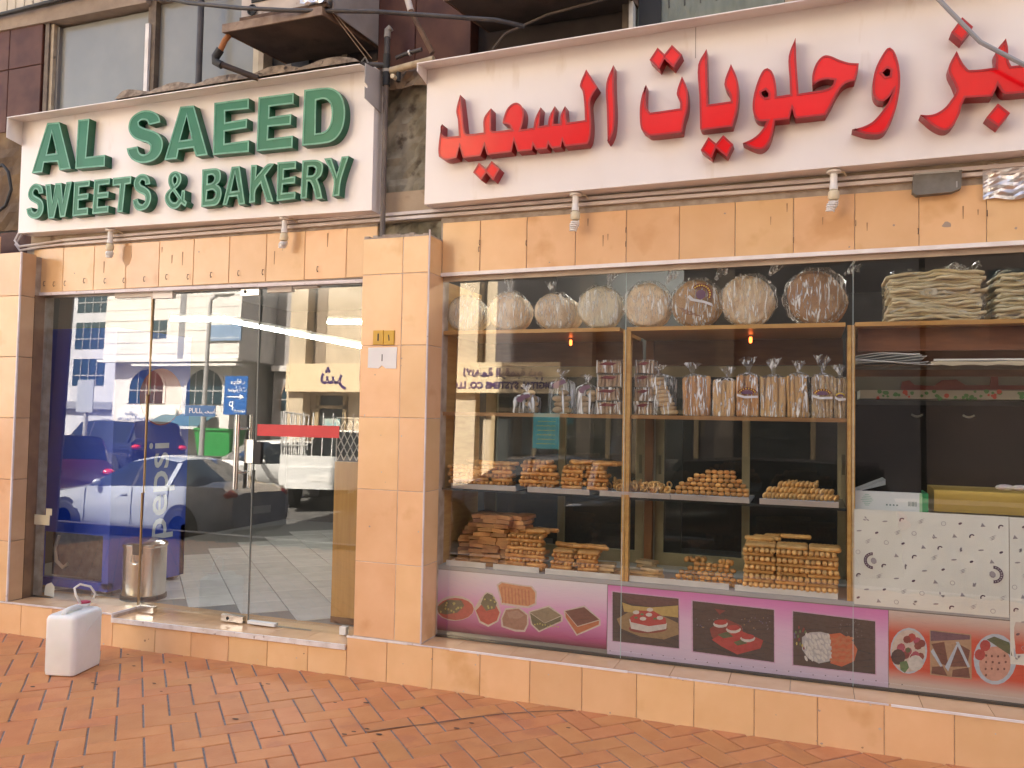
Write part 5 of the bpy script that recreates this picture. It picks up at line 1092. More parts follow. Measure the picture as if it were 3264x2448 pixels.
# ------------------------------------------------------------------ air conditioners on their shelves
ACW = M('old_ac_casing', (.55, .47, .40), .5, col2=(.44, .36, .29), vs=6, vd=6, col3=(.20, .12, .08), vs3=12, t3=.66)
def ac_unit(label, shlabel, x0, x1, y0, y1, z, lid):
    sh = thing('equipment_shelf', shlabel, 'shelf', ((x0 + x1) / 2, (y0 + y1) / 2, z))
    b = MB(); b.hexa([(x0, y0, z), (x1, y0, z), (x1 + .10, y1, z), (x0 + .10, y1, z), (x0, y0, z + .012), (x1, y0, z + .012), (x1 + .10, y1, z + .012), (x0 + .10, y1, z + .012)]); ob('plywood_deck', b, M('stained_plywood', (.045, .032, .026), .85, col2=(.09, .065, .05), vs=4, vd=7, bump=.2, col3=(.05, .03, .025), vs3=5, t3=.58), sh)
    b = MB(); b.box(x0 - .01, x1 + .01, y0 - .012, y0 - .001, z - .008, z + .045); ob('angle_iron', b, M('angle_iron', (.30, .22, .16), .7, col2=(.20, .13, .09), vs=14, vd=5, bump=.2), sh)
    b = MB(); b.hexa([(x1 + .001, y0, z - .006), (x1 + .012, y0, z - .006), (x1 + .115, y1, z - .006), (x1 + .102, y1, z - .006), (x1 + .001, y0, z + .042), (x1 + .012, y0, z + .042), (x1 + .115, y1, z + .042), (x1 + .102, y1, z + .042)]); ob('angle_iron', b, RUST, sh)
    b = MB(); b.hexa([(x0 - .012, y0, z - .004), (x0 - .001, y0, z - .004), (x0 + .10, y1, z - .004), (x0 + .09, y1, z - .004), (x0 - .012, y0, z + .04), (x0 - .001, y0, z + .04), (x0 + .10, y1, z + .04), (x0 + .09, y1, z + .04)]); ob('angle_iron', b, RUST, sh)
    t = thing('air_conditioner', label, 'air conditioner', ((x0 + x1) / 2, y0, z + .06))
    a0, a1 = x0 + .11, x1 + .02
    b = MB(); b.box(a0, a1, y0 + .02, y1 - .02, z + .075, z + .62)
    ob('casing', b, ACW, t)
    b = MB(); b.box(a0 + .08, a1 - .05, y0 + .012, y0 + .021, z + .165, z + .6); ob('grille_recess', b, BLACK, t)
    for i in range(11):
        zz = z + .18 + i * .038; ob('slat', MB().hexa([(a0 + .08, y0 + .002, zz), (a1 - .05, y0 + .002, zz), (a1 - .05, y0 + .014, zz + .012), (a0 + .08, y0 + .014, zz + .012), (a0 + .08, y0 + .002, zz + .006), (a1 - .05, y0 + .002, zz + .006), (a1 - .05, y0 + .014, zz + .018), (a0 + .08, y0 + .014, zz + .018)]), M('dark_slat', (.12, .10, .085), .6), t)
    b = MB(); b.box((a0 + a1) / 2 - .02, (a0 + a1) / 2 + .01, y0 - .002, y0 + .012, z + .165, z + .6); ob('grille_bar', b, ACW, t)
    b = MB(); b.lathe([(.03, y0 + .0195), (.036, y0 + .006), (.03, y0 + .004), (.026, y0 + .018)], (a0 + .09, 0, z + .115), 14, 'Y'); ob('drain_port', b, BLACK, t)
    b = MB(); b.box(a0 - .005, a1 + .005, y0 + .01, y0 + .05, z + .055, z + .08).box(a0 + .1, a0 + .13, y0 + .03, y0 + .3, z + .012, z + .06); ob('base_rail', b, RUST, t)
    return t, sh
ac_unit('old cream air conditioner on the plywood shelf above the word bakery', 'rusty shelf with stained plywood deck above the green lettered sign', -1.44, -.72, -.235, .285, 4.0, 1)
ac_unit('old air conditioner on the shelf above the red arabic sign', 'dark plywood shelf on angle iron above the start of the red sign', .05, 1.0, -.12, .33, 4.02, 1)
# side sheet beside the first air conditioner
b = MB(); b.hexa([(-.60, .30, 4.0), (-.592, .30, 4.0), (-.66, -.20, 4.02), (-.668, -.20, 4.02), (-.60, .30, 4.5), (-.592, .30, 4.5), (-.66, -.20, 4.18), (-.668, -.20, 4.18)]);
tag(ob('flashing_sheet', b, M('grey_sheet', (.22, .19, .17), .6, col2=(.30, .26, .23), vs=5)), 'bent grey metal sheet standing beside the cream air conditioner', 'metal sheet')
b = MB(); n = 12; P = []
for i in range(n + 1):
    for j in range(7): P.append((-.86 + .30 * i / n, -.24 - .03 * random.random(), 4.065 + .11 * j / 6 * (1 - .5 * i / n) + .012 * random.random()))
b.add(P, [(i * 7 + j, i * 7 + 7 + j, i * 7 + 8 + j, i * 7 + 1 + j) for i in range(n) for j in range(6)])
tag(ob('foil_wrap', b, M('crinkled_foil', (0, 0, 0))), 'crumpled silver foil stuck at the corner of the plywood shelf', 'foil')
# pipes
def pipe(name, label, path, r, mat, extra=None, cat='pipe', n=10):
    t = thing(name, label, cat, path[0]); b = MB(); b.tube(path, r, n); ob('tube', b, mat, t, smooth=True)
    for nm, p, rr, m in extra or []:
        b = MB(); b.tube(p, rr, n); ob(nm, b, m, t, smooth=True)
    return t
pipe('conduit_pipe', 'long grey conduit strung across in front of the air conditioners', [(-2.3, -.26, 4.36), (-1.78, -.30, 4.23), (-1.68, -.30, 4.195), (-1.29, -.30, 4.10), (-.92, -.29, 4.03), (-.42, -.10, 4.035), (.36, -.10, 3.862), (.44, -.06, 3.85), (.5, .0, 3.85)], .013, DARKPIPE)
pipe('drain_pipe', 'vertical grey pipe passing in front of the frosted window', [(-1.97, .14, 5.0), (-1.97, .14, 3.80)], .022, DARKPIPE, [('collar', [(-1.97, .14, 3.80), (-1.97, .14, 3.765)], .03, DARKPIPE)])
pipe('drain_pipe', 'dark elbow pipe with rusty neck dropping from the shelf corner onto the sign', [(-1.44, -.19, 4.0), (-1.464, -.20, 3.965), (-1.50, -.20, 3.90)], .018, M('rust_orange', (.35, .14, .05), .8),
     [('elbow', [(-1.497, -.20, 3.91), (-1.535, -.20, 3.865), (-1.535, -.20, 3.835), (-1.49, -.19, 3.81)], .026, BLACK), ('tail', [(-1.50, -.195, 3.818), (-1.29, -.08, 3.742)], .019, M('pipe_dark_brown', (.05, .035, .03), .7))])
VP = M('grey_brown_pipe', (.17, .135, .105), .6, col2=(.10, .08, .07), vs=7, vd=5)
pipe('stand_pipe', 'vertical grey brown pipe running down between the two signs', [(-.455, .10, 3.70), (-.455, .10, 2.63)], .017, VP,
     [('riser', [(-.455, .10, 4.0), (-.455, .10, 3.68)], .019, DARKPIPE), ('elbow', [(-.455, .10, 3.97), (-.453, .10, 4.015), (-.43, .10, 4.03)], .022, M('pipe_fitting_grey', (.30, .28, .25), .5)),
      ('coupling', [(-.455, .10, 3.86), (-.455, .10, 3.77)], .024, BLACK), ('coupling', [(-.455, .10, 3.745), (-.455, .10, 3.66)], .024, BLACK), ('collar', [(-.455, .10, 3.765), (-.455, .10, 3.745)], .025, M('pipe_fitting_grey', (0, 0, 0)))])
pipe('branch_pipe', 'short grey branch pipe lying along the sign top toward the stand pipe', [(-.70, .02, 3.80), (-.57, .06, 3.795), (-.455, .10, 3.79)], .017, DARKPIPE, [('wire_knot', [(-.60, .04, 3.81), (-.57, .03, 3.83), (-.56, .05, 3.80)], .006, ALU)])
pipe('water_pipe', 'pale lime stained pipe joining the stand pipe to the red sign', [(-.44, .11, 3.755), (-.30, .10, 3.765), (-.12, .09, 3.78)], .022, M('lime_stained_pipe', (.50, .40, .27), .8, col2=(.36, .27, .17), vs=20, bump=.4))
pipe('valve_pipe', 'small dark pipe stub with white ring between the signs', [(-.40, .12, 3.84), (-.34, .12, 3.855), (-.22, .12, 3.87)], .012, DARKPIPE, [('ring', [(-.31, .12, 3.858), (-.30, .12, 3.86)], .018, WHITEPL), ('drop', [(-.375, .11, 3.75), (-.375, .11, 3.68)], .015, BLACK), ('tap', [(-.39, .10, 3.70), (-.385, .05, 3.695)], .014, IVORY)])
pipe('rusty_pipe', 'rusty pipe with white upper end slanting down to the red sign', [(-.30, .0, 4.30), (-.262, .0, 4.13), (-.24, .0, 4.06)], .020, M('chalky_white', (.55, .50, .46), .7), [('lower_tube', [(-.245, .0, 4.07), (-.086, .0, 3.775)], .016, RUST)])
for i, (a, b_) in enumerate((((-.74, -.25, 4.12), (-.56, .03, 3.82)), ((-.73, -.25, 4.12), (-.535, .05, 3.825)))):
    pipe('tie_wire', ('thin tie wire from the foil down to the sign top, %s of the pair' % ('outer', 'inner')[i]), [a, b_], .0028, M('rusty_wire', (.34, .24, .16), .6), cat='wire', n=5)
pipe('thin_cable', 'thin brown cable sagging along the top of the red sign', [(.28, .06, 3.77), (.36, .05, 3.85), (.62, .06, 3.93), (1.0, .08, 3.98), (1.35, .08, 4.04), (1.6, .08, 4.06), (1.85, .08, 4.02), (2.0, .08, 3.95)], .008, M('brown_cable', (.09, .065, .05), .6), cat='cable', n=7)
pipe('sling_cable', 'grey cable hanging across the corner of the red sign', [(2.42, -.10, 4.0), (2.585, -.12, 3.66), (2.68, -.12, 3.53), (2.80, -.12, 3.37), (3.0, -.12, 3.22), (3.2, -.1, 3.12)], .011, M('grey_cable', (.26, .26, .27), .4), cat='cable', n=8)
pipe('black_hose', 'loop of black hose against the stained wall beside the green lettered sign', [(-4.05, .10, 3.10), (-3.86, .10, 3.08), (-3.74, .10, 3.14), (-3.69, .10, 3.26), (-3.73, .10, 3.40), (-3.82, .12, 3.47), (-3.95, .14, 3.46)], .012, BLACK, cat='hose', n=7)
pipe('black_hose', 'black pipe stub poking from the stained wall near the sign end plate', [(-4.2, .16, 3.50), (-4.02, .10, 3.58), (-3.87, .05, 3.62)], .018, BLACK, cat='hose', n=8)

# window with textured glass above the red sign, lit tube behind it
TEX = M('textured_green_glass', (.19, .21, .165), .25, col2=(.14, .16, .125), vs=14, vd=2, stretch=(1, 1, .3), bump=.8, bs=22, spec=.6)
ww = part('upper_window', MB().box(1.02, 1.06, .25, .37, 3.75, 4.6), DKF)
ob('frame', MB().box(1.065, 1.09, .22, .37, 3.74, 4.6), M('white_peeling', (.62, .60, .55), .6, col2=(.2, .15, .1), vs=8, vd=5, stretch=(1, 1, .4)), ww)
ob('pane', MB().box(1.1, 1.92, .30, .305, 3.75, 4.6), TEX, ww); ob('pane', MB().box(1.99, 3.6, .30, .305, 3.78, 4.6), TEX, ww)
ob('frame', MB().box(1.925, 1.985, .26, .37, 3.75, 4.6), M('tan_post', (.46, .34, .22), .6, col2=(.36, .26, .16), vs=6), ww)
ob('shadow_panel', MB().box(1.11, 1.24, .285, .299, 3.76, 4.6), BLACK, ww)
for i in range(7):
    x = 1.28 + i * .09; ob('glazing_line', MB().box(x, x + .008, .296, .2995, 3.98, 4.3 + .05 * (i % 2)), M('dark_line', (.06, .06, .05), .7), ww)
b = MB(); b.cyl((2.16, .27, 4.35), (2.36, .27, 3.92), .03, n=10); lt_ = thing('tube_light', 'lit tube light behind the glass above the red sign', 'tube light', (2.25, .27, 3.9)); ob('tube', b, M('cool_tube', (.8, .9, .9), .4, emit=(.55, .95, .9), es=1.6), lt_)
b = MB(); b.cyl((2.16, .283, 4.35), (2.36, .283, 3.92), .04, n=8); ob('batten', b, M('tube_batten', (.5, .6, .58), .5), lt_)
# ------------------------------------------------------------------ display case behind the bread window
DC = thing('display_case', 'pine display case with bread shelves and back sliding doors behind the shop window', 'display case', (1.1, .24, .24))
F0, BK = .24, .86
def dbox(name, x0, x1, y0, y1, z0, z1, mat, par=DC, label=None): return ob(name, MB().box(x0, x1, y0, y1, z0, z1), mat, par, loc=(x0, y0, z0), label=label)
dbox('side_panel', -.112, -.088, F0, BK, .25, 2.43, PINE)
for x0, x1 in ((1.053, 1.072), (1.0745, 1.096), (2.244, 2.262), (2.2645, 2.281)): dbox('post', x0, x1, F0, F0 + .045, .66, 2.10, PINE)
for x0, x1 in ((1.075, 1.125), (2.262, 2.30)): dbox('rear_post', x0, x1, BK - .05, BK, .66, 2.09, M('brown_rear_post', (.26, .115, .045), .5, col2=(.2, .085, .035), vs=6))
for x0, x1 in ((-.088, 1.032), (1.074, 2.234), (2.281, 3.6)): dbox('shelf', x0, x1, F0 - .006, BK, 2.092, 2.114, PINE_H)
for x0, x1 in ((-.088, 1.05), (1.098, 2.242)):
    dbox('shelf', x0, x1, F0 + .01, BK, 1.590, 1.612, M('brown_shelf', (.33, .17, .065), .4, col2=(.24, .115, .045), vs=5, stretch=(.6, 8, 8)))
    dbox('glass_shelf', x0, x1, F0 + .02, BK - .05, 1.128, 1.142, M('dark_shelf_edge', (.035, .04, .04), .15))
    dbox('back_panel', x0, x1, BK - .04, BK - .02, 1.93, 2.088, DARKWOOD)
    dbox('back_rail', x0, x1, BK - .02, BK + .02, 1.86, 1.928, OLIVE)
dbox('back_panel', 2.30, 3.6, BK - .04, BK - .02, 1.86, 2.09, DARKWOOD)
dbox('back_panel', 2.30, 3.6, F0 + .10, F0 + .12, 1.97, 2.09, M('red_brown_panel', (.20, .07, .028), .5, col2=(.14, .048, .02), vs=6, stretch=(1, 6, 6)))
dbox('deck', -.088, 3.6, F0 + .005, BK, .63, .668, M('white_laminate', (.55, .54, .52), .35, col2=(.48, .47, .45), vs=3))
for x0, x1 in ((-.04, .22), (.27, .56), (.60, 1.05), (1.10, 1.65), (1.68, 2.2)): dbox('tray_front', x0, x1, F0 + .012, F0 + .022, .668, .700, M('tray_front_white', (.66, .64, .60), .35, col2=(.56, .54, .50), vs=7))
dbox('kick_rail', -.1, 3.6, F0 - .004, F0 + .01, .645, .668, M('grey_rail', (.36, .37, .38), .4))
dbox('front_board', -.1, 3.6, F0 + .0, F0 + .02, .25, .645, M('front_board', (.25, .22, .20), .7))
dbox('counter_box', 2.285, 3.6, F0 + .03, BK, .668, 1.138, M('counter_board', (.4, .3, .2), .6))
# back frames and sliding panes
for x0, x1 in ((-.04, .042), (.486, .532), (1.007, 1.061), (1.135, 1.188), (1.668, 1.714), (2.215, 2.262)): dbox('sliding_stile', x0, x1, BK + .0, BK + .03, .67, 1.86, OLIVE)
dbox('sliding_stile', 1.118, 1.134, BK - .01, BK + .02, .67, 1.86, M('pale_aluminium', (.45, .44, .38), .45))
for x0, x1 in ((-.09, 1.06), (1.13, 2.262)): dbox('bottom_rail', x0, x1, BK - .005, BK + .025, .668, .745, OLIVE)
BACKG = glass_mat('rear_glass', tint=(.55, .57, .56), k=1.6, ior=1.5)
for x0, x1 in ((.042, .486), (.532, 1.007), (1.188, 1.668), (1.714, 2.215)):
    b = MB().box(x0, x1, BK + .012, BK + .014, .745, 1.86); b.f = [b.f[2]]; b.m = [0]; ob('sliding_pane', b, BACKG, DC, loc=(x0, BK, .745))
for x, z in ((1.155, 1.30), (2.238, 1.34), (1.03, 1.30)): dbox('finger_pull', x, x + .018, BK - .004, BK + .001, z - .06, z + .06, M('finger_pull', (.16, .14, .09), .6))
# things in the dim shop behind: tiled rear wall, fridge, dark cabinet, shelf with rose border
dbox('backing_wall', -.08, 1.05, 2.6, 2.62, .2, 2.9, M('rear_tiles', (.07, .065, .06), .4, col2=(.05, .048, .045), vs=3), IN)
cab = thing('dark_cabinet', 'tall black cabinet with two small white handles in the dim shop', 'cabinet', (2.75, .95, 1.3))
b = MB(); b.box(2.32, 3.6, 1.0, 1.5, .3, 1.70); ob('carcass', b, M('black_cabinet', (.012, .012, .013), .25), cab)
for x in (2.655, 2.925):
    b = MB(); P = [(x - .03 + .06 * i / 8, .985, 1.645 - .012 * math.sin(PI * i / 8)) for i in range(9)]; b.tube(P, .006, 6); ob('handle', b, M('worn_handle', (.4, .4, .36), .4), cab)
rb = thing('rose_border_shelf', 'pale shelf edge printed with red roses and green leaves above the black cabinet', 'shelf edge', (2.8, .9, 1.755))
b = MB(); b.box(2.34, 3.6, .90, 1.2, 1.735, 1.785); ob('shelf_edge', b, M('pale_edge', (.52, .50, .43), .4), rb)
b = MB()
for i in range(60):
    x = 2.36 + random.random() * 1.1; z = 1.738 + random.random() * .042; r = random.uniform(.007, .014)
    b.fill([[(x + r * math.cos(t) * random.uniform(.7, 1.3), z + r * math.sin(t)) for t in [2 * PI * k / 7 for k in range(7)]]], .8992 - i * .00001, 1 if (int(x * 9) % 2 and random.random() < .75) else 0)
ob('rose_print', b, [M('leaf_green_print', (.10, .30, .11), .6), M('rose_red_print', (.60, .10, .07), .6)], rb)
orn = thing('red_writing_shape', 'dark red cut-out shape in place of a reversed ornament with tall uprights on the dim rear wall', 'inscription', (2.9, 1.25, 1.86))  # cut-out shape stands in for reversed red lettering
b = MB(); b.prism([[(2.59, 1.81), (2.60, 1.85), (2.64, 1.86), (2.67, 1.83), (2.78, 1.825), (2.82, 1.86), (2.90, 1.865), (2.95, 1.83), (3.08, 1.83), (3.09, 1.91), (3.12, 1.91), (3.125, 1.83), (3.3, 1.83), (3.3, 1.805), (2.60, 1.80)]], 1.24, 1.26)
ob('cutout', b, M('dark_red_board', (.16, .02, .015), .5), orn); b = MB(); b.box(2.32, 3.6, 1.27, 1.29, 1.79, 2.0); ob('backing', b, M('writing_backing', (.20, .19, .16), .7), orn)
hk = thing('paper_pile', 'loose pile of white wrapping papers on the thin rail above the counter', 'paper pile', (2.47, .35, 1.905))
for i in range(7):
    b = MB(); n = 8; z = 1.902 + i * .007; x1 = 2.655 - .012 * (i % 3) - .01 * i; P = []
    for k in range(n + 1):
        q = k / n; P += [(2.288 + (x1 - 2.288) * q, .29 + .004 * i, z + .016 * q * (i / 6) + .008 * math.sin(q * 5 + i)), (2.288 + (x1 - 2.288) * q, .62, z + .004 + .008 * math.sin(q * 4 + i))]
    P2 = [(x, y, zz + .002) for x, y, zz in P]; m = len(P)
    F = [(2 * k, 2 * k + 2, 2 * k + 3, 2 * k + 1) for k in range(n)]; F = [f[::-1] for f in F] + [tuple(m + j for j in f) for f in F] + [(2 * k, m + 2 * k, m + 2 * k + 2, 2 * k + 2)[::-1] for k in range(n)]
    b.add(P + P2, F); ob('sheet', b, PAPER, hk)
rl = thing('thin_rail', 'thin white rail with torn paper edge below it, in the third window bay', 'rail', (2.9, .35, 1.92))
b = MB(); b.box(2.282, 3.6, .33, .62, 1.888, 1.899); ob('rail_board', b, M('dark_rail_board', (.10, .07, .045), .5), rl)
b = MB(); b.box(2.66, 3.6, .33, .345, 1.917, 1.926).box(2.66, 3.6, .33, .62, 1.9165, 1.9171); ob('white_edge', b, PAPER, rl)
b = MB(); xs_ = [2.645 + i * .05 for i in range(20)]
b.prism([[(x, 1.912 + .002 * math.sin(i)) for i, x in enumerate(xs_)] + [(x, 1.893 + .004 * math.sin(i * 2.2)) for i, x in list(enumerate(xs_))[::-1]]], .322, .324); ob('torn_paper', b, M('aged_paper', (.55, .48, .36), .8), rl)

# ------------------------------------------------------------------ bread and biscuits
CR1 = M('baked_crust', (.46, .185, .042), .5, col2=(.66, .35, .11), vs=22, vd=4, rnd=.24, bump=.2, bs=80)
CR2 = M('golden_biscuit', (.60, .30, .08), .6, col2=(.74, .45, .17), vs=26, vd=4, rnd=.22, bump=.25, bs=110)
CR3 = M('dark_rusk', (.30, .105, .025), .6, col2=(.52, .26, .085), vs=9, vd=5, rnd=.3, bump=.3, bs=70)
PITA = M('flatbread_crust', (.86, .68, .49), .75, col2=(.54, .32, .17), vs=13, vd=7, c0=.45, c1=.75, bump=.35, bs=35, rnd=.10, col3=(.30, .16, .08), vs3=24, t3=.70)
PITAW = M('pale_flatbread', (.82, .73, .58), .75, col2=(.62, .45, .28), vs=13, vd=7, c0=.5, c1=.75, bump=.35, bs=35, rnd=.06, col3=(.42, .28, .15), vs3=22, t3=.68)
LAVASH = M('thin_flatbread', (.74, .64, .44), .7, col2=(.60, .46, .26), vs=10, vd=6, bump=.35, bs=40, rnd=.12)
TOAST = M('toasted_bread', (.62, .44, .23), .75, col2=(.48, .28, .11), vs=18, vd=5, rnd=.1, bump=.3, bs=90)
TOASTP = M('purple_packed_toast', (.40, .25, .16), .7, col2=(.52, .36, .23), vs=24, vd=4, rnd=.16)
FILM = film_mat('clear_film', .34, bs=60, p0=.52); FILMH = film_mat('hazy_film', .45, (.80, .82, .88), bs=26, p0=.50); TUFT = film_mat('film_tuft', .5, (.85, .86, .90), bs=40, st=(1, 1, .2), rot=0, p0=.5)
PURPLE = M('purple_print', (.17, .08, .15), .5); MAR = M('maroon_print', (.16, .02, .03), .5); YELP = M('yellow_print', (.70, .48, .05), .5); WHP = M('white_print', (.72, .70, .75), .5)

def scatter(mesh, name, label, cat, group, places):
    """top-level copies of one small mesh: (x, y, z, rot)"""
    for x, y, z, r in places:
        o = bpy.data.objects.new(name, mesh); COL.objects.link(o); o.location = (x, y, z); o.rotation_euler = r; tag(o, label, cat, group)
def mesh_of(name, mb, mat, smooth=True):
    me = mb.mesh(name); me.materials.append(mat)
    if smooth: me.polygons.foreach_set('use_smooth', [True] * len(me.polygons))
    return me
def finger_mb(L, r, n=8, lumps=0):
    pr = [(.001, -L / 2), (r * .72, -L / 2 + r * .25), (r, -L / 2 + r * .9)]
    if lumps:
        for i in range(1, lumps * 2): pr.append((r * (1.04 if i % 2 else .90), -L / 2 + r * .9 + (L - r * 1.8) * i / (lumps * 2)))
    pr += [(r, L / 2 - r * .9), (r * .72, L / 2 - r * .25), (.001, L / 2)]
    return MB().lathe(pr, n=n, axis='Y')
fme = mesh_of('finger_biscuit', finger_mb(.130, .0132, 10), CR1)
def fingers(label, group, x0, x1, z0, layers, y0=.315, first_end=True, back=1, taper=0.0, pitch=.0275, lat=.0250, topfan=0):
    P = []; z = z0; end = first_end
    for k in range(layers):
        a, b_ = x0 + taper * k, x1 - taper * k
        if end:
            n = max(3, int((b_ - a) / pitch))
            for i in range(n):
                P.append((a + pitch * (i + .5) + random.uniform(-.002, .002), y0 + random.uniform(-.006, .006), z + random.uniform(-.001, .002), (random.uniform(-.05, .05), 0, random.uniform(-.06, .06))))
            z += lat * .95
        else:
            n = max(1, round((b_ - a) / .125)); w_ = (b_ - a) / n
            for i in range(n):
                for r_ in range(1 + (back if k == layers - 1 else 0)):
                    P.append((a + w_ * (i + .5) + random.uniform(-.008, .008), y0 - .042 + r_ * .026 + random.uniform(-.003, .003), z, (0, 0, PI / 2 + random.uniform(-.12, .12))))
            z += lat * .9
        end = not end
    for i in range(topfan):
        P.append((x0 + (x1 - x0) * (.2 + .8 * random.random()), y0 + .02 + .10 * random.random(), z + .004 * random.random(), (random.uniform(-.08, .08), random.uniform(-.08, .08), PI / 2 + random.uniform(-.25, .1))))
    scatter(fme, 'finger_biscuit', label, 'biscuit', group, P); return P
nf = 0
nf += len(fingers('brown finger biscuit in the low pile on the first tray beside the pillar', 'finger biscuits on the first tray', -.045, .375, 1.181, 5, back=5, topfan=8))
nf += len(fingers('brown finger biscuit in the tall criss-cross pile on the second metal tray', 'finger biscuits on the second tray', .425, .665, 1.181, 7, taper=.004, first_end=True, topfan=0))
nf += len(fingers('brown finger biscuit in the tall criss-cross pile on the second metal tray', 'finger biscuits on the second tray', .672, .975, 1.181, 6, taper=.004, first_end=False, y0=.33, topfan=26))
nf += len(fingers('brown finger biscuit in the higher of two piles on the bottom deck', 'finger biscuits in the higher deck pile', .325, .60, .686, 9, taper=.003, first_end=True, back=6, y0=.335, topfan=12))
nf += len(fingers('brown finger biscuit in the lower pile on the bottom deck', 'finger biscuits in the lower deck pile', .61, .93, .684, 6, taper=.004, first_end=True, back=7, y0=.335, topfan=10))
print('fingers', nf)
# big leaning stack of rusks
rk = MB()
for i in range(7):
    t0 = -1 + 2 * i / 6; rk.v += [(t0 * .058, -.045 + .006 * t0 * t0, -.012), (t0 * .058, .045, -.012), (t0 * .056, .043, .012 - .004 * t0 * t0), (t0 * .056, -.043 + .006 * t0 * t0, .012 - .004 * t0 * t0)]
for i in range(6):
    a = i * 4; c = a + 4
    for j in range(4): rk.f.append((a + j, a + (j + 1) % 4, c + (j + 1) % 4, c + j)[::-1]); rk.m.append(0)
rk.f += [(0, 1, 2, 3), (27, 26, 25, 24)]; rk.m += [0, 0]
rme = mesh_of('rusk', rk, CR3, False)
P = []
for k in range(12):
    z = .682 + k * .0262; c = .215 + .012 * math.sin(k * .8) + (.0 if k < 6 else (k - 6) * .006); wd = .25 - .008 * k + (.012 if k % 2 else 0)
    n = 5 if k < 7 else 4
    for i in range(n):
        q = (i + .5) / n; x = c - wd + 2 * wd * q; y = .36 + .07 * (2 * q - 1) ** 2
        P.append((x + random.uniform(-.012, .012), y, z + random.uniform(-.003, .003), (random.uniform(-.06, .06), random.uniform(-.07, .07), -.5 * (2 * q - 1) + random.uniform(-.12, .12))))
        if k > 9: P.append((x, y + .10, z, (0, 0, random.uniform(-.3, .3))))
scatter(rme, 'rusk', 'dark brown rusk in the big rounded stack in the corner of the bottom deck', 'rusk', 'rusks in the corner stack', P)
# barrel shaped biscuits
brm = mesh_of('barrel_biscuit', MB().lathe([(.001, -.0160), (.0075, -.0155), (.0115, -.010), (.0132, 0), (.0115, .010), (.0075, .0155), (.001, .0160)], n=10, axis='X'), CR1)
def barrels(label, group, x0, x1, z0, rows, y=.31, pitch=.0335, lat=.0235, mess=0):
    P = []
    for k in range(rows):
        a = x0 + k * .016 * (1 + .25 * k); b_ = x1 - k * .012 * (1 + .1 * k); n = max(2, int((b_ - a) / pitch))
        for i in range(n):
            P.append((a + pitch * (i + .5) + (pitch / 2 if k % 2 else 0) * .6, y + .010 * k + random.uniform(-.003, .003), z0 + lat * k + random.uniform(-.0015, .0015), (random.uniform(-.2, .2), random.uniform(-.12, .12), random.uniform(-.2, .2))))
    for i in range(mess): P.append((x0 + .06 + (x1 - x0 - .1) * random.random(), y + .05 + .06 * random.random(), z0 + lat * (rows - .4) + .006 * random.random(), (random.random() * 3, random.random() * 3, random.random() * 3)))
    scatter(brm, 'barrel_biscuit', label, 'biscuit', group, P)
    return len(P)
nb_ = barrels('small barrel shaped biscuit in the trapezoid pile on the middle metal tray', 'barrel biscuits on the tray', 1.315, 1.77, 1.181, 6)
nb_ += barrels('small barrel shaped biscuit in the rounded pile on the bottom deck', 'barrel biscuits on the deck', 1.318, 1.72, .684, 5, mess=16, y=.315)
print('barrels', nb_)
# curled rings on the third tray
rgm = mesh_of('ring_biscuit', MB().tube([(.017 * math.cos(2 * PI * i / 10), .017 * math.sin(2 * PI * i / 10), 0) for i in range(10)], .0055, 5, closed=True), CR2)
scatter(rgm, 'ring_biscuit', 'thin curled ring biscuit heaped loosely on the third metal tray', 'biscuit', 'curled ring biscuits on the tray',
        [(random.uniform(.94, 1.315), .29 + .10 * random.random(), 1.178 + .034 * random.random() * (1 if i % 3 else 1.5), (random.random() * 3, random.random() * 3, random.random() * 3)) for i in range(85)])
# flat ovals leaning in rows
ovm = mesh_of('oval_biscuit', MB().lathe([(.001, -.0075), (.016, -.0065), (.0215, 0), (.016, .0065), (.001, .0075)], n=12, axis='X'), CR2)
P = []
for k, (a, b_) in enumerate(((1.822, 2.205), (1.842, 2.185), (1.90, 2.12))):
    n = int((b_ - a) / .0225)
    for i in range(n): P.append((a + .0225 * (i + .5), .31 + .016 * k, 1.187 + .030 * k + random.uniform(-.002, .002), (random.uniform(-.1, .1), .42 + random.uniform(-.08, .08), -.65 + random.uniform(-.15, .1))))
for i in range(9): P.append((1.95 + .018 * i + random.uniform(-.004, .004), .40, 1.25 + random.uniform(-.004, .006), (0, .6, .2)))
scatter(ovm, 'oval_biscuit', 'flat oval biscuit leaning in rows on the last metal tray', 'biscuit', 'oval biscuits on the last tray', P)
# ridged fingers, the tall block
rdm = mesh_of('ridged_biscuit', finger_mb(.162, .0135, 9, 7), CR2)
P = []; z = .684
for k in range(11):
    a, b_ = 1.722 + random.uniform(-.004, .006), 2.205 - (.0 if k < 8 else .01)
    if k % 2 == 0:
        for i in range(3):
            x = a + .083 + i * .163 + random.uniform(-.008, .008)
            for r_ in range(2 if k < 10 else 5): P.append((x, .285 + r_ * .03, z, (0, 0, PI / 2 + random.uniform(-.05, .05))))
    else:
        n = 17
        for i in range(n): P.append((a + (b_ - a) * (i + .5) / n, .325 + random.uniform(-.005, .005), z, (0, random.random(), random.uniform(-.05, .05))))
    z += .0232
P += [(1.84, .40, .945, (0, 0, 1.2)), (1.80, .38, .940, (0, .1, 1.4)), (1.99, .42, .958, (0, -.45, PI / 2)), (1.90, .44, .953, (0, 0, 1.9))]
scatter(rdm, 'ridged_biscuit', 'golden ridged finger biscuit in the tall block beside the case post', 'biscuit', 'ridged biscuits in the tall block', P)
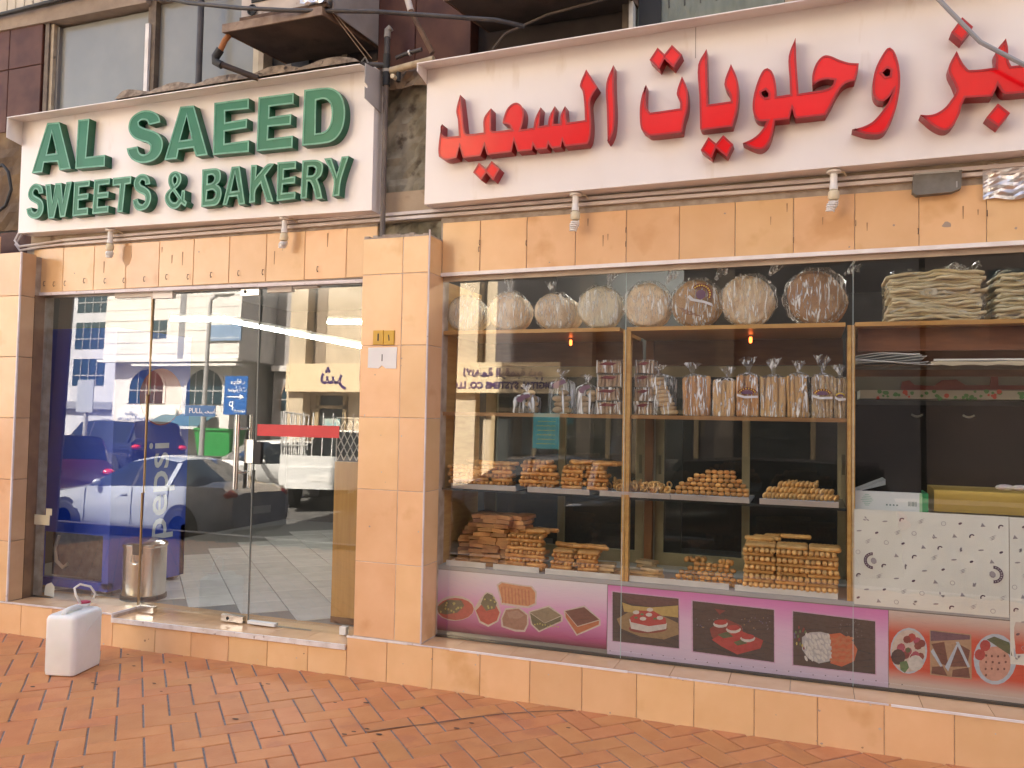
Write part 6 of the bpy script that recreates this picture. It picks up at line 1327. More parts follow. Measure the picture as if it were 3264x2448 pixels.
# toasted slices
sl_ = MB()
pr_ = [(-.055, -.045), (.055, -.045), (.058, .03), (.04, .048), (-.04, .048), (-.058, .03)]
k = len(pr_); sl_.add([(x, y, -.008) for x, y in pr_] + [(x * .97, y * .97, .008) for x, y in pr_], [tuple(range(k - 1, -1, -1)), tuple(range(k, 2 * k))] + [(i, (i + 1) % k, k + (i + 1) % k, k + i) for i in range(k)])
slm = mesh_of('toast_slice', sl_, TOAST, False)
P = []
for x, n, dy in ((.945, 4, 0), (1.02, 2, .05), (1.115, 3, 0), (1.215, 4, 0), (1.17, 5, .11)):
    for i in range(n): P.append((x + random.uniform(-.008, .008), .34 + dy + random.uniform(-.01, .01), .678 + i * .0185, (random.uniform(-.06, .06), random.uniform(-.06, .06), random.uniform(-.35, .35))))
scatter(slm, 'toast_slice', 'pale toast slice in the low piles around the middle post', 'toast', 'toast slices on the deck', P)
# metal trays
def tray(x0, x1, lab):
    t = thing('metal_tray', lab, 'tray', ((x0 + x1) / 2, .25, 1.142), 'metal trays on the middle shelf')
    TM = M('tray_metal', (.66, .66, .66), .38, metal=.55, col2=(.56, .56, .56), vs=6)
    b = MB(); b.box(x0, x1, .250, .70, 1.143, 1.147); ob('base', b, TM, t)
    b = MB(); b.hexa([(x0, .243, 1.143), (x1, .243, 1.143), (x1, .2485, 1.143), (x0, .2485, 1.143), (x0, .237, 1.170), (x1, .237, 1.170), (x1, .2425, 1.170), (x0, .2425, 1.170)]).cyl((x0, .238, 1.171), (x1, .238, 1.171), .0035, n=6); ob('front_lip', b, TM, t)
tray(-.012, .413, 'shallow metal tray under the low finger biscuit pile'); tray(.485, .865, 'shallow metal tray under the criss-cross finger biscuits')
tray(.925, 1.328, 'shallow metal tray under the curled ring biscuits'); tray(1.332, 1.754, 'shallow metal tray under the barrel biscuits'); tray(1.807, 2.203, 'shallow metal tray under the oval biscuits')

# round bread in bags on the top shelf
def pita_pack(x, z, r, y, lab, mat, n=4, yaw=0.0, tuft=(.6, .9), tilt=0.0, film=None, print_=False):
    t = thing('bread_bag', lab, 'bread', (x, y, 2.114), 'bagged round breads on the top shelf')
    for i in range(n):
        b = MB(); k = 26; th = .016; pr = []
        rr = r * (.96 - .02 * i + random.uniform(-.015, .015)); dy = -.045 + i * .026; cx = x + .028 * i * math.sin(yaw) + random.uniform(-.006, .006)
        V = []; F = []
        rings = [(0, -th * .9), (.5, -th), (.85, -th * .75), (1.0, 0), (.85, th * .6), (0, th * .7)]
        ph = random.random() * 9
        for q, h in rings:
            for j in range(k):
                a = 2 * PI * j / k; wv = 1 + .022 * math.sin(3 * a + ph) + .014 * math.sin(7 * a + ph * 2)
                px, pz = rr * q * wv * math.cos(a), rr * q * wv * math.sin(a)
                py = h + .006 * math.sin(2 * a + ph) * q
                V.append((cx + px * math.cos(yaw) - py * math.sin(yaw), y + dy + px * math.sin(yaw) + py * math.cos(yaw), 2.115 + rr * 1.0 + pz))
        for a_ in range(len(rings) - 1):
            for j in range(k): F.append((a_ * k + j, a_ * k + (j + 1) % k, (a_ + 1) * k + (j + 1) % k, (a_ + 1) * k + j))
        b.add(V, F); ob('flatbread', b, mat, t, smooth='all')
    # film: flattened wrinkly ball drawn up to a knot, then a loose tuft
    b = MB(); k = 30; m = 12; V = []; F = []
    kn = Vector((x + r * tuft[0], y + .0, 2.115 + r + r * tuft[1]))
    for i in range(m + 1):
        ph = PI * i / m
        for j in range(k):
            a = 2 * PI * j / k; wob = 1 + .035 * math.sin(9 * a + i * .6) + .02 * math.sin(17 * a)
            px = math.sin(ph) * math.cos(a) * r * 1.07 * wob; pz = math.sin(ph) * math.sin(a) * r * 1.05 * wob; py = -(abs(math.cos(ph)) ** .28) * (1 if math.cos(ph) > 0 else -1) * (.030 + .045 * n / 4) * (1 if i < m / 2 else 1.1)
            p = Vector((x + px * math.cos(yaw) - py * math.sin(yaw), y - .005 + px * math.sin(yaw) + py * math.cos(yaw), max(2.116, 2.115 + r + pz)))
            dq = (Vector((p.x, p.z)) - Vector((kn.x, kn.z))).length / r
            pull = max(0, .55 - dq) * .9
            p = p.lerp(kn, min(.9, pull)); V.append(p)
    for i in range(m):
        for j in range(k): F.append((i * k + j, i * k + (j + 1) % k, (i + 1) * k + (j + 1) % k, (i + 1) * k + j))
    b.add(V, F); ob('film', b, film or FILM, t, smooth='all')
    b = MB(); k = 16; V = []; d = Vector((tuft[0], -.15, tuft[1])).normalized(); u = d.orthogonal().normalized(); v = d.cross(u); L = r * .55
    for i in range(5):
        for j in range(k):
            a = 2 * PI * j / k; rad = .008 + (.35 * L * (i / 4) ** 1.1) * (.7 + .45 * math.sin(5 * a + 1) * (i / 4)); V.append(kn + d * (L * i / 4 * (1 + .25 * math.sin(3 * a) * i / 4)) + u * rad * math.cos(a) * 1.3 + v * rad * math.sin(a) * .55)
    b.add(V, [(i * k + j, i * k + (j + 1) % k, (i + 1) * k + (j + 1) % k, (i + 1) * k + j) for i in range(4) for j in range(k)]); ob('tuft', b, TUFT, t, smooth='all')
    if print_:
        cx, cz, yy = x + .035, 2.115 + r * 1.28, y - .086
        b = MB(); ring = [(cx + .062 * math.cos(a), cz + .062 * math.sin(a)) for a in [-.5 + 2.9 * i / 14 for i in range(15)]] + [(cx + .040 * math.cos(a), cz + .040 * math.sin(a)) for a in [-.5 + 2.9 * i / 14 for i in range(14, -1, -1)]]
        b.fill([ring], yy, 0)
        for i in range(11):
            a = -.35 + 2.6 * i / 10; b.fill([[(cx + .051 * math.cos(a) + .0055 * math.cos(a + q), cz + .051 * math.sin(a) + .0055 * math.sin(a + q)) for q in (0, 1.3, 2.4, 3.6, 5)]], yy - .0006, 1)
        b.fill([[(cx + .027 * math.cos(a), cz + .027 * math.sin(a)) for a in [2 * PI * i / 16 for i in range(16)]]], yy, 2)
        b.fill([[(cx - .075, cz - .012), (cx - .055, cz - .034), (cx + .02, cz - .050), (cx + .068, cz - .070), (cx + .062, cz - .052), (cx + .02, cz - .036), (cx - .04, cz - .022), (cx - .062, cz + .0)]], yy - .0003, 3)
        for q in range(4): b.fill([[(cx - .12 + .01 * q, cz - .07 - q * .011), (cx - .07 + .022 * q, cz - .085 - q * .011), (cx - .07 + .022 * q, cz - .089 - q * .011), (cx - .12 + .01 * q, cz - .074 - q * .011)]], yy + .001, 4)
        ob('printed_logo', b, [MAR, YELP, PURPLE, WHP, M('brown_print', (.25, .10, .06), .6)], t)
pita_pack(.03, 2.25, .118, .36, 'pale round bread in a bag closest to the pillar', PITAW, 4, .25, (.1, .95))
pita_pack(.312, 2.25, .125, .36, 'round bread in a peaked clear bag, second from the pillar', PITA, 4, .30, (-.05, 1.05))
pita_pack(.600, 2.24, .116, .37, 'stack of tan round breads fanned sideways, third bag from the pillar', PITA, 5, .55, (-.15, 1.0))
pita_pack(.893, 2.25, .132, .36, 'whitest round bread in a bag, just before the middle post', PITAW, 4, .12, (.3, 1.0))
pita_pack(1.172, 2.25, .137, .36, 'round bread with pale rim in a bag just after the middle post', PITA, 4, .12, (.75, .95))
pita_pack(1.448, 2.25, .140, .36, 'round bread bag with the purple and yellow printed logo', M('brown_flatbread', (.50, .29, .13), .7, col2=(.40, .21, .085), vs=9, vd=6, bump=.35, bs=35, rnd=.08), 4, .15, (.75, .95), print_=True)
pita_pack(1.735, 2.26, .146, .36, 'plain tan round bread in a bag beside the logo bag', PITA, 4, .12, (.75, .95))
pita_pack(2.085, 2.27, .154, .36, 'largest and darkest round bread bag at the end of the shelf', M('dark_flatbread', (.42, .225, .10), .7, col2=(.32, .15, .065), vs=8, vd=6, bump=.35, bs=35, rnd=.05, col3=(.54, .36, .2), vs3=14, t3=.62), 5, .35, (.95, .75))
# stacks of thin bread in the third bay
def lavash(x0, x1, lab, n=15, z0=2.116):
    t = thing('flatbread_pack', lab, 'bread', ((x0 + x1) / 2, .4, z0), 'packs of thin flatbread on the top shelf')
    z = z0
    for i in range(n):
        b = MB(); nx, ny = 20, 5; th = .0155; sh = random.uniform(-.018, .018); e0, e1 = x0 + random.uniform(0, .035), x1 - random.uniform(0, .035); ph = random.random() * 6; V = []
        for s_ in (0, 1):
            for a in range(nx + 1):
                for c in range(ny + 1):
                    q = a / nx; y = .27 + sh * .6 + .28 * c / ny; yy = y + .012 * math.sin(q * 9 + ph) * (1 if c == 0 else .2)
                    V.append((e0 + (e1 - e0) * q, yy, z + .006 * math.sin(q * 5 + i * .35) * (1.2 - .8 * c / ny) + .0035 * math.sin(q * 17 + ph * 3) + .016 * (.5 - abs(q - .5)) + s_ * (th * random.uniform(.75, 1.1))))
        m = (nx + 1) * (ny + 1); g = lambda a, c, s_: s_ * m + a * (ny + 1) + c
        F = []
        for a in range(nx):
            for c in range(ny): F += [(g(a, c, 1), g(a + 1, c, 1), g(a + 1, c + 1, 1), g(a, c + 1, 1)), (g(a, c, 0), g(a, c + 1, 0), g(a + 1, c + 1, 0), g(a + 1, c, 0))]
            F.append((g(a, 0, 0), g(a + 1, 0, 0), g(a + 1, 0, 1), g(a, 0, 1)))
        for c in range(ny): F += [(g(0, c, 0), g(0, c, 1), g(0, c + 1, 1), g(0, c + 1, 0)), (g(nx, c, 0), g(nx, c + 1, 0), g(nx, c + 1, 1), g(nx, c, 1))]
        b.add(V, F); ob('flatbread', b, LAVASH, t, smooth='all'); z += .0168
    b = MB(); k = 36; V = []; m = 9
    for i in range(m + 1):
        q = i / m; zz = z0 + (z - z0 + .025) * q
        for j in range(k):
            a = 2 * PI * j / k; ex = (abs(math.cos(a)) ** .35) * (1 if math.cos(a) > 0 else -1); ey = (abs(math.sin(a)) ** .35) * (1 if math.sin(a) > 0 else -1)
            s_ = (1.0 if q < .8 else 1 - (q - .8) * .8) + .012 * math.sin(11 * a + i); V.append(((x0 + x1) / 2 + ex * (x1 - x0) * .505 * s_, .41 + ey * .155 * s_, zz + .006 * math.sin(7 * a + i * 2)))
    b.add(V, [(i * k + j, i * k + (j + 1) % k, (i + 1) * k + (j + 1) % k, (i + 1) * k + j) for i in range(m) for j in range(k)]); ob('film', b, film_mat('pack_film', .22, (.80, .76, .64), bs=20, st=(.4, 1, 1.4), rot=0), t, smooth='all')
    b = MB(); V = []
    for i in range(5):
        for j in range(14):
            a = PI * j / 13; V.append((x1 - .02 - .16 * j / 13 + .0 * i, .30 + .03 * i, z + .02 + .035 * math.sin(a * 3 + i) * .5 + .02 * (i % 2)))
    b.add(V, [(i * 14 + j, i * 14 + j + 1, i * 14 + 15 + j, i * 14 + 14 + j) for i in range(4) for j in range(13)]); ob('tuft', b, TUFT, t, smooth='all')
lavash(2.43, 2.895, 'tall pack of thin crinkled flatbread above the white papers', 15); lavash(2.925, 3.36, 'second pack of thin flatbread cut off by the picture edge', 14)

# second shelf
def bag_film(t, x, y, z0, w_, d_, h, neck, top, film=None, tuft=None, rx=.0):
    b = MB(); k = 28; V = []; prof = [(0, .99), (.06, 1.04), (.35, 1.03), (.7, 1.03), (.92, 1.0), (1.0, .90)]
    lv_ = [(z0 + h * q, s_) for q, s_ in prof] + [(z0 + h + (neck - z0 - h) * .5, .50), (neck, .10)]
    for i, (zz, s_) in enumerate(lv_):
        for j in range(k):
            a = 2 * PI * j / k; p = .5; ex = abs(math.cos(a)) ** p * (1 if math.cos(a) > 0 else -1); ey = abs(math.sin(a)) ** p * (1 if math.sin(a) > 0 else -1)
            s2 = s_ * (1 + .03 * math.sin(7 * a + i * 1.7)); V.append((x + ex * w_ / 2 * s2 + rx * max(0, i - 4) / 4, y + ey * d_ / 2 * s2, zz))
    b.add(V, [(i * k + j, i * k + (j + 1) % k, (i + 1) * k + (j + 1) % k, (i + 1) * k + j) for i in range(len(lv_) - 1) for j in range(k)])
    ob('film', b, film or FILM, t, smooth='all')
    b = MB(); V = []; k = 18
    for i in range(6):
        q = i / 5
        for j in range(k):
            a = 2 * PI * j / k; rad = .007 + .032 * q ** 1.3 * (.75 + .4 * math.sin(4 * a + x * 40) + .2 * math.sin(9 * a)); V.append((x + rx + rad * math.cos(a) * 1.15, y + rad * math.sin(a) * .7, neck + (top - neck) * q * (1 + .15 * math.sin(3 * a) * q)))
    b.add(V, [(i * k + j, i * k + (j + 1) % k, (i + 1) * k + (j + 1) % k, (i + 1) * k + j) for i in range(5) for j in range(k)]); ob('tuft', b, tuft or TUFT, t, smooth='all')
def bag_print(t, x, y, z, w_, wrap=.0):
    b = MB(); r = w_ * .42; n = 12
    arc = lambda R, a0=.15, a1=PI - .15: [(x + R * math.cos(a0 + (a1 - a0) * i / n), z + R * .62 * math.sin(a0 + (a1 - a0) * i / n)) for i in range(n + 1)]
    b.fill([arc(r * 1.05) + arc(r * .62)[::-1]], y, 0); b.fill([arc(r * .58) + [(x - r * .56, z - .004), (x + r * .56, z - .004)]], y + .0003, 1)
    for i in range(8):
        a = .35 + (PI - .7) * i / 7; b.fill([[(x + r * .84 * math.cos(a) + .004 * math.cos(q), z + r * .84 * .62 * math.sin(a) + .005 * math.sin(q)) for q in (0, 1.4, 2.5, 3.9, 5.1)]], y - .0006, 2)
    b.fill([[(x - r * 1.1, z - .002), (x - r * .3, z - .014), (x + r * 1.1, z - .012), (x + r * 1.1, z - .024), (x - r * .3, z - .027), (x - r * 1.1, z - .015)]], y, 3)
    ob('printed_logo', b, [MAR, PURPLE, YELP, WHP], t)
STK = M('bread_stick', (.60, .34, .13), .6, col2=(.72, .47, .22), vs=14, vd=5, stretch=(1, 1, .25), rnd=.10, bump=.2, bs=90)
STKD = M('dark_bread_stick', (.50, .22, .065), .6, col2=(.62, .33, .13), vs=14, vd=5, stretch=(1, 1, .25), rnd=.1, bump=.2, bs=90)
STKR = M('seeded_bread_stick', (.44, .27, .13), .7, col2=(.60, .44, .26), vs=40, vd=4, rnd=.1, bump=.5, bs=70)
def stick_bag(x0, x1, h, lab, mat, n=6, rows=3, lean=.0, pr=False, r=.0, tz=.06, lumpy=False):
    y = .345; x = (x0 + x1) / 2; wd = x1 - x0
    t = thing('breadstick_bag', lab, 'breadsticks', (x, y, 1.612), 'bags of breadsticks on the second shelf')
    for ry_ in range(rows):
        for i in range(n):
            rr = wd / n / 2 * 1.02; rr *= 1.12; xx = x0 + rr + (wd - 2 * rr) * i / (n - 1) ; yy = y - .035 + .033 * ry_
            dx = random.uniform(-.012, .012) + lean; hh = h * random.uniform(.93, 1.0)
            b = MB()
            if lumpy:
                P = [(xx + dx * q, yy, 1.614 + hh * q) for q in [k / 10 for k in range(11)]]; b.tube(P, [rr * (.8 if k in (0, 10) else (1.05 if k % 2 else .85)) for k in range(11)], 7)
            else:
                P = [(xx + dx * q + .002 * math.sin(q * 7 + i), yy, 1.614 + hh * q) for q in (0, .03, .35, .7, .97, 1)]; b.tube(P, [rr * .75, rr, rr, rr * .97, rr * .95, rr * .6], 8)
            ob('bread_stick', b, mat, t, smooth=True)
    bag_film(t, x, y, 1.613, wd * 1.03, .118, h, 1.612 + h + .018, 1.612 + h + .018 + tz, rx=r)
    if pr: bag_print(t, x, y - .068, 1.612 + h * .55, wd)
stick_bag(1.385, 1.535, .225, 'breadstick bag with two film tufts, beside the ring biscuits', STKD, 6, 3, .0, tz=.055, r=-.03)
stick_bag(1.548, 1.668, .205, 'pale breadstick bag, lowest one in the row', STK, 7, 3, .004, tz=.05, r=.02)
stick_bag(1.678, 1.798, .232, 'dark breadstick bag with printed logo across its middle', STKD, 6, 3, pr=True, tz=.075)
stick_bag(1.806, 1.936, .222, 'pale breadstick bag with tall ragged tuft, after the dark printed one', STK, 7, 3, tz=.08)
stick_bag(1.945, 2.058, .232, 'orange breadstick bag with slanting sticks inside', M('orange_stick', (.52, .275, .085), .6, col2=(.60, .36, .14), vs=14, stretch=(1, 1, .25), rnd=.1), 7, 3, -.012, tz=.055)
stick_bag(2.068, 2.178, .228, 'lumpy seeded breadstick bag with printed logo, close to the post', STKR, 6, 3, pr=True, tz=.085, lumpy=True)
stick_bag(2.182, 2.240, .215, 'narrow seeded breadstick bag squeezed against the case post', STKR, 3, 3, pr=True, tz=.05, lumpy=True)
# bag of ring biscuits
t = thing('ring_biscuit_bag', 'leaning clear bag of stacked pale ring biscuits on the second shelf', 'biscuits', (1.28, .34, 1.612))
RB = M('pale_ring', (.66, .47, .27), .6, col2=(.56, .36, .17), vs=10, rnd=.06)
for i in range(9):
    c = (1.305 - .010 * i, .345, 1.628 + i * .0235); b = MB(); b.tube([(c[0] + .036 * math.cos(2 * PI * k / 18), c[1] + .034 * math.sin(2 * PI * k / 18), c[2] + .1 * .036 * math.cos(2 * PI * k / 18)) for k in range(18)], .0135, 8, closed=True); ob('ring', b, RB, t, smooth='all')
bag_film(t, 1.272, .345, 1.613, .135, .115, .225, 1.856, 1.90, rx=-.03)
# packs of rusks, purple bags
def rusk_pack(x0, x1, z, lab, dx):
    t = thing('rusk_pack', lab, 'rusks', ((x0 + x1) / 2, .36, z), 'film packs of rusks on the second shelf')
    n = 6
    for i in range(n):
        b = MB(); wd = (x1 - x0) / n; b.cham(x0 + dx + wd * i + .001, x0 + dx + wd * (i + 1) - .001, .305 + random.uniform(0, .006), .42, z + .002, z + .072 + random.uniform(-.005, .002), .004); ob('toast_slice', b, TOASTP, t)
    b = MB(); b.box(x0 + dx - .003, x1 + dx + .003, .298, .425, z + .001, z + .078); ob('film', b, FILM, t)
    bb = MB(); bb.fill([[(x0 + dx + .01, z + .05), (x0 + dx + .05, z + .066), (x1 + dx - .02, z + .06), (x1 + dx - .05, z + .045)]], .2975, 0); ob('printed_logo', bb, [MAR], t)
for i, nm in enumerate(('bottom', 'second', 'third', 'top')):
    rusk_pack(.880, 1.022, 1.613 + i * .080, 'film pack of rusks, %s of the stack before the middle post' % nm, random.uniform(-.008, .008))
    rusk_pack(1.104, 1.208, 1.613 + i * .080, 'film pack of rusks, %s of the stack after the middle post' % nm, random.uniform(-.004, .008))
ROLL = M('small_roll', (.50, .34, .19), .65, col2=(.60, .45, .28), vs=12, rnd=.1)
def roll_bag(x, w_, h, lab):
    t = thing('bread_roll_bag', lab, 'bread rolls', (x, .36, 1.612), 'hazy bags of bread rolls on the second shelf')
    for i in range(7):
        b = MB(); b.ball((x + random.uniform(-.4, .4) * w_ * .7, .36 + random.uniform(-.03, .03), 1.635 + (i // 2) * .034), .034, .026, .019); ob('bread_roll', b, ROLL, t, smooth='all')
    bag_film(t, x, .36, 1.613, w_, .11, h, 1.612 + h + .03, 1.612 + h + .075, film=FILMH)
    b = MB(); zc = 1.612 + h * .95; b.fill([[(x - w_ * .3, zc - .01), (x - w_ * .1, zc + .014), (x + w_ * .2, zc + .022), (x + w_ * .28, zc + .004), (x + w_ * .02, zc - .012), (x - w_ * .05, zc - .03), (x - w_ * .22, zc - .028)]], .298, 0); ob('printed_logo', b, [PURPLE], t)
roll_bag(.655, .155, .19, 'larger hazy bag of small bread rolls with purple print'); roll_bag(.812, .125, .16, 'smaller hazy bag of bread rolls next to the rusk packs')
roll_bag(.43, .16, .10, 'low hazy bag of rolls farthest along the second shelf')

# ------------------------------------------------------------------ counter end: wrapping paper, carton, gold board
def paper_sheet(lab, x0, x1, z0, z1, y, seed, big):
    rnd_ = random.Random(seed); t = thing('wrapping_paper', lab, 'wrapping paper', ((x0 + x1) / 2, y, z0), 'printed wrapping papers taped inside the glass')
    b = MB(); n, m = 14, 8; V = [(x0 + (x1 - x0) * i / n, y + .0025 * math.sin(i * 1.1) * math.sin(j * .9), z0 + (z1 - z0) * j / m) for i in range(n + 1) for j in range(m + 1)]
    b.add(V, [(i * (m + 1) + j, (i + 1) * (m + 1) + j, (i + 1) * (m + 1) + j + 1, i * (m + 1) + j + 1) for i in range(n) for j in range(m)]); ob('sheet', b, M('wrap_paper', (.74, .71, .64), .6, col2=(.68, .65, .58), vs=3), t, smooth='all')
    b = MB(); yy = y - .0035
    def blob(x, z, rx, rz, a, mi, k=9): b.fill([[(x + rx * math.cos(q) * math.cos(a) - rz * math.sin(q) * math.sin(a), z + rx * math.cos(q) * math.sin(a) + rz * math.sin(q) * math.cos(a)) for q in [2 * PI * i / k for i in range(k)]]], yy, mi)
    def cres(x, z, R, r, a0, mi, n_=10): b.fill([[(x + R * math.cos(a0 + PI * i / n_), z + R * math.sin(a0 + PI * i / n_)) for i in range(n_ + 1)] + [(x + r * math.cos(a0 + PI * i / n_), z + r * math.sin(a0 + PI * i / n_)) for i in range(n_, -1, -1)]], yy, mi)
    ix = 0; z = z0 + .03
    while z < z1 - .015:
        x = x0 + .025 + (.035 if ix % 2 else 0)
        while x < x1 - .02:
            k = (ix * 3 + int(x * 31)) % 7; xx, zz = x + rnd_.uniform(-.008, .008), z + rnd_.uniform(-.008, .008)
            if not any(abs(xx - bx) < .05 and abs(zz - bz) < .055 for bx, bz, _ in big):
                if k == 0: cres(xx, zz, .013, .007, .6, 0)
                elif k == 1: blob(xx, zz, .009, .0055, .5, 0)
                elif k == 2:
                    for q in range(3): blob(xx + rnd_.uniform(-.009, .009), zz + rnd_.uniform(-.009, .009), .008, .004, rnd_.random() * 3, 1, 6)
                elif k == 3:
                    for q in range(3): blob(xx, zz + .008 - q * .007, .020 - .003 * q, .0016, .5, 1, 4)
                elif k == 4: b.fill([[(xx - .010, zz - .008), (xx + .012, zz - .006), (xx - .003, zz + .012)]], yy, 1)
                elif k == 5: blob(xx, zz, .013, .004, .15, 1, 8)
                else: cres(xx, zz, .011, .009, 2.0, 1); cres(xx, zz, .011, .009, 2.0 + PI, 1)
            x += .086
        z += .058; ix += 1
    for bx, bz, a0 in big:
        cres(bx, bz, .043, .028, a0, 0, 14); blob(bx + .004 * (1 if a0 > 0 else -1), bz, .014, .017, .3, 1, 8)
        for q in range(9):
            a = a0 + .25 + 2.6 * q / 8; b.fill([[(bx + .0355 * math.cos(a) + .004 * math.cos(c), bz + .0355 * math.sin(a) + .004 * math.sin(c)) for c in (0, 2, 4)]], yy - .0004, 2)
    ob('printed_motifs', b, [M('plum_print', (.15, .09, .12), .6), M('grey_plum_print', (.36, .31, .325), .6), M('pale_print', (.5, .46, .44), .6)], t)
paper_sheet('white wrapping paper with plum crescents taped inside the glass beside the biscuit block', 2.277, 2.972, .657, 1.145, .233, 1, [(2.365, .885, PI / 2), (2.905, .86, -PI / 2)])
paper_sheet('second sheet of printed wrapping paper hanging lower at the picture edge', 2.975, 3.5, .436, 1.143, .2335, 2, [(3.25, .9, PI / 2)])
ct = thing('white_carton', 'open white carton with green end standing on the counter paper', 'carton', (2.45, .3, 1.14))
CARD = M('white_card', (.68, .70, .70), .5, col2=(.62, .64, .65), vs=4)
b = MB(); b.box(2.284, 2.585, .272, .278, 1.139, 1.236).box(2.284, 2.29, .278, .50, 1.139, 1.236).box(2.284, 2.626, .50, .506, 1.139, 1.22); ob('carton_wall', b, CARD, ct)
b = MB(); b.box(2.585, 2.598, .2715, .2785, 1.139, 1.236); ob('stripe', b, M('pale_green', (.35, .55, .32), .5), ct)
b = MB(); b.box(2.598, 2.626, .2715, .2785, 1.139, 1.236).box(2.620, 2.626, .2785, .50, 1.139, 1.236); ob('green_end', b, M('carton_green', (.03, .27, .09), .5), ct)
b = MB()
for i in range(13): b.box(2.533 + i * .0031, 2.533 + i * .0031 + random.choice((.0012, .002)), .2712, .2719, 1.168, 1.192)
for i in range(4): b.box(2.43 + i * .016, 2.438 + i * .016, .2712, .2719, 1.166, 1.174)
ob('printed_marks', b, M('grey_ink', (.16, .22, .22), .6), ct)
b = MB()
for i, wd in enumerate((.02, .035, .05, .06, .045, .03, .02)): b.box(2.34 - wd / 2, 2.34 + wd / 2, .2712, .2719, 1.216 - i * .009, 1.2195 - i * .009)
ob('printed_marks', b, M('teal_ink', (.30, .45, .40), .6), ct)
b = MB(); b.hexa([(2.30, .42, 1.22), (2.44, .42, 1.262), (2.44, .62, 1.262), (2.30, .62, 1.22), (2.30, .42, 1.226), (2.44, .42, 1.29), (2.44, .62, 1.29), (2.30, .62, 1.226)])
tag(ob('metal_tray', b, M('tray_metal', (0, 0, 0))), 'tilted steel tray leaning behind the white carton', 'tray')
gb = thing('gold_board', 'long gold coloured board with rounded top lying on the counter', 'board', (2.9, .3, 1.15))
b = MB(); yz = [(.29, 1.147), (.288, 1.235), (.296, 1.255), (.315, 1.263), (.55, 1.263), (.55, 1.147)]; k = len(yz)
b.add([(2.654, y, z) for y, z in yz] + [(3.6, y, z) for y, z in yz], [tuple(range(k - 1, -1, -1)), tuple(range(k, 2 * k))] + [(i, (i + 1) % k, k + (i + 1) % k, k + i)[::-1] for i in range(k)])
ob('panel', b, M('gold_lacquer', (.50, .33, .06), .35, metal=.35, col2=(.40, .25, .04), vs=3, vd=5, stretch=(.4, 1, 2)), gb, smooth=True)
pk = thing('sweet_wrapper', 'small pale pink and white packets lying on the gold board', 'packets', (3.05, .4, 1.263))
for x in (2.99, 3.06, 3.13):
    b = MB(); b.ball((x, .40, 1.275), .045, .03, .016); ob('packet', b, M('pink_packet', (.62, .46, .46), .5, col2=(.72, .66, .55), vs=30), pk, smooth='all')

# ------------------------------------------------------------------ printed food posters below the shelves
def grad(name, stops, z0, z1, col2=None):
    m = bpy.data.materials.new(name); m.use_nodes = True; n = m.node_tree.nodes; L = m.node_tree.links
    tc = n.new('ShaderNodeTexCoord'); sp = n.new('ShaderNodeSeparateXYZ'); mr = n.new('ShaderNodeMapRange'); r = n.new('ShaderNodeValToRGB')
    mr.inputs[1].default_value = 0; mr.inputs[2].default_value = z1 - z0
    L.new(tc.outputs['Object'], sp.inputs[0]); L.new(sp.outputs[2], mr.inputs[0]); L.new(mr.outputs[0], r.inputs[0]); L.new(r.outputs[0], n['Principled BSDF'].inputs['Base Color'])
    e = r.color_ramp.elements; e[0].position, e[0].color = stops[0][0], (*stops[0][1], 1); e[1].position, e[1].color = stops[-1][0], (*stops[-1][1], 1)
    for p, c in stops[1:-1]: q = e.new(p); q.color = (*c, 1)
    n['Principled BSDF'].inputs['Roughness'].default_value = .45
    return m
PCOL = dict(cream=(.62, .50, .42), red=(.50, .05, .03), olive=(.10, .09, .035), yellow=(.50, .42, .10), orange=(.62, .24, .09), dkorange=(.50, .15, .06), brown=(.33, .15, .09), ltbrown=(.40, .22, .15), khaki=(.25, .19, .11), dkbrown=(.13, .03, .02), orangebrown=(.48, .12, .03),
            lilac=(.60, .36, .52), black=(.014, .013, .018), plum=(.07, .02, .03), gold=(.48, .33, .09), bronze=(.27, .17, .07), dkred=(.20, .012, .014), cream2=(.62, .58, .54), crimson=(.42, .015, .02), green=(.08, .18, .06), dkgreen=(.05, .09, .03), grey=(.14, .14, .17), violet=(.09, .07, .2), orangered=(.55, .10, .03),
            paleblue=(.46, .53, .62), berry=(.40, .04, .10), darkplum=(.03, .012, .02), tan=(.42, .25, .14), mauve=(.12, .05, .09), salmon=(.62, .30, .22), palegrey=(.42, .41, .42))
PM = {k: M('print_' + k, tuple(c * .88 + .03 for c in v), .5, col2=tuple(c * .7 + .02 for c in v), vs=50, vd=5, c0=.42, c1=.75) for k, v in PCOL.items()}
def poster(lab, x0, x1, z0, z1, mat, pics, y=.2345):
    t = thing('food_poster', lab, 'poster', ((x0 + x1) / 2, y, z0))
    b = MB(); b.box(x0, x1, y, y + .0015, z0, z1); ob('sheet', b, mat, t, loc=(x0, y, z0))
    for pic in pics:
        rows = [a for a in POSTER if a[0] == pic]; cols = []; mb = MB()
        for i, (_, c, lay, poly) in enumerate(rows):
            if c not in cols: cols.append(c)
            P = [(max(x0 + .001, min(x1 - .001, a / 1000)), max(z0 + .001, min(z1, c_ / 1000))) for a, c_ in poly]
            mb.fill([P], y - .0003 - lay * .00025 - i * .000004, cols.index(c))
        ob(pic, mb, [PM[c] for c in cols], t)
    return t
poster('pink poster of plated sweets and pastry pieces below the pillar end of the case', -.10, .979, .275, .642, grad('pink_fade', [(0, (.10, .012, .03)), (.12, (.36, .06, .18)), (.45, (.64, .27, .50)), (.75, (.68, .50, .62)), (1, (.70, .65, .68))], .275, .642), ['sweet_plate', 'sweet_cup', 'pastry_roll', 'pastry_piece', 'pastry_square', 'cake_piece'])
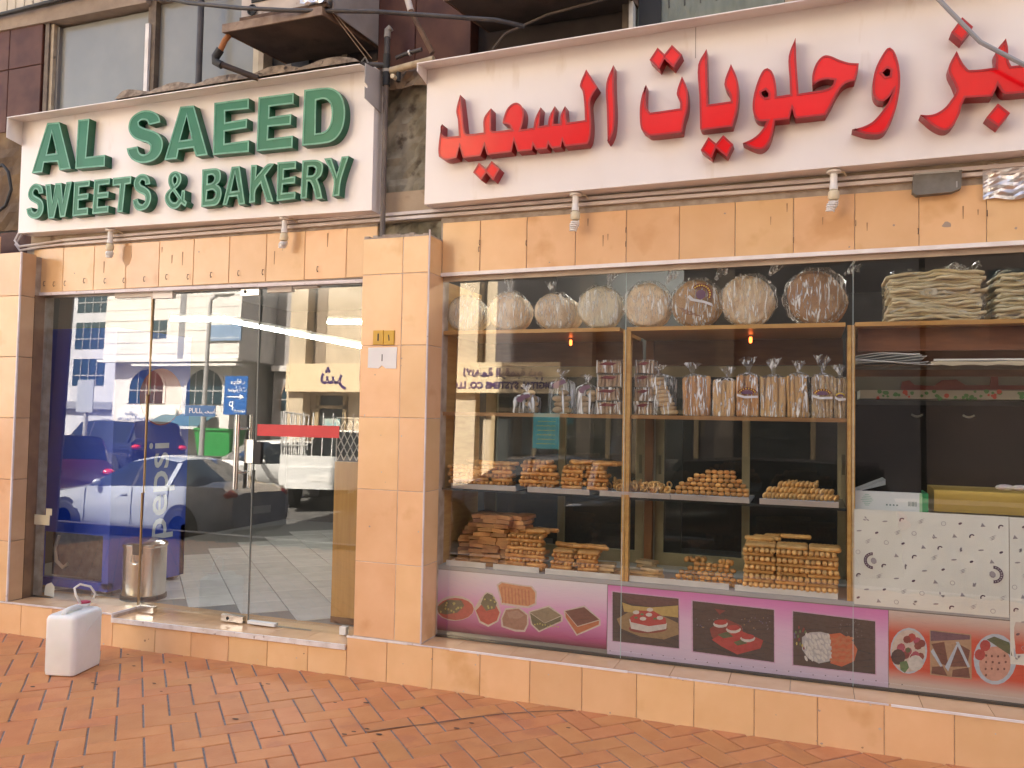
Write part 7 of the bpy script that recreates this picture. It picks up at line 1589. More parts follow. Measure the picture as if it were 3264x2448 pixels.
poster('lilac poster with three dark framed dessert pictures', .983, 2.437, .250, .640, grad('lilac_fade', [(0, (.56, .44, .56)), (.22, (.62, .48, .60)), (.6, (.66, .43, .60)), (.92, (.63, .22, .48)), (1, (.60, .17, .43))], .25, .64), ['picture_edge', 'cake_picture', 'dessert_picture', 'almond_picture'], y=.2335)
poster('red poster with fruit plate, folded pastry and rice plate', 2.44, 3.6, .245, .640, grad('red_fade', [(0, (.58, .47, .42)), (.12, (.56, .40, .34)), (.28, (.56, .06, .03)), (.72, (.56, .07, .04)), (.9, (.56, .36, .30)), (1, (.58, .47, .42))], .245, .64), ['fruit_plate', 'triangle_pastry', 'rice_plate'])
b = MB()
for i in range(26): b.cyl((1.0 + i * .06, .2325, .272 + .004 * (i % 3)), (1.0 + i * .06, .2332, .272 + .004 * (i % 3)), .003, n=6)
ob('tack', b, BLACK, SW)

# small emissive capsules added in place of reflected orange glows under the top shelf
for x, lab in ((.635, 'added glowing capsule in place of an orange reflection under the top shelf, before the middle post'), (1.732, 'added glowing capsule in place of an orange reflection under the top shelf, after the middle post')):
    t = thing('glow_capsule', lab, 'lamp', (x, .6, 2.09), 'added glowing capsules under the top shelf')
    ob('capsule_glow', MB().lathe([(.002, 2.045), (.009, 2.05), (.010, 2.075), (.006, 2.085)], (x, .6, 0), 10), M('orange_glow', (.8, .2, .05), .4, emit=(1.0, .16, .03), es=.7), t, smooth=True)
    ob('capsule_base', MB().cyl((x, .6, 2.083), (x, .6, 2.091), .012, n=10), BLACK, t)

# ------------------------------------------------------------------ behind the door glass: cooler, bin, counter end, tubes
BLUE = M('cooler_blue', (.014, .055, .44), .35, col2=(.018, .062, .48), vs=3)
ck = thing('drinks_cooler', 'tall blue drinks cooler with white pepsi lettering behind the glass', 'cooler', (-3.33, .85, .17))
b = MB(); b.box(-3.72, -2.95, .45, 1.25, .62, 2.22); ob('cabinet', b, BLUE, ck)
b = MB(); b.box(-3.72, -3.66, .45, .50, .22, .62).box(-3.01, -2.95, .45, .50, .22, .62).box(-3.72, -2.95, .45, .50, .20, .26).box(-3.72, -2.95, 1.2, 1.25, .20, .62).box(-2.965, -2.95, .50, 1.25, .20, .62); ob('base_frame', b, BLUE, ck)
b = MB(); b.box(-3.65, -3.02, .56, 1.1, .26, .60); ob('motor_bay', b, M('motor_grey', (.06, .05, .05), .7, col2=(.13, .11, .10), vs=16, vd=5), ck)
b = MB(); b.tube([(-3.55, .53, .58), (-3.58, .52, .48), (-3.56, .52, .38), (-3.50, .53, .33), (-3.46, .54, .36)], .014, 8); ob('coolant_hose', b, M('hose_tan', (.45, .36, .25), .5), ck, smooth=True)
for x, y in ((-3.66, .5), (-3.0, .5), (-3.0, 1.2)):
    b = MB(); b.lathe([(.012, -.02), (.038, -.018), (.042, 0), (.038, .018), (.012, .02)], (x, y, .208), 14, 'X'); ob('castor', b, M('castor_grey', (.22, .21, .20), .4), ck, smooth=True)
tx = text_mb('pepsi', .33, bold=.003); tx.v = [(-2.948, .93 - p[1], .93 + p[0] * 1.2) for p in tx.v]; ob('lettering', tx, M('cooler_lettering', (.62, .66, .72), .5), ck)
b = MB(); b.add([(-2.9485, .93 + .235 * math.cos(a), 1.70 + .235 * math.sin(a)) for a in [2 * PI * i / 28 for i in range(28)]], [tuple(range(28))]); ob('emblem', b, M('emblem_red', (.30, .035, .04), .5), ck)
b = MB(); b.add([(-2.9480, .93 + .15 + .09 * math.cos(a), 1.58 + .04 * math.sin(a)) for a in [2 * PI * i / 14 for i in range(14)]], [tuple(range(14))]); ob('emblem_mark', b, M('emblem_dark_red', (.30, .02, .03), .5), ck)
b = MB(); b.add([(-2.9478, .93 + .225 * math.cos(a), 1.70 + .225 * math.sin(a)) for a in [PI + .25 + (PI - .5) * i / 14 for i in range(15)]], [tuple(range(15))]); ob('emblem_wave', b, M('emblem_white', (.34, .30, .32), .5), ck)
bn = thing('pedal_bin', 'stainless steel pedal bin behind the door glass', 'bin', (-2.675, .51, .167))
b = MB(); b.lathe([(.152, .175), (.156, .18), (.156, .56)], (-2.675, .53, 0), 32); ob('drum', b, STEEL, bn, smooth=True)
b = MB(); b.lathe([(.161, .56), (.163, .565), (.161, .585), (.14, .605), (.08, .618), (.001, .62)], (-2.675, .53, 0), 32); ob('lid', b, STEEL, bn, smooth=True)
b = MB(); b.lathe([(.158, .168), (.163, .17), (.163, .20), (.158, .205)], (-2.675, .53, 0), 32); ob('foot_ring', b, BLACK, bn)
b = MB(); b.box(-2.635, -2.56, .365, .385, .52, .60); ob('hinge_cover', b, BLACK, bn)
b = MB(); b.tube([(-2.635, .365, .52), (-2.635, .355, .47), (-2.61, .353, .455), (-2.58, .353, .455), (-2.56, .355, .47), (-2.56, .365, .52)], .006, 6); ob('carry_handle', b, STEEL, bn, smooth=True)
cb = thing('counter_end', 'upright pine board closing the counter next to the door', 'counter', (-.8, .49, .167))
b = MB(); b.box(-1.0, -.56, .485, .52, .18, 1.26); ob('board', b, M('yellow_pine', (.50, .27, .07), .4, col2=(.42, .21, .05), vs=4, vd=6, stretch=(8, 1, .5)), cb); ob('plinth_strip', MB().box(-1.0, -.56, .482, .485, .168, .21), DARKWOOD, cb)
b = MB(); b.box(-.98, -.56, .52, 1.9, .18, 1.20); ob('carcass', b, DARKWOOD, cb)
wr = thing('wire_rack', 'white wire lattice rack standing on the counter end', 'rack', (-.85, .5, 1.26))
for i in range(6):
    x = -.99 + i * .05
    for d in (1, -1): ob('wire', MB().tube([(x if d > 0 else x + .05, .50, 1.27), (x + .05 if d > 0 else x, .50, 1.36), (x if d > 0 else x + .05, .50, 1.45), (x + .05 if d > 0 else x, .50, 1.54)], .004, 5), M('white_wire', (.66, .62, .55), .5), wr)
ob('wire', MB().tube([(-1.0, .50, 1.26), (-1.0, .50, 1.56), (-.68, .50, 1.56), (-.68, .50, 1.26)], .005, 5), M('white_wire', (0, 0, 0)), wr)
tg = thing('price_tag', 'white house shaped card leaning inside the glass by the cooler', 'card', (-3.25, .26, .18))
b = MB(); b.prism([[(-3.34, .186), (-3.245, .180), (-3.24, .255), (-3.275, .285), (-3.32, .268), (-3.335, .25)]], .236, .239); ob('card', b, PAPER, tg)
NOTE = thing('energy_label', 'pair of pale yellow paper labels stuck on the glass by the car reflection', 'label', (-3.4, .195, .75))
b = MB(); b.box(-3.47, -3.27, gy(.74) - .003, gy(.74) - .0022, .715, .79); ob('slip', b, M('pale_yellow_paper', (.55, .52, .38), .7), NOTE); b = MB(); b.box(-3.31, -3.25, gy(.8) - .003, gy(.8) - .0022, .79, .84); ob('slip', b, M('pale_yellow_paper', (0, 0, 0)), NOTE)
TUBE = M('lit_tube', (1, 1, 1), .4, emit=(1.0, .97, .88), es=9.0)
def tube_light(a, b_, lab):
    t = thing('tube_light', lab, 'tube light', a, 'lit tube lights on the shop ceiling')
    m = MB(); m.cyl(a, b_, .018, n=10); ob('tube', m, TUBE, t); a2 = (a[0], a[1], a[2] + .035); b2 = (b_[0], b_[1], b_[2] + .035); m = MB(); m.cyl(a2, b2, .022, n=6); ob('batten', m, WHITEPL, t)
tube_light((-4.25, 2.4, 2.55), (-3.57, 2.4, 2.525), 'lit tube light above the blue cooler')
tube_light((-3.57, 2.42, 2.525), (-2.43, 3.2, 2.305), 'lit tube light running toward the door')
tube_light((-2.33, 2.4, 2.476), (-1.7, 2.4, 2.45), 'lit tube light over the counter')
tube_light((.2, 1.5, 2.92), (1.4, 1.5, 2.92), 'added unseen tube light behind the bread display'); tube_light((2.0, 1.5, 2.92), (3.2, 1.5, 2.92), 'added unseen tube light above the black cabinet')  # both tubes added out of sight to brighten the window bay

# ------------------------------------------------------------------ the jerrican on the pavement
jc = thing('jerrican', 'translucent white plastic jerrican standing on the brick pavement', 'jerrican', (-2.225, -.485, gz(-2.2) + .002))
jc.rotation_euler = (0, 0, math.radians(14))
JM = M('milky_plastic', (.80, .79, .76), .38, col2=(.73, .72, .68), vs=5, vd=3, bump=.05, bs=20, sss=.35)
JD = M('milky_plastic_neck', (.66, .64, .60), .4)
def rrect(hx, hy, r, n=4):
    P = []
    for cx, cy, a0 in ((hx - r, hy - r, 0), (-hx + r, hy - r, PI / 2), (-hx + r, -hy + r, PI), (hx - r, -hy + r, 1.5 * PI)):
        for i in range(n + 1): a = a0 + PI / 2 * i / n; P.append((cx + r * math.cos(a), cy + r * math.sin(a)))
    return P
b = MB(); lv_ = [(0.0, .088, .130, .02), (.006, .097, .139, .03), (.03, .100, .143, .032), (.20, .1005, .1435, .032), (.335, .100, .143, .032), (.352, .094, .137, .03), (.362, .082, .125, .028)]
n_ = len(rrect(.1, .1, .02)); V = []
for z, hx, hy, r in lv_: V += [(x, y, z) for x, y in rrect(hx, hy, r)]
F = [(i * n_ + j, i * n_ + (j + 1) % n_, (i + 1) * n_ + (j + 1) % n_, (i + 1) * n_ + j) for i in range(len(lv_) - 1) for j in range(n_)] + [tuple(range(n_ - 1, -1, -1)), tuple((len(lv_) - 1) * n_ + j for j in range(n_))]
b.add(V, F); ob('body', b, JM, jc, smooth=True, local=True)
b = MB(); b.tube([(0, -.11, .356), (0, -.095, .376), (0, -.06, .382), (0, .01, .382), (0, .035, .376), (0, .045, .356)], .016, 10); ob('handle', b, JM, jc, smooth='all', local=True)
b = MB(); b.lathe([(.045, .355), (.044, .372), (.030, .382), (.030, .392)], (0, .088, -.012), 18); ob('neck', b, JD, jc, smooth=True, local=True)
b = MB(); b.lathe([(.034, .388), (.036, .39), (.036, .405), (.033, .409), (.001, .409)], (0, .088, -.012), 18); ob('cap', b, WHITEPL, jc, smooth=True, local=True)
b = MB(); b.lathe([(.0365, .402), (.037, .403), (.037, .408), (.034, .411)], (0, .088, -.012), 18); ob('cap_seal', b, M('red_seal', (.35, .02, .05), .5), jc, local=True)
b = MB(); b.tube([(.02, .02, .40), (.0, .0, .46), (-.01, .0, .50), (.0, .04, .515), (.03, .10, .49), (.045, .13, .44), (.04, .12, .41)], .007, 8); ob('cord', b, M('white_cord', (.70, .68, .62), .6), jc, smooth='all', local=True)
b = MB(); b.hexa([(.1005, -.03, .24), (.1015, .12, .315), (.1015, .12, .325), (.1005, -.03, .25), (.103, -.03, .24), (.1035, .12, .315), (.1035, .12, .325), (.103, -.03, .25)]); ob('shoulder_ridge', b, JM, jc, local=True)
# ------------------------------------------------------------------ the street in front of the shop (seen mirrored in the glass)
ASPH = M('asphalt', (.055, .053, .05), .9, col2=(.085, .08, .075), vs=3, vd=6, bump=.2, bs=80)
rd = MB(); ys = [-5.15, -7.5, -9, -11, -16, -60, -140]
for a, b_ in zip(ys, ys[1:]):
    rd.add([(-120, b_, street_z(b_)), (80, b_, street_z(b_)), (80, a, street_z(a)), (-120, a, street_z(a))], [(0, 1, 2, 3)])
tag(ob('road', rd, ASPH), kind='structure')
gr = MB(); gr.add([(-220, -220, -.62), (220, -220, -.62), (220, 220, -.62), (-220, 220, -.62)], [(0, 1, 2, 3)]); tag(ob('ground', gr, M('dusty_ground', (.30, .26, .21), .95)), kind='structure')
kb = MB()
for i in range(40):
    x = -24 + i * 1.0; kb.cham(x + .01, x + .99, -5.16, -4.99, -.6, .005, .01)
tag(ob('kerb', kb, M('kerb_concrete', (.42, .40, .36), .85, col2=(.34, .32, .29), vs=5)), kind='structure')
op = MB(); op.box(-90, 40, -20, -14.6, -.3, street_z(-15) + .13); tag(ob('far_pavement', op, M('far_paving', (.42, .34, .27), .85, col2=(.36, .28, .22), vs=2)), kind='structure')

CARG = M('car_window', (.012, .016, .018), .06, spec=.8)
TYRE = M('tyre', (.018, .018, .018), .8); RIM = M('alloy_rim', (.62, .62, .63), .25, metal=.8); LAMPG = M('clear_lamp', (.65, .68, .70), .1, coat=.6); TAILR = M('tail_lamp_red', (.45, .012, .012), .15, coat=.6)
SED = [(-2.37, .36, .52, .58, .55, .62, .50), (-2.24, .22, .66, .71, .74, .80, .64), (-1.9, .20, .75, .82, .84, .87, .70), (-1.2, .20, .86, .93, .86, .90, .72), (-.85, .20, .91, .98, .87, .91, .74), (-.10, .20, .94, 1.37, .88, .91, .60), (.50, .20, .96, 1.45, .88, .91, .58), (1.0, .20, .98, 1.39, .88, .91, .58), (1.70, .20, 1.0, 1.06, .87, .90, .70), (2.2, .24, .99, 1.04, .84, .87, .70), (2.37, .36, .84, .92, .78, .80, .66)]
HAT = [(-2.0, .36, .60, .68, .58, .66, .52), (-1.88, .22, .76, .82, .74, .80, .66), (-1.3, .20, .90, .97, .82, .85, .70), (-.95, .20, .95, 1.02, .83, .86, .72), (-.30, .20, .97, 1.46, .84, .86, .60), (.4, .20, .99, 1.53, .84, .86, .60), (1.35, .20, 1.02, 1.47, .84, .86, .60), (1.85, .24, 1.02, 1.10, .82, .84, .70), (1.98, .36, .85, .95, .76, .78, .66)]
SUV = [(-2.3, .42, .75, .85, .70, .78, .66), (-2.2, .32, .98, 1.04, .84, .90, .78), (-1.2, .32, 1.06, 1.14, .90, .93, .80), (-.95, .32, 1.10, 1.17, .90, .94, .80), (-.45, .32, 1.12, 1.76, .91, .94, .72), (.4, .32, 1.12, 1.82, .91, .94, .72), (2.05, .32, 1.13, 1.79, .91, .94, .72), (2.25, .36, 1.13, 1.3, .88, .92, .76), (2.32, .45, .85, 1.0, .84, .88, .74)]
def car(name, label, cat, loc, rz, paint, ST, wx, wr=.33, cowl=4, rooff=5, roofr=7, deck=8, scale=1.0, extra=None, spokes=10):
    t = thing(name, label, cat, loc); t.rotation_euler = (0, 0, rz); t.scale = scale if isinstance(scale, tuple) else (scale,) * 3
    V = []; F = []; Mi = []
    for x, zl_, zb, zt, wl, wb, wt in ST:
        zm = zl_ + (zb - zl_) * .55
        half = [(wl * .9, zl_), (wl, zl_ + .08), (wb * 1.02, zm), (wb, zb), (wt + (wb - wt) * .12, zt - .05), (wt * .8, zt - .008), (0, zt)]
        V += [(x, -y, z) for y, z in half] + [(x, y, z) for y, z in half[-2::-1]]
    k = 13
    for i in range(len(ST) - 1):
        for j in range(k - 1):
            a = i * k + j; F.append((a, a + 1, a + k + 1, a + k)[::-1])
            side = j in (3, 8); top = j in (4, 5, 6, 7)
            g = (side and cowl <= i < deck) or (top and (i == cowl or (roofr <= i < deck)))
            Mi.append(1 if g else 0)
    F.append(tuple(range(k))); Mi.append(0); F.append(tuple((len(ST) - 1) * k + j for j in range(k - 1, -1, -1))); Mi.append(0)
    b = MB(); b.add(V, F); b.m = Mi
    ob('body', b, [paint, CARG], t, smooth=True, local=True)
    # pillars and door gaps
    st = lambda x: next(((p[3] + (q[3] - p[3]) * (x - p[0]) / (q[0] - p[0]), p[2] + (q[2] - p[2]) * (x - p[0]) / (q[0] - p[0]), p[5] + (q[5] - p[5]) * (x - p[0]) / (q[0] - p[0]), p[6] + (q[6] - p[6]) * (x - p[0]) / (q[0] - p[0])) for p, q in zip(ST, ST[1:]) if p[0] <= x <= q[0]))
    for sy in (-1, 1):
        for x, wd in ((.22, .035), (ST[roofr][0] + .02, .05)):
            zt, zb, wb, wt = st(x); yt = wt + (wb - wt) * .12
            b = MB(); b.hexa([(x - wd, sy * (wb + .004), zb), (x + wd, sy * (wb + .004), zb), (x + wd, sy * (wb - .03), zb), (x - wd, sy * (wb - .03), zb), (x - wd, sy * (yt + .006), zt - .05), (x + wd, sy * (yt + .006), zt - .05), (x + wd, sy * (yt - .03), zt - .05), (x - wd, sy * (yt - .03), zt - .05)]); ob('window_pillar', b, BLACK if x < .5 else paint, t, local=True)
        for x in (ST[cowl][0] - .05, .22, 1.05):
            zt, zb, wb, wt = st(x); b = MB(); b.box(x - .004, x + .004, sy * (wb * 1.02) - .006, sy * (wb * 1.02) + .006, .35, zb - .02); ob('door_gap', b, BLACK, t, local=True)
        for x in (.02, .88):
            zt, zb, wb, wt = st(x); b = MB(); b.box(x - .08, x + .08, sy * (wb * 1.02) - .012, sy * (wb * 1.02) + .012, zb - .14, zb - .11); ob('door_handle', b, paint, t, local=True)
        zt, zb, wb, wt = st(ST[cowl][0] + .3); b = MB(); b.ball((ST[cowl][0] + .28, sy * (wb + .07), zb + .06), .07, .09, .055, 10, 6); ob('wing_mirror', b, paint, t, smooth='all', local=True)
        f = ST[1]; b = MB(); b.ball((f[0] + .16, sy * f[5] * .80, f[2] - .02), .22, .13, .075, 10, 6); ob('headlight', b, LAMPG, t, smooth='all', local=True)
        r_ = ST[-2]; b = MB(); b.ball((r_[0] + .02, sy * r_[5] * .84, r_[2] - .11), .17, .15, .085, 10, 6); ob('tail_light', b, TAILR, t, smooth='all', local=True)
        for x in wx:
            wb = st(x)[2] * 1.02
            b = MB(); b.cyl((x, sy * (wb - .20), wr), (x, sy * (wb + .006), wr), wr + .055, n=24); ob('wheel_arch', b, BLACK, t, local=True)
            b = MB(); b.lathe([(wr * .62, sy * (wb - .16)), (wr * .95, sy * (wb - .16)), (wr, sy * (wb - .12)), (wr, sy * (wb - .0)), (wr * .93, sy * (wb + .022)), (wr * .66, sy * (wb + .022))], (x, 0, wr), 24, 'Y'); w_ = ob('wheel', b, TYRE, t, smooth=True, local=True)
            b = MB(); b.cyl((x, sy * (wb - .02), wr), (x, sy * (wb + .002), wr), wr * .67, n=24)
            ob('rim', b, M('rim_shadow', (.06, .06, .065), .5), w_, local=True)
            b = MB()
            for s_ in range(spokes):
                a = 2 * PI * s_ / spokes; c_, n_ = math.cos(a), math.sin(a); p = [(.05, -.028), (wr * .66, -.036), (wr * .66, .036), (.05, .028)]
                y0, y1 = sy * (wb + .018), sy * (wb + .004)
                q = [(x + u * c_ - v * n_, y, wr + u * n_ + v * c_) for y in (y0, y1) for u, v in p]; b.add(q, [(0, 1, 2, 3), (4, 7, 6, 5), (0, 4, 5, 1), (1, 5, 6, 2), (2, 6, 7, 3), (3, 7, 4, 0)])
            b.cyl((x, sy * wb, wr), (x, sy * (wb + .022), wr), .06, n=12); b.lathe([(wr * .62, sy * (wb + .004)), (wr * .68, sy * (wb + .02)), (wr * .64, sy * (wb + .022))], (x, 0, wr), 24, 'Y')
            ob('spoke', b, RIM, w_, local=True)
    r_ = ST[-1]; b = MB(); b.box(r_[0] - .06, r_[0] + .012, -.26, .26, r_[2] - .26, r_[2] - .14); ob('number_plate', b, WHITEPL, t, local=True)
    b = MB(); b.box(ST[0][0] - .02, ST[0][0] + .1, -.55, .55, .38, .46); ob('grille', b, BLACK, t, local=True)
    b = MB(); b.box(r_[0] - .10, r_[0] + .02, -.74, .74, .36, .50); ob('rear_bumper', b, paint, t, local=True)
    for nm, mb_, m in extra or []: ob(nm, mb_, m, t, local=True)
    return t
SILV = M('silver_paint', (.47, .51, .57), .22, metal=.35, coat=.8); WHT = M('white_paint', (.74, .74, .72), .25, coat=.6); NAVY = M('navy_paint', (.015, .02, .05), .2, coat=.8); GREYB = M('blue_grey_paint', (.20, .25, .32), .25, metal=.3, coat=.8); BLK = M('black_paint', (.012, .012, .014), .15, coat=.8); REDB = M('dark_red_paint', (.10, .02, .02), .25, coat=.8)
car('parked_sedan', 'silver saloon car parked along the kerb facing the door', 'car', (-9.39, -7.38, -.55), 0, SILV, SED, (-1.40, 1.33), scale=(.97, .97, 1.12))
car('parked_hatchback', 'white hatchback parked beyond the silver saloon', 'car', (-9.9, -11.3, -.10), math.radians(-65), WHT, HAT, (-1.25, 1.25), rooff=4, cowl=3, roofr=6, deck=7)
car('parked_van', 'navy blue off-roader parked across the street', 'car', (-18.2, -14.6, .05), math.radians(10), NAVY, SUV, (-1.4, 1.4), .38, cowl=3, rooff=4, roofr=6, deck=7)
car('parked_estate', 'dark red off-roader at the kerb ahead of the silver saloon', 'car', (-14.4, -8.2, -.42), math.radians(8), REDB, SUV, (-1.4, 1.4), .38, cowl=3, rooff=4, roofr=6, deck=7)
ck_ = []
b = MB(); b.box(.15, 2.3, -.86, -.82, .75, 1.05).box(.15, 2.3, .82, .86, .75, 1.05).box(2.26, 2.32, -.86, .86, .75, 1.05); ck_.append(('cargo_bed', b, WHT))
for y in (-.84, .84):
    for z in (1.25, 1.55, 1.95): ck_.append(('cage_rail', MB().cyl((.2, y, z), (2.3, y, z), .02, n=6), WHITEPL))
    for i in range(12): ck_.append(('cage_bar', MB().cyl((.2 + i * .19, y, 1.0), (.2 + i * .19 + (.19 if i % 2 else -.0), y, 1.95), .014, n=5), WHITEPL))
for i in range(9): ck_.append(('cage_bar', MB().cyl((2.3, -.84 + i * .21, 1.0), (2.3, -.84 + i * .21, 1.95), .014, n=5), WHITEPL))
PIK = [(-2.4, .42, .72, .80, .68, .76, .64), (-2.28, .34, .92, .98, .80, .86, .74), (-1.4, .34, 1.0, 1.06, .84, .87, .76), (-1.15, .34, 1.03, 1.09, .84, .87, .76), (-.65, .34, 1.05, 1.60, .85, .87, .66), (-.1, .34, 1.05, 1.64, .85, .87, .66), (.05, .34, 1.05, 1.60, .85, .87, .66), (.14, .34, .80, .86, .84, .86, .72), (2.35, .36, .78, .82, .84, .86, .72)]
car('pickup_truck', 'white pickup truck with a cage of bars on its load bed', 'truck', (-8.3, -12.0, .05), math.radians(70), WHT, PIK, (-1.45, 1.45), .36, cowl=3, rooff=4, roofr=6, deck=7, extra=ck_)
car('parked_hatchback', 'blue grey hatchback parked opposite the bread window', 'car', (-2.6, -9.3, -.22), math.radians(6), GREYB, HAT, (-1.25, 1.25), rooff=4, cowl=3, roofr=6, deck=7)
car('parked_off_roader', 'black off-roader parked at the kerb opposite the biscuits', 'car', (.9, -7.6, -.43), math.radians(4), BLK, SUV, (-1.4, 1.4), .38, cowl=3, rooff=4, roofr=6, deck=7)

# ---- street furniture
def pole_sign(name, label, x, y, z0, panels, r=.04, ztop=None):
    t = thing(name, label, 'sign', (x, y, street_z(y)))
    ob('pole', MB().cyl((x, y, street_z(y) - .1), (x, y, ztop or panels[0][1]), r, n=10), M('galvanised', (.42, .43, .43), .5, metal=.4), t)
    for z_lo, z_hi, wd, mat, txt in panels:
        ob('panel', MB().box(x - wd / 2, x + wd / 2, y + .05, y + .07, z_lo, z_hi), mat, t)
        for s, sz, dz, dx in txt: ob('lettering', text_on(s, sz, (x + dx, y + .073, z_lo + dz), (-1, 0, 0), (0, 0, 1)), INK, t)
    return t
SB = M('parking_blue', (.012, .10, .34), .4)
ps_ = pole_sign('parking_sign', 'blue parking sign with arrow and arabic words', -12.3, -13.0, 0, [(2.04, 3.07, .74, SB, [('\u0641\ufed7\u0648\ufee3', .20, .88, .05), ('\u062a\u0627\ufead\ufe8e\ufef4\ufeb3', .20, .68, .05), ('P', .34, .22, -.12), ('ARKING', .10, .09, .16)])], ztop=3.0)
b = MB(); b.box(-12.58, -12.10, -12.926, -12.922, 2.50, 2.53); b.add([(-12.02, -12.924, 2.515), (-12.16, -12.924, 2.59), (-12.16, -12.924, 2.44)], [(0, 1, 2)]); ob('arrow', b, INK, ps_)
pole_sign('street_sign', 'grey backed street sign on a pole by the parked cars', -13.6, -9.4, 0, [(1.9, 2.65, .5, M('sign_back', (.30, .33, .38), .5), [])], .05, ztop=2.6)
lp = thing('street_lamp', 'tall grey street lamp with a flat oval head', 'street lamp', (-23.8, -25, street_z(-25)))
ob('pole', MB().cyl((-23.8, -25, .3), (-23.8, -25, 7.6), .13, .08, n=10), M('lamp_grey', (.28, .28, .28), .5), lp)
ob('arm', MB().tube([(-23.8, -25, 7.5), (-23.75, -25, 7.75), (-23.3, -24.9, 7.9)], .06, 8), M('lamp_grey', (0, 0, 0)), lp, smooth=True)
b = MB(); b.ball((-22.9, -24.85, 7.92), .55, .22, .12, 14, 6); ob('lamp_head', b, M('lamp_head', (.4, .4, .38), .4), lp, smooth='all')

# ---- buildings across the street
def windows(t, xs, zs, wd, ht, y, glass, frame, arch=False, name='window', nmul=1):
    for x in xs:
        for z in zs:
            if arch:
                P = [(x - wd / 2, z)] + [(x - wd / 2 * math.cos(a), z + ht * .45 + ht * .55 * math.sin(a)) for a in [PI * i / 12 for i in range(13)]] + [(x + wd / 2, z)]
                b = MB(); b.prism([P], 0, .06); b.v = [(px, y + .02 - py * .3, pz) for px, py, pz in b.v]; b.f = [f[::-1] for f in b.f]
                wn_ = ob(name, b, glass, t)
                P2 = [(x - wd * .57, z)] + [(x - wd * .57 * math.cos(a), z + ht * .45 + ht * .62 * math.sin(a)) for a in [PI * i / 12 for i in range(13)]] + [(x + wd * .57, z)]
                b = MB(); b.prism([P2, P[::-1]], 0, .1); b.v = [(px, y + .05 - py * .4, pz) for px, py, pz in b.v]; b.f = [f[::-1] for f in b.f]; ob('surround', b, frame, wn_)
            else:
                wn_ = ob(name, MB().box(x - wd / 2, x + wd / 2, y - .05, y + .012, z, z + ht), glass, t)
            for i in range(nmul): ob('mullion', MB().box(x - wd / 2 + wd * (i + 1) / (nmul + 1) - .03, x - wd / 2 + wd * (i + 1) / (nmul + 1) + .03, y + .012, y + .05, z, z + ht * (.95 if arch else 1)), M('mullion_grey', (.3, .3, .3), .5), wn_)
            ob('transom', MB().box(x - wd / 2, x + wd / 2, y + .013, y + .045, z + ht * .36, z + ht * .40), M('mullion_grey', (0, 0, 0)), wn_)
WG = M('dark_blue_glazing', (.02, .045, .06), .1, spec=.8)
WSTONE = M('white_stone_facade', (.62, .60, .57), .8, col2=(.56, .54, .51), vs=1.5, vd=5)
wb_ = thing('white_building', 'white building with arched windows and dark side wall across the street', 'building', (-31, -31, .5))
b = MB(); b.box(-35.4, -26.1, -40, -30, 5.6, 14); b.box(-35.0, -26.9, -40, -30.5, .3, 5.6); ob('wall', b, WSTONE, wb_)
for i in range(14): ob('course_line', MB().box(-35.4, -26.1, -30.001, -29.985, 5.9 + i * .62, 5.93 + i * .62), M('course_shadow', (.42, .40, .38), .8), wb_)
ob('cornice', MB().box(-35.6, -26.0, -30.2, -29.8, 5.45, 5.6).box(-33.0, -26.0, -30.3, -29.7, 5.2, 5.33), WSTONE, wb_)
ob('groove', MB().box(-30.15, -29.75, -30.01, -29.98, 5.6, 14), M('groove_grey', (.20, .20, .21), .7), wb_)
windows(wb_, (-32.6, -28.6), (3.2,), 2.4, 1.9, -30.5, WG, WSTONE, True, nmul=3)
windows(wb_, (-31.5,), (6.75,), 1.05, 1.0, -30.0, WG, WSTONE); windows(wb_, (-31.5, -28.2), (9.6,), 1.3, 1.3, -30.0, WG, WSTONE)
sg = ob('shop_fascia', MB().box(-34.4, -30.3, -30.45, -30.3, 2.1, 2.9), M('fascia_white', (.66, .66, .64), .5), wb_)
ob('lettering', text_on('ELITE LINE GENTS SALON', .30, (-32.6, -30.28, 2.28), (-1, 0, 0), (0, 0, 1)), M('fascia_print', (.03, .06, .2), .5), sg)
ob('lettering', text_on('\ufee6\u0648\ufedf\ufe8e\ufebb', .36, (-33.4, -30.28, 2.64), (-1, 0, 0), (0, 0, 1)), M('fascia_print', (0, 0, 0)), sg)
sb_ = ob('banner', MB().box(-28.2, -25.95, -29.98, -29.9, 6.55, 7.4), M('salon_blue', (.16, .24, .36), .5), wb_)
ob('lettering', text_on('LASTING IMPRESSIONS LADIES SALON', .115, (-27.05, -29.88, 6.7), (-1, 0, 0), (0, 0, 1)), INK, sb_)
ob('shutter', MB().box(-34.4, -31.4, -30.49, -30.44, .4, 2.0), M('shutter_blue', (.20, .27, .36), .5, stretch=(1, 1, 20), col2=(.34, .40, .46), vs=4), wb_)
aw = thing('awning', 'dark teal shop awning with scalloped white edge', 'awning', (-29, -29.5, 2.1)); b = MB(); b.hexa([(-31.2, -29.0, 1.95), (-27.6, -29.0, 1.95), (-27.6, -30.4, 2.6), (-31.2, -30.4, 2.6), (-31.2, -29.0, 2.0), (-27.6, -29.0, 2.0), (-27.6, -30.4, 2.65), (-31.2, -30.4, 2.65)]); ob('canopy', b, M('awning_teal', (.03, .09, .13), .7), aw); ob('valance', MB().box(-31.2, -27.6, -28.99, -28.96, 1.82, 1.97), M('valance', (.5, .52, .52), .7), aw)
gbld = thing('shade_grey_wing', 'wing of the white building, its shade painted as grey', 'building', (-22, -34, .5))
b = MB(); b.box(-26.05, -15.5, -42, -33, .3, 16); ob('wall', b, M('shaded_grey_facade', (.30, .28, .27), .8, col2=(.26, .245, .235), vs=2), gbld)  # the wing's shade is put into this grey wall colour
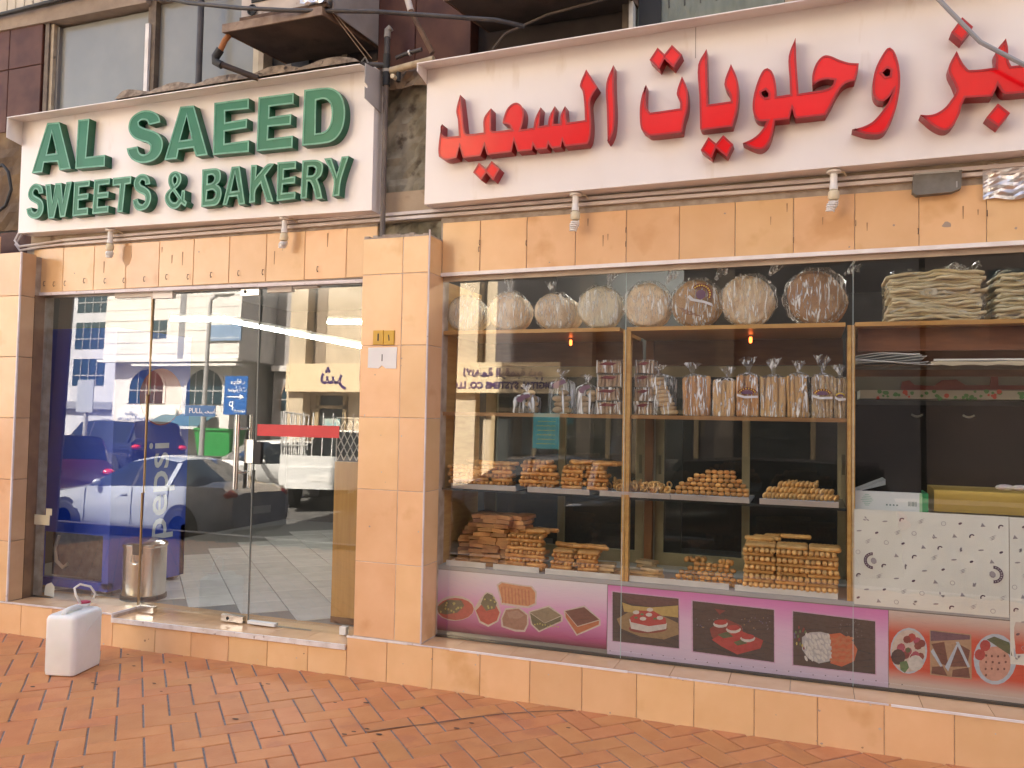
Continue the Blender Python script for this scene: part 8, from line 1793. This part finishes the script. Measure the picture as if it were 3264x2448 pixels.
windows(gbld, (-24.4, -22.0, -19.6), (6.6, 10.0), 1.2, 1.6, -33.0, WG, WSTONE); windows(gbld, (-24.5, -21.8), (3.0,), 1.9, 1.7, -33.0, WG, M('arch_tan', (.25, .18, .14), .8), True, nmul=2)
ob('ledge', MB().box(-26.05, -15.5, -33.0, -32.7, 5.2, 5.5), WSTONE, gbld)
lb = thing('office_block', 'pale office block with ribbon windows far down the street', 'building', (-60, -50, .5))
b = MB(); b.box(-72, -50.0, -60, -45, .3, 22); ob('wall', b, M('office_pale', (.46, .47, .50), .7, col2=(.40, .41, .44), vs=1), lb)
windows(lb, (-53.0, -57.5, -62), (5.3, 8.3, 11.3, 14.3), 3.4, 2.2, -45.0, WG, WSTONE, nmul=3)
ob('ledge', MB().box(-72, -49.9, -45, -44.6, 3.4, 4.0), M('office_ledge', (.2, .21, .24), .7), lb)
bb_ = thing('beige_building', 'beige office building with columns and a company sign across the street', 'building', (-6, -17, .5))
BEI = M('beige_facade', (.50, .41, .29), .75, col2=(.44, .36, .25), vs=1.2, vd=4); BEID = M('beige_recess_shade', (.24, .185, .13), .8)
b = MB(); b.box(-12.9, -6.27, -26, -16.4, .3, 12); ob('wall', b, BEI, bb_); b = MB(); b.box(-6.265, 4.5, -26, -16.4, .3, 12); ob('wall', b, M('shade_dark_shopfront', (.075, .068, .068), .6, col2=(.10, .09, .09), vs=1.5), bb_)  # second wall: facade shade painted as a dark wall colour
for x0, x1 in ((-12.25, -11.85), (-10.6, -9.9)): ob('recess_shade', MB().box(x0, x1, -16.42, -16.385, 3.75, 12), BEID, bb_)  # flat strips, recess shade painted as darker beige
for x0, x1, m in ((-12.9, -12.3, BEI), (-7.42, -6.66, BEI), (-3.74, -3.36, M('shade_dark_column', (.16, .13, .10), .8)), (-.18, .27, M('shade_dark_column', (.16, .13, .10), .8))): ob('column', MB().box(x0, x1, -16.39, -16.0, .4, 12), m, bb_)  # the two darker columns have the facade's shade painted in
sgn = ob('sign_band', MB().box(-12.85, -4.2, -16.0, -15.85, 2.88, 3.72), M('cream_sign', (.62, .50, .32), .5), bb_)
PUR = M('sign_purple', (.035, .012, .10), .4)
ob('lettering', text_on('DIGITAL SYSTEMS CO. LLC', .25, (-5.83, -15.84, 3.08), (-1, 0, 0), (0, 0, 1), bold=.010), PUR, sgn)
ob('lettering', text_on('\u0645\u0631\u0630 \ufe94\ufef4\ufee4\ufed7\ufeae\ufedf\u0627 \ufe94\ufee4\ufec8\ufee7\ufefb\ufedf', .31, (-5.83, -15.84, 3.43), (-1, 0, 0), (0, 0, 1), bold=.010), PUR, sgn)
ob('lettering', text_on('\ufeae\ufeb7', .75, (-11.2, -15.84, 3.35), (-1, 0, 0), (0, 0, 1), bold=.01), PUR, sgn); ob('lettering', text_on('\u0643', .75, (-10.0, -15.84, 3.35), (-1, 0, 0), (0, 0, 1), bold=.01), M('sign_maroon', (.30, .04, .03), .4), sgn)
for x0, x1 in ((-12.05, -10.98), (-9.4, -8.2), (-6.3, -4.95), (-4.2, -2.9), (-2.3, -.6), (.5, 2.2)):
    dr = ob('door', MB().box(x0, x1, -16.40, -16.38, .45, 2.80), M('door_glass_dark', (.04, .045, .045), .15), bb_); ob('frame', MB().box(x0, x0 + .12, -16.38, -16.3, .45, 2.8).box(x1 - .12, x1, -16.38, -16.3, .45, 2.8).box(x0, x1, -16.38, -16.3, 2.4, 2.5), M('door_frame_tan', (.33, .25, .14), .6), dr)
pr = ob('window_poster', MB().box(-4.95, -4.2, -16.02, -16.0, 1.4, 2.36), grad('green_poster', [(0, (.05, .40, .30)), (.3, (.12, .45, .10)), (.6, (.28, .55, .10)), (1, (.05, .45, .55))], 1.4, 2.36), bb_)
for i in range(6): ob('text_line', MB().box(-4.85 + .03 * (i % 2), -4.32, -15.999, -15.997, 1.52 + i * .12, 1.545 + i * .12), M('poster_line', (.6, .62, .2), .5), pr)
ob('window_poster', MB().box(-11.75, -11.2, -16.37, -16.36, .8, 2.1), M('notice_poster', (.45, .46, .40), .5, col2=(.20, .35, .36), vs=6), bb_)
ob('roof_edge', MB().box(-13, 4.6, -26, -16.2, 12, 12.4), BEI, bb_)
# dark towers closing the view on the +X side
tb = thing('brown_building', 'dark brown building at the far side of the street', 'building', (14, -22, .5))
b = MB(); b.box(4.7, 30, -34, -17, .3, 17); ob('wall', b, M('brown_facade', (.16, .12, .10), .8, col2=(.13, .10, .08), vs=1), tb)
windows(tb, (7, 10.5, 14, 17.5), (4.2, 7.6, 11.0), 1.9, 1.8, -17.0, WG, WSTONE)
gb_ = thing('wheeled_bin', 'green wheeled rubbish bin by the awning', 'bin', (-24.5, -27, .5)); b = MB(); b.hexa([(-25.4, -27.4, .55), (-23.6, -27.4, .55), (-23.6, -26.6, .55), (-25.4, -26.6, .55), (-25.6, -27.5, 1.75), (-23.4, -27.5, 1.75), (-23.4, -26.5, 1.75), (-25.6, -26.5, 1.75)]); ob('tub', b, M('bin_green', (.02, .22, .05), .5), gb_); ob('lid', MB().box(-25.6, -23.4, -27.5, -26.45, 1.76, 1.86), M('bin_green', (0, 0, 0)), gb_)
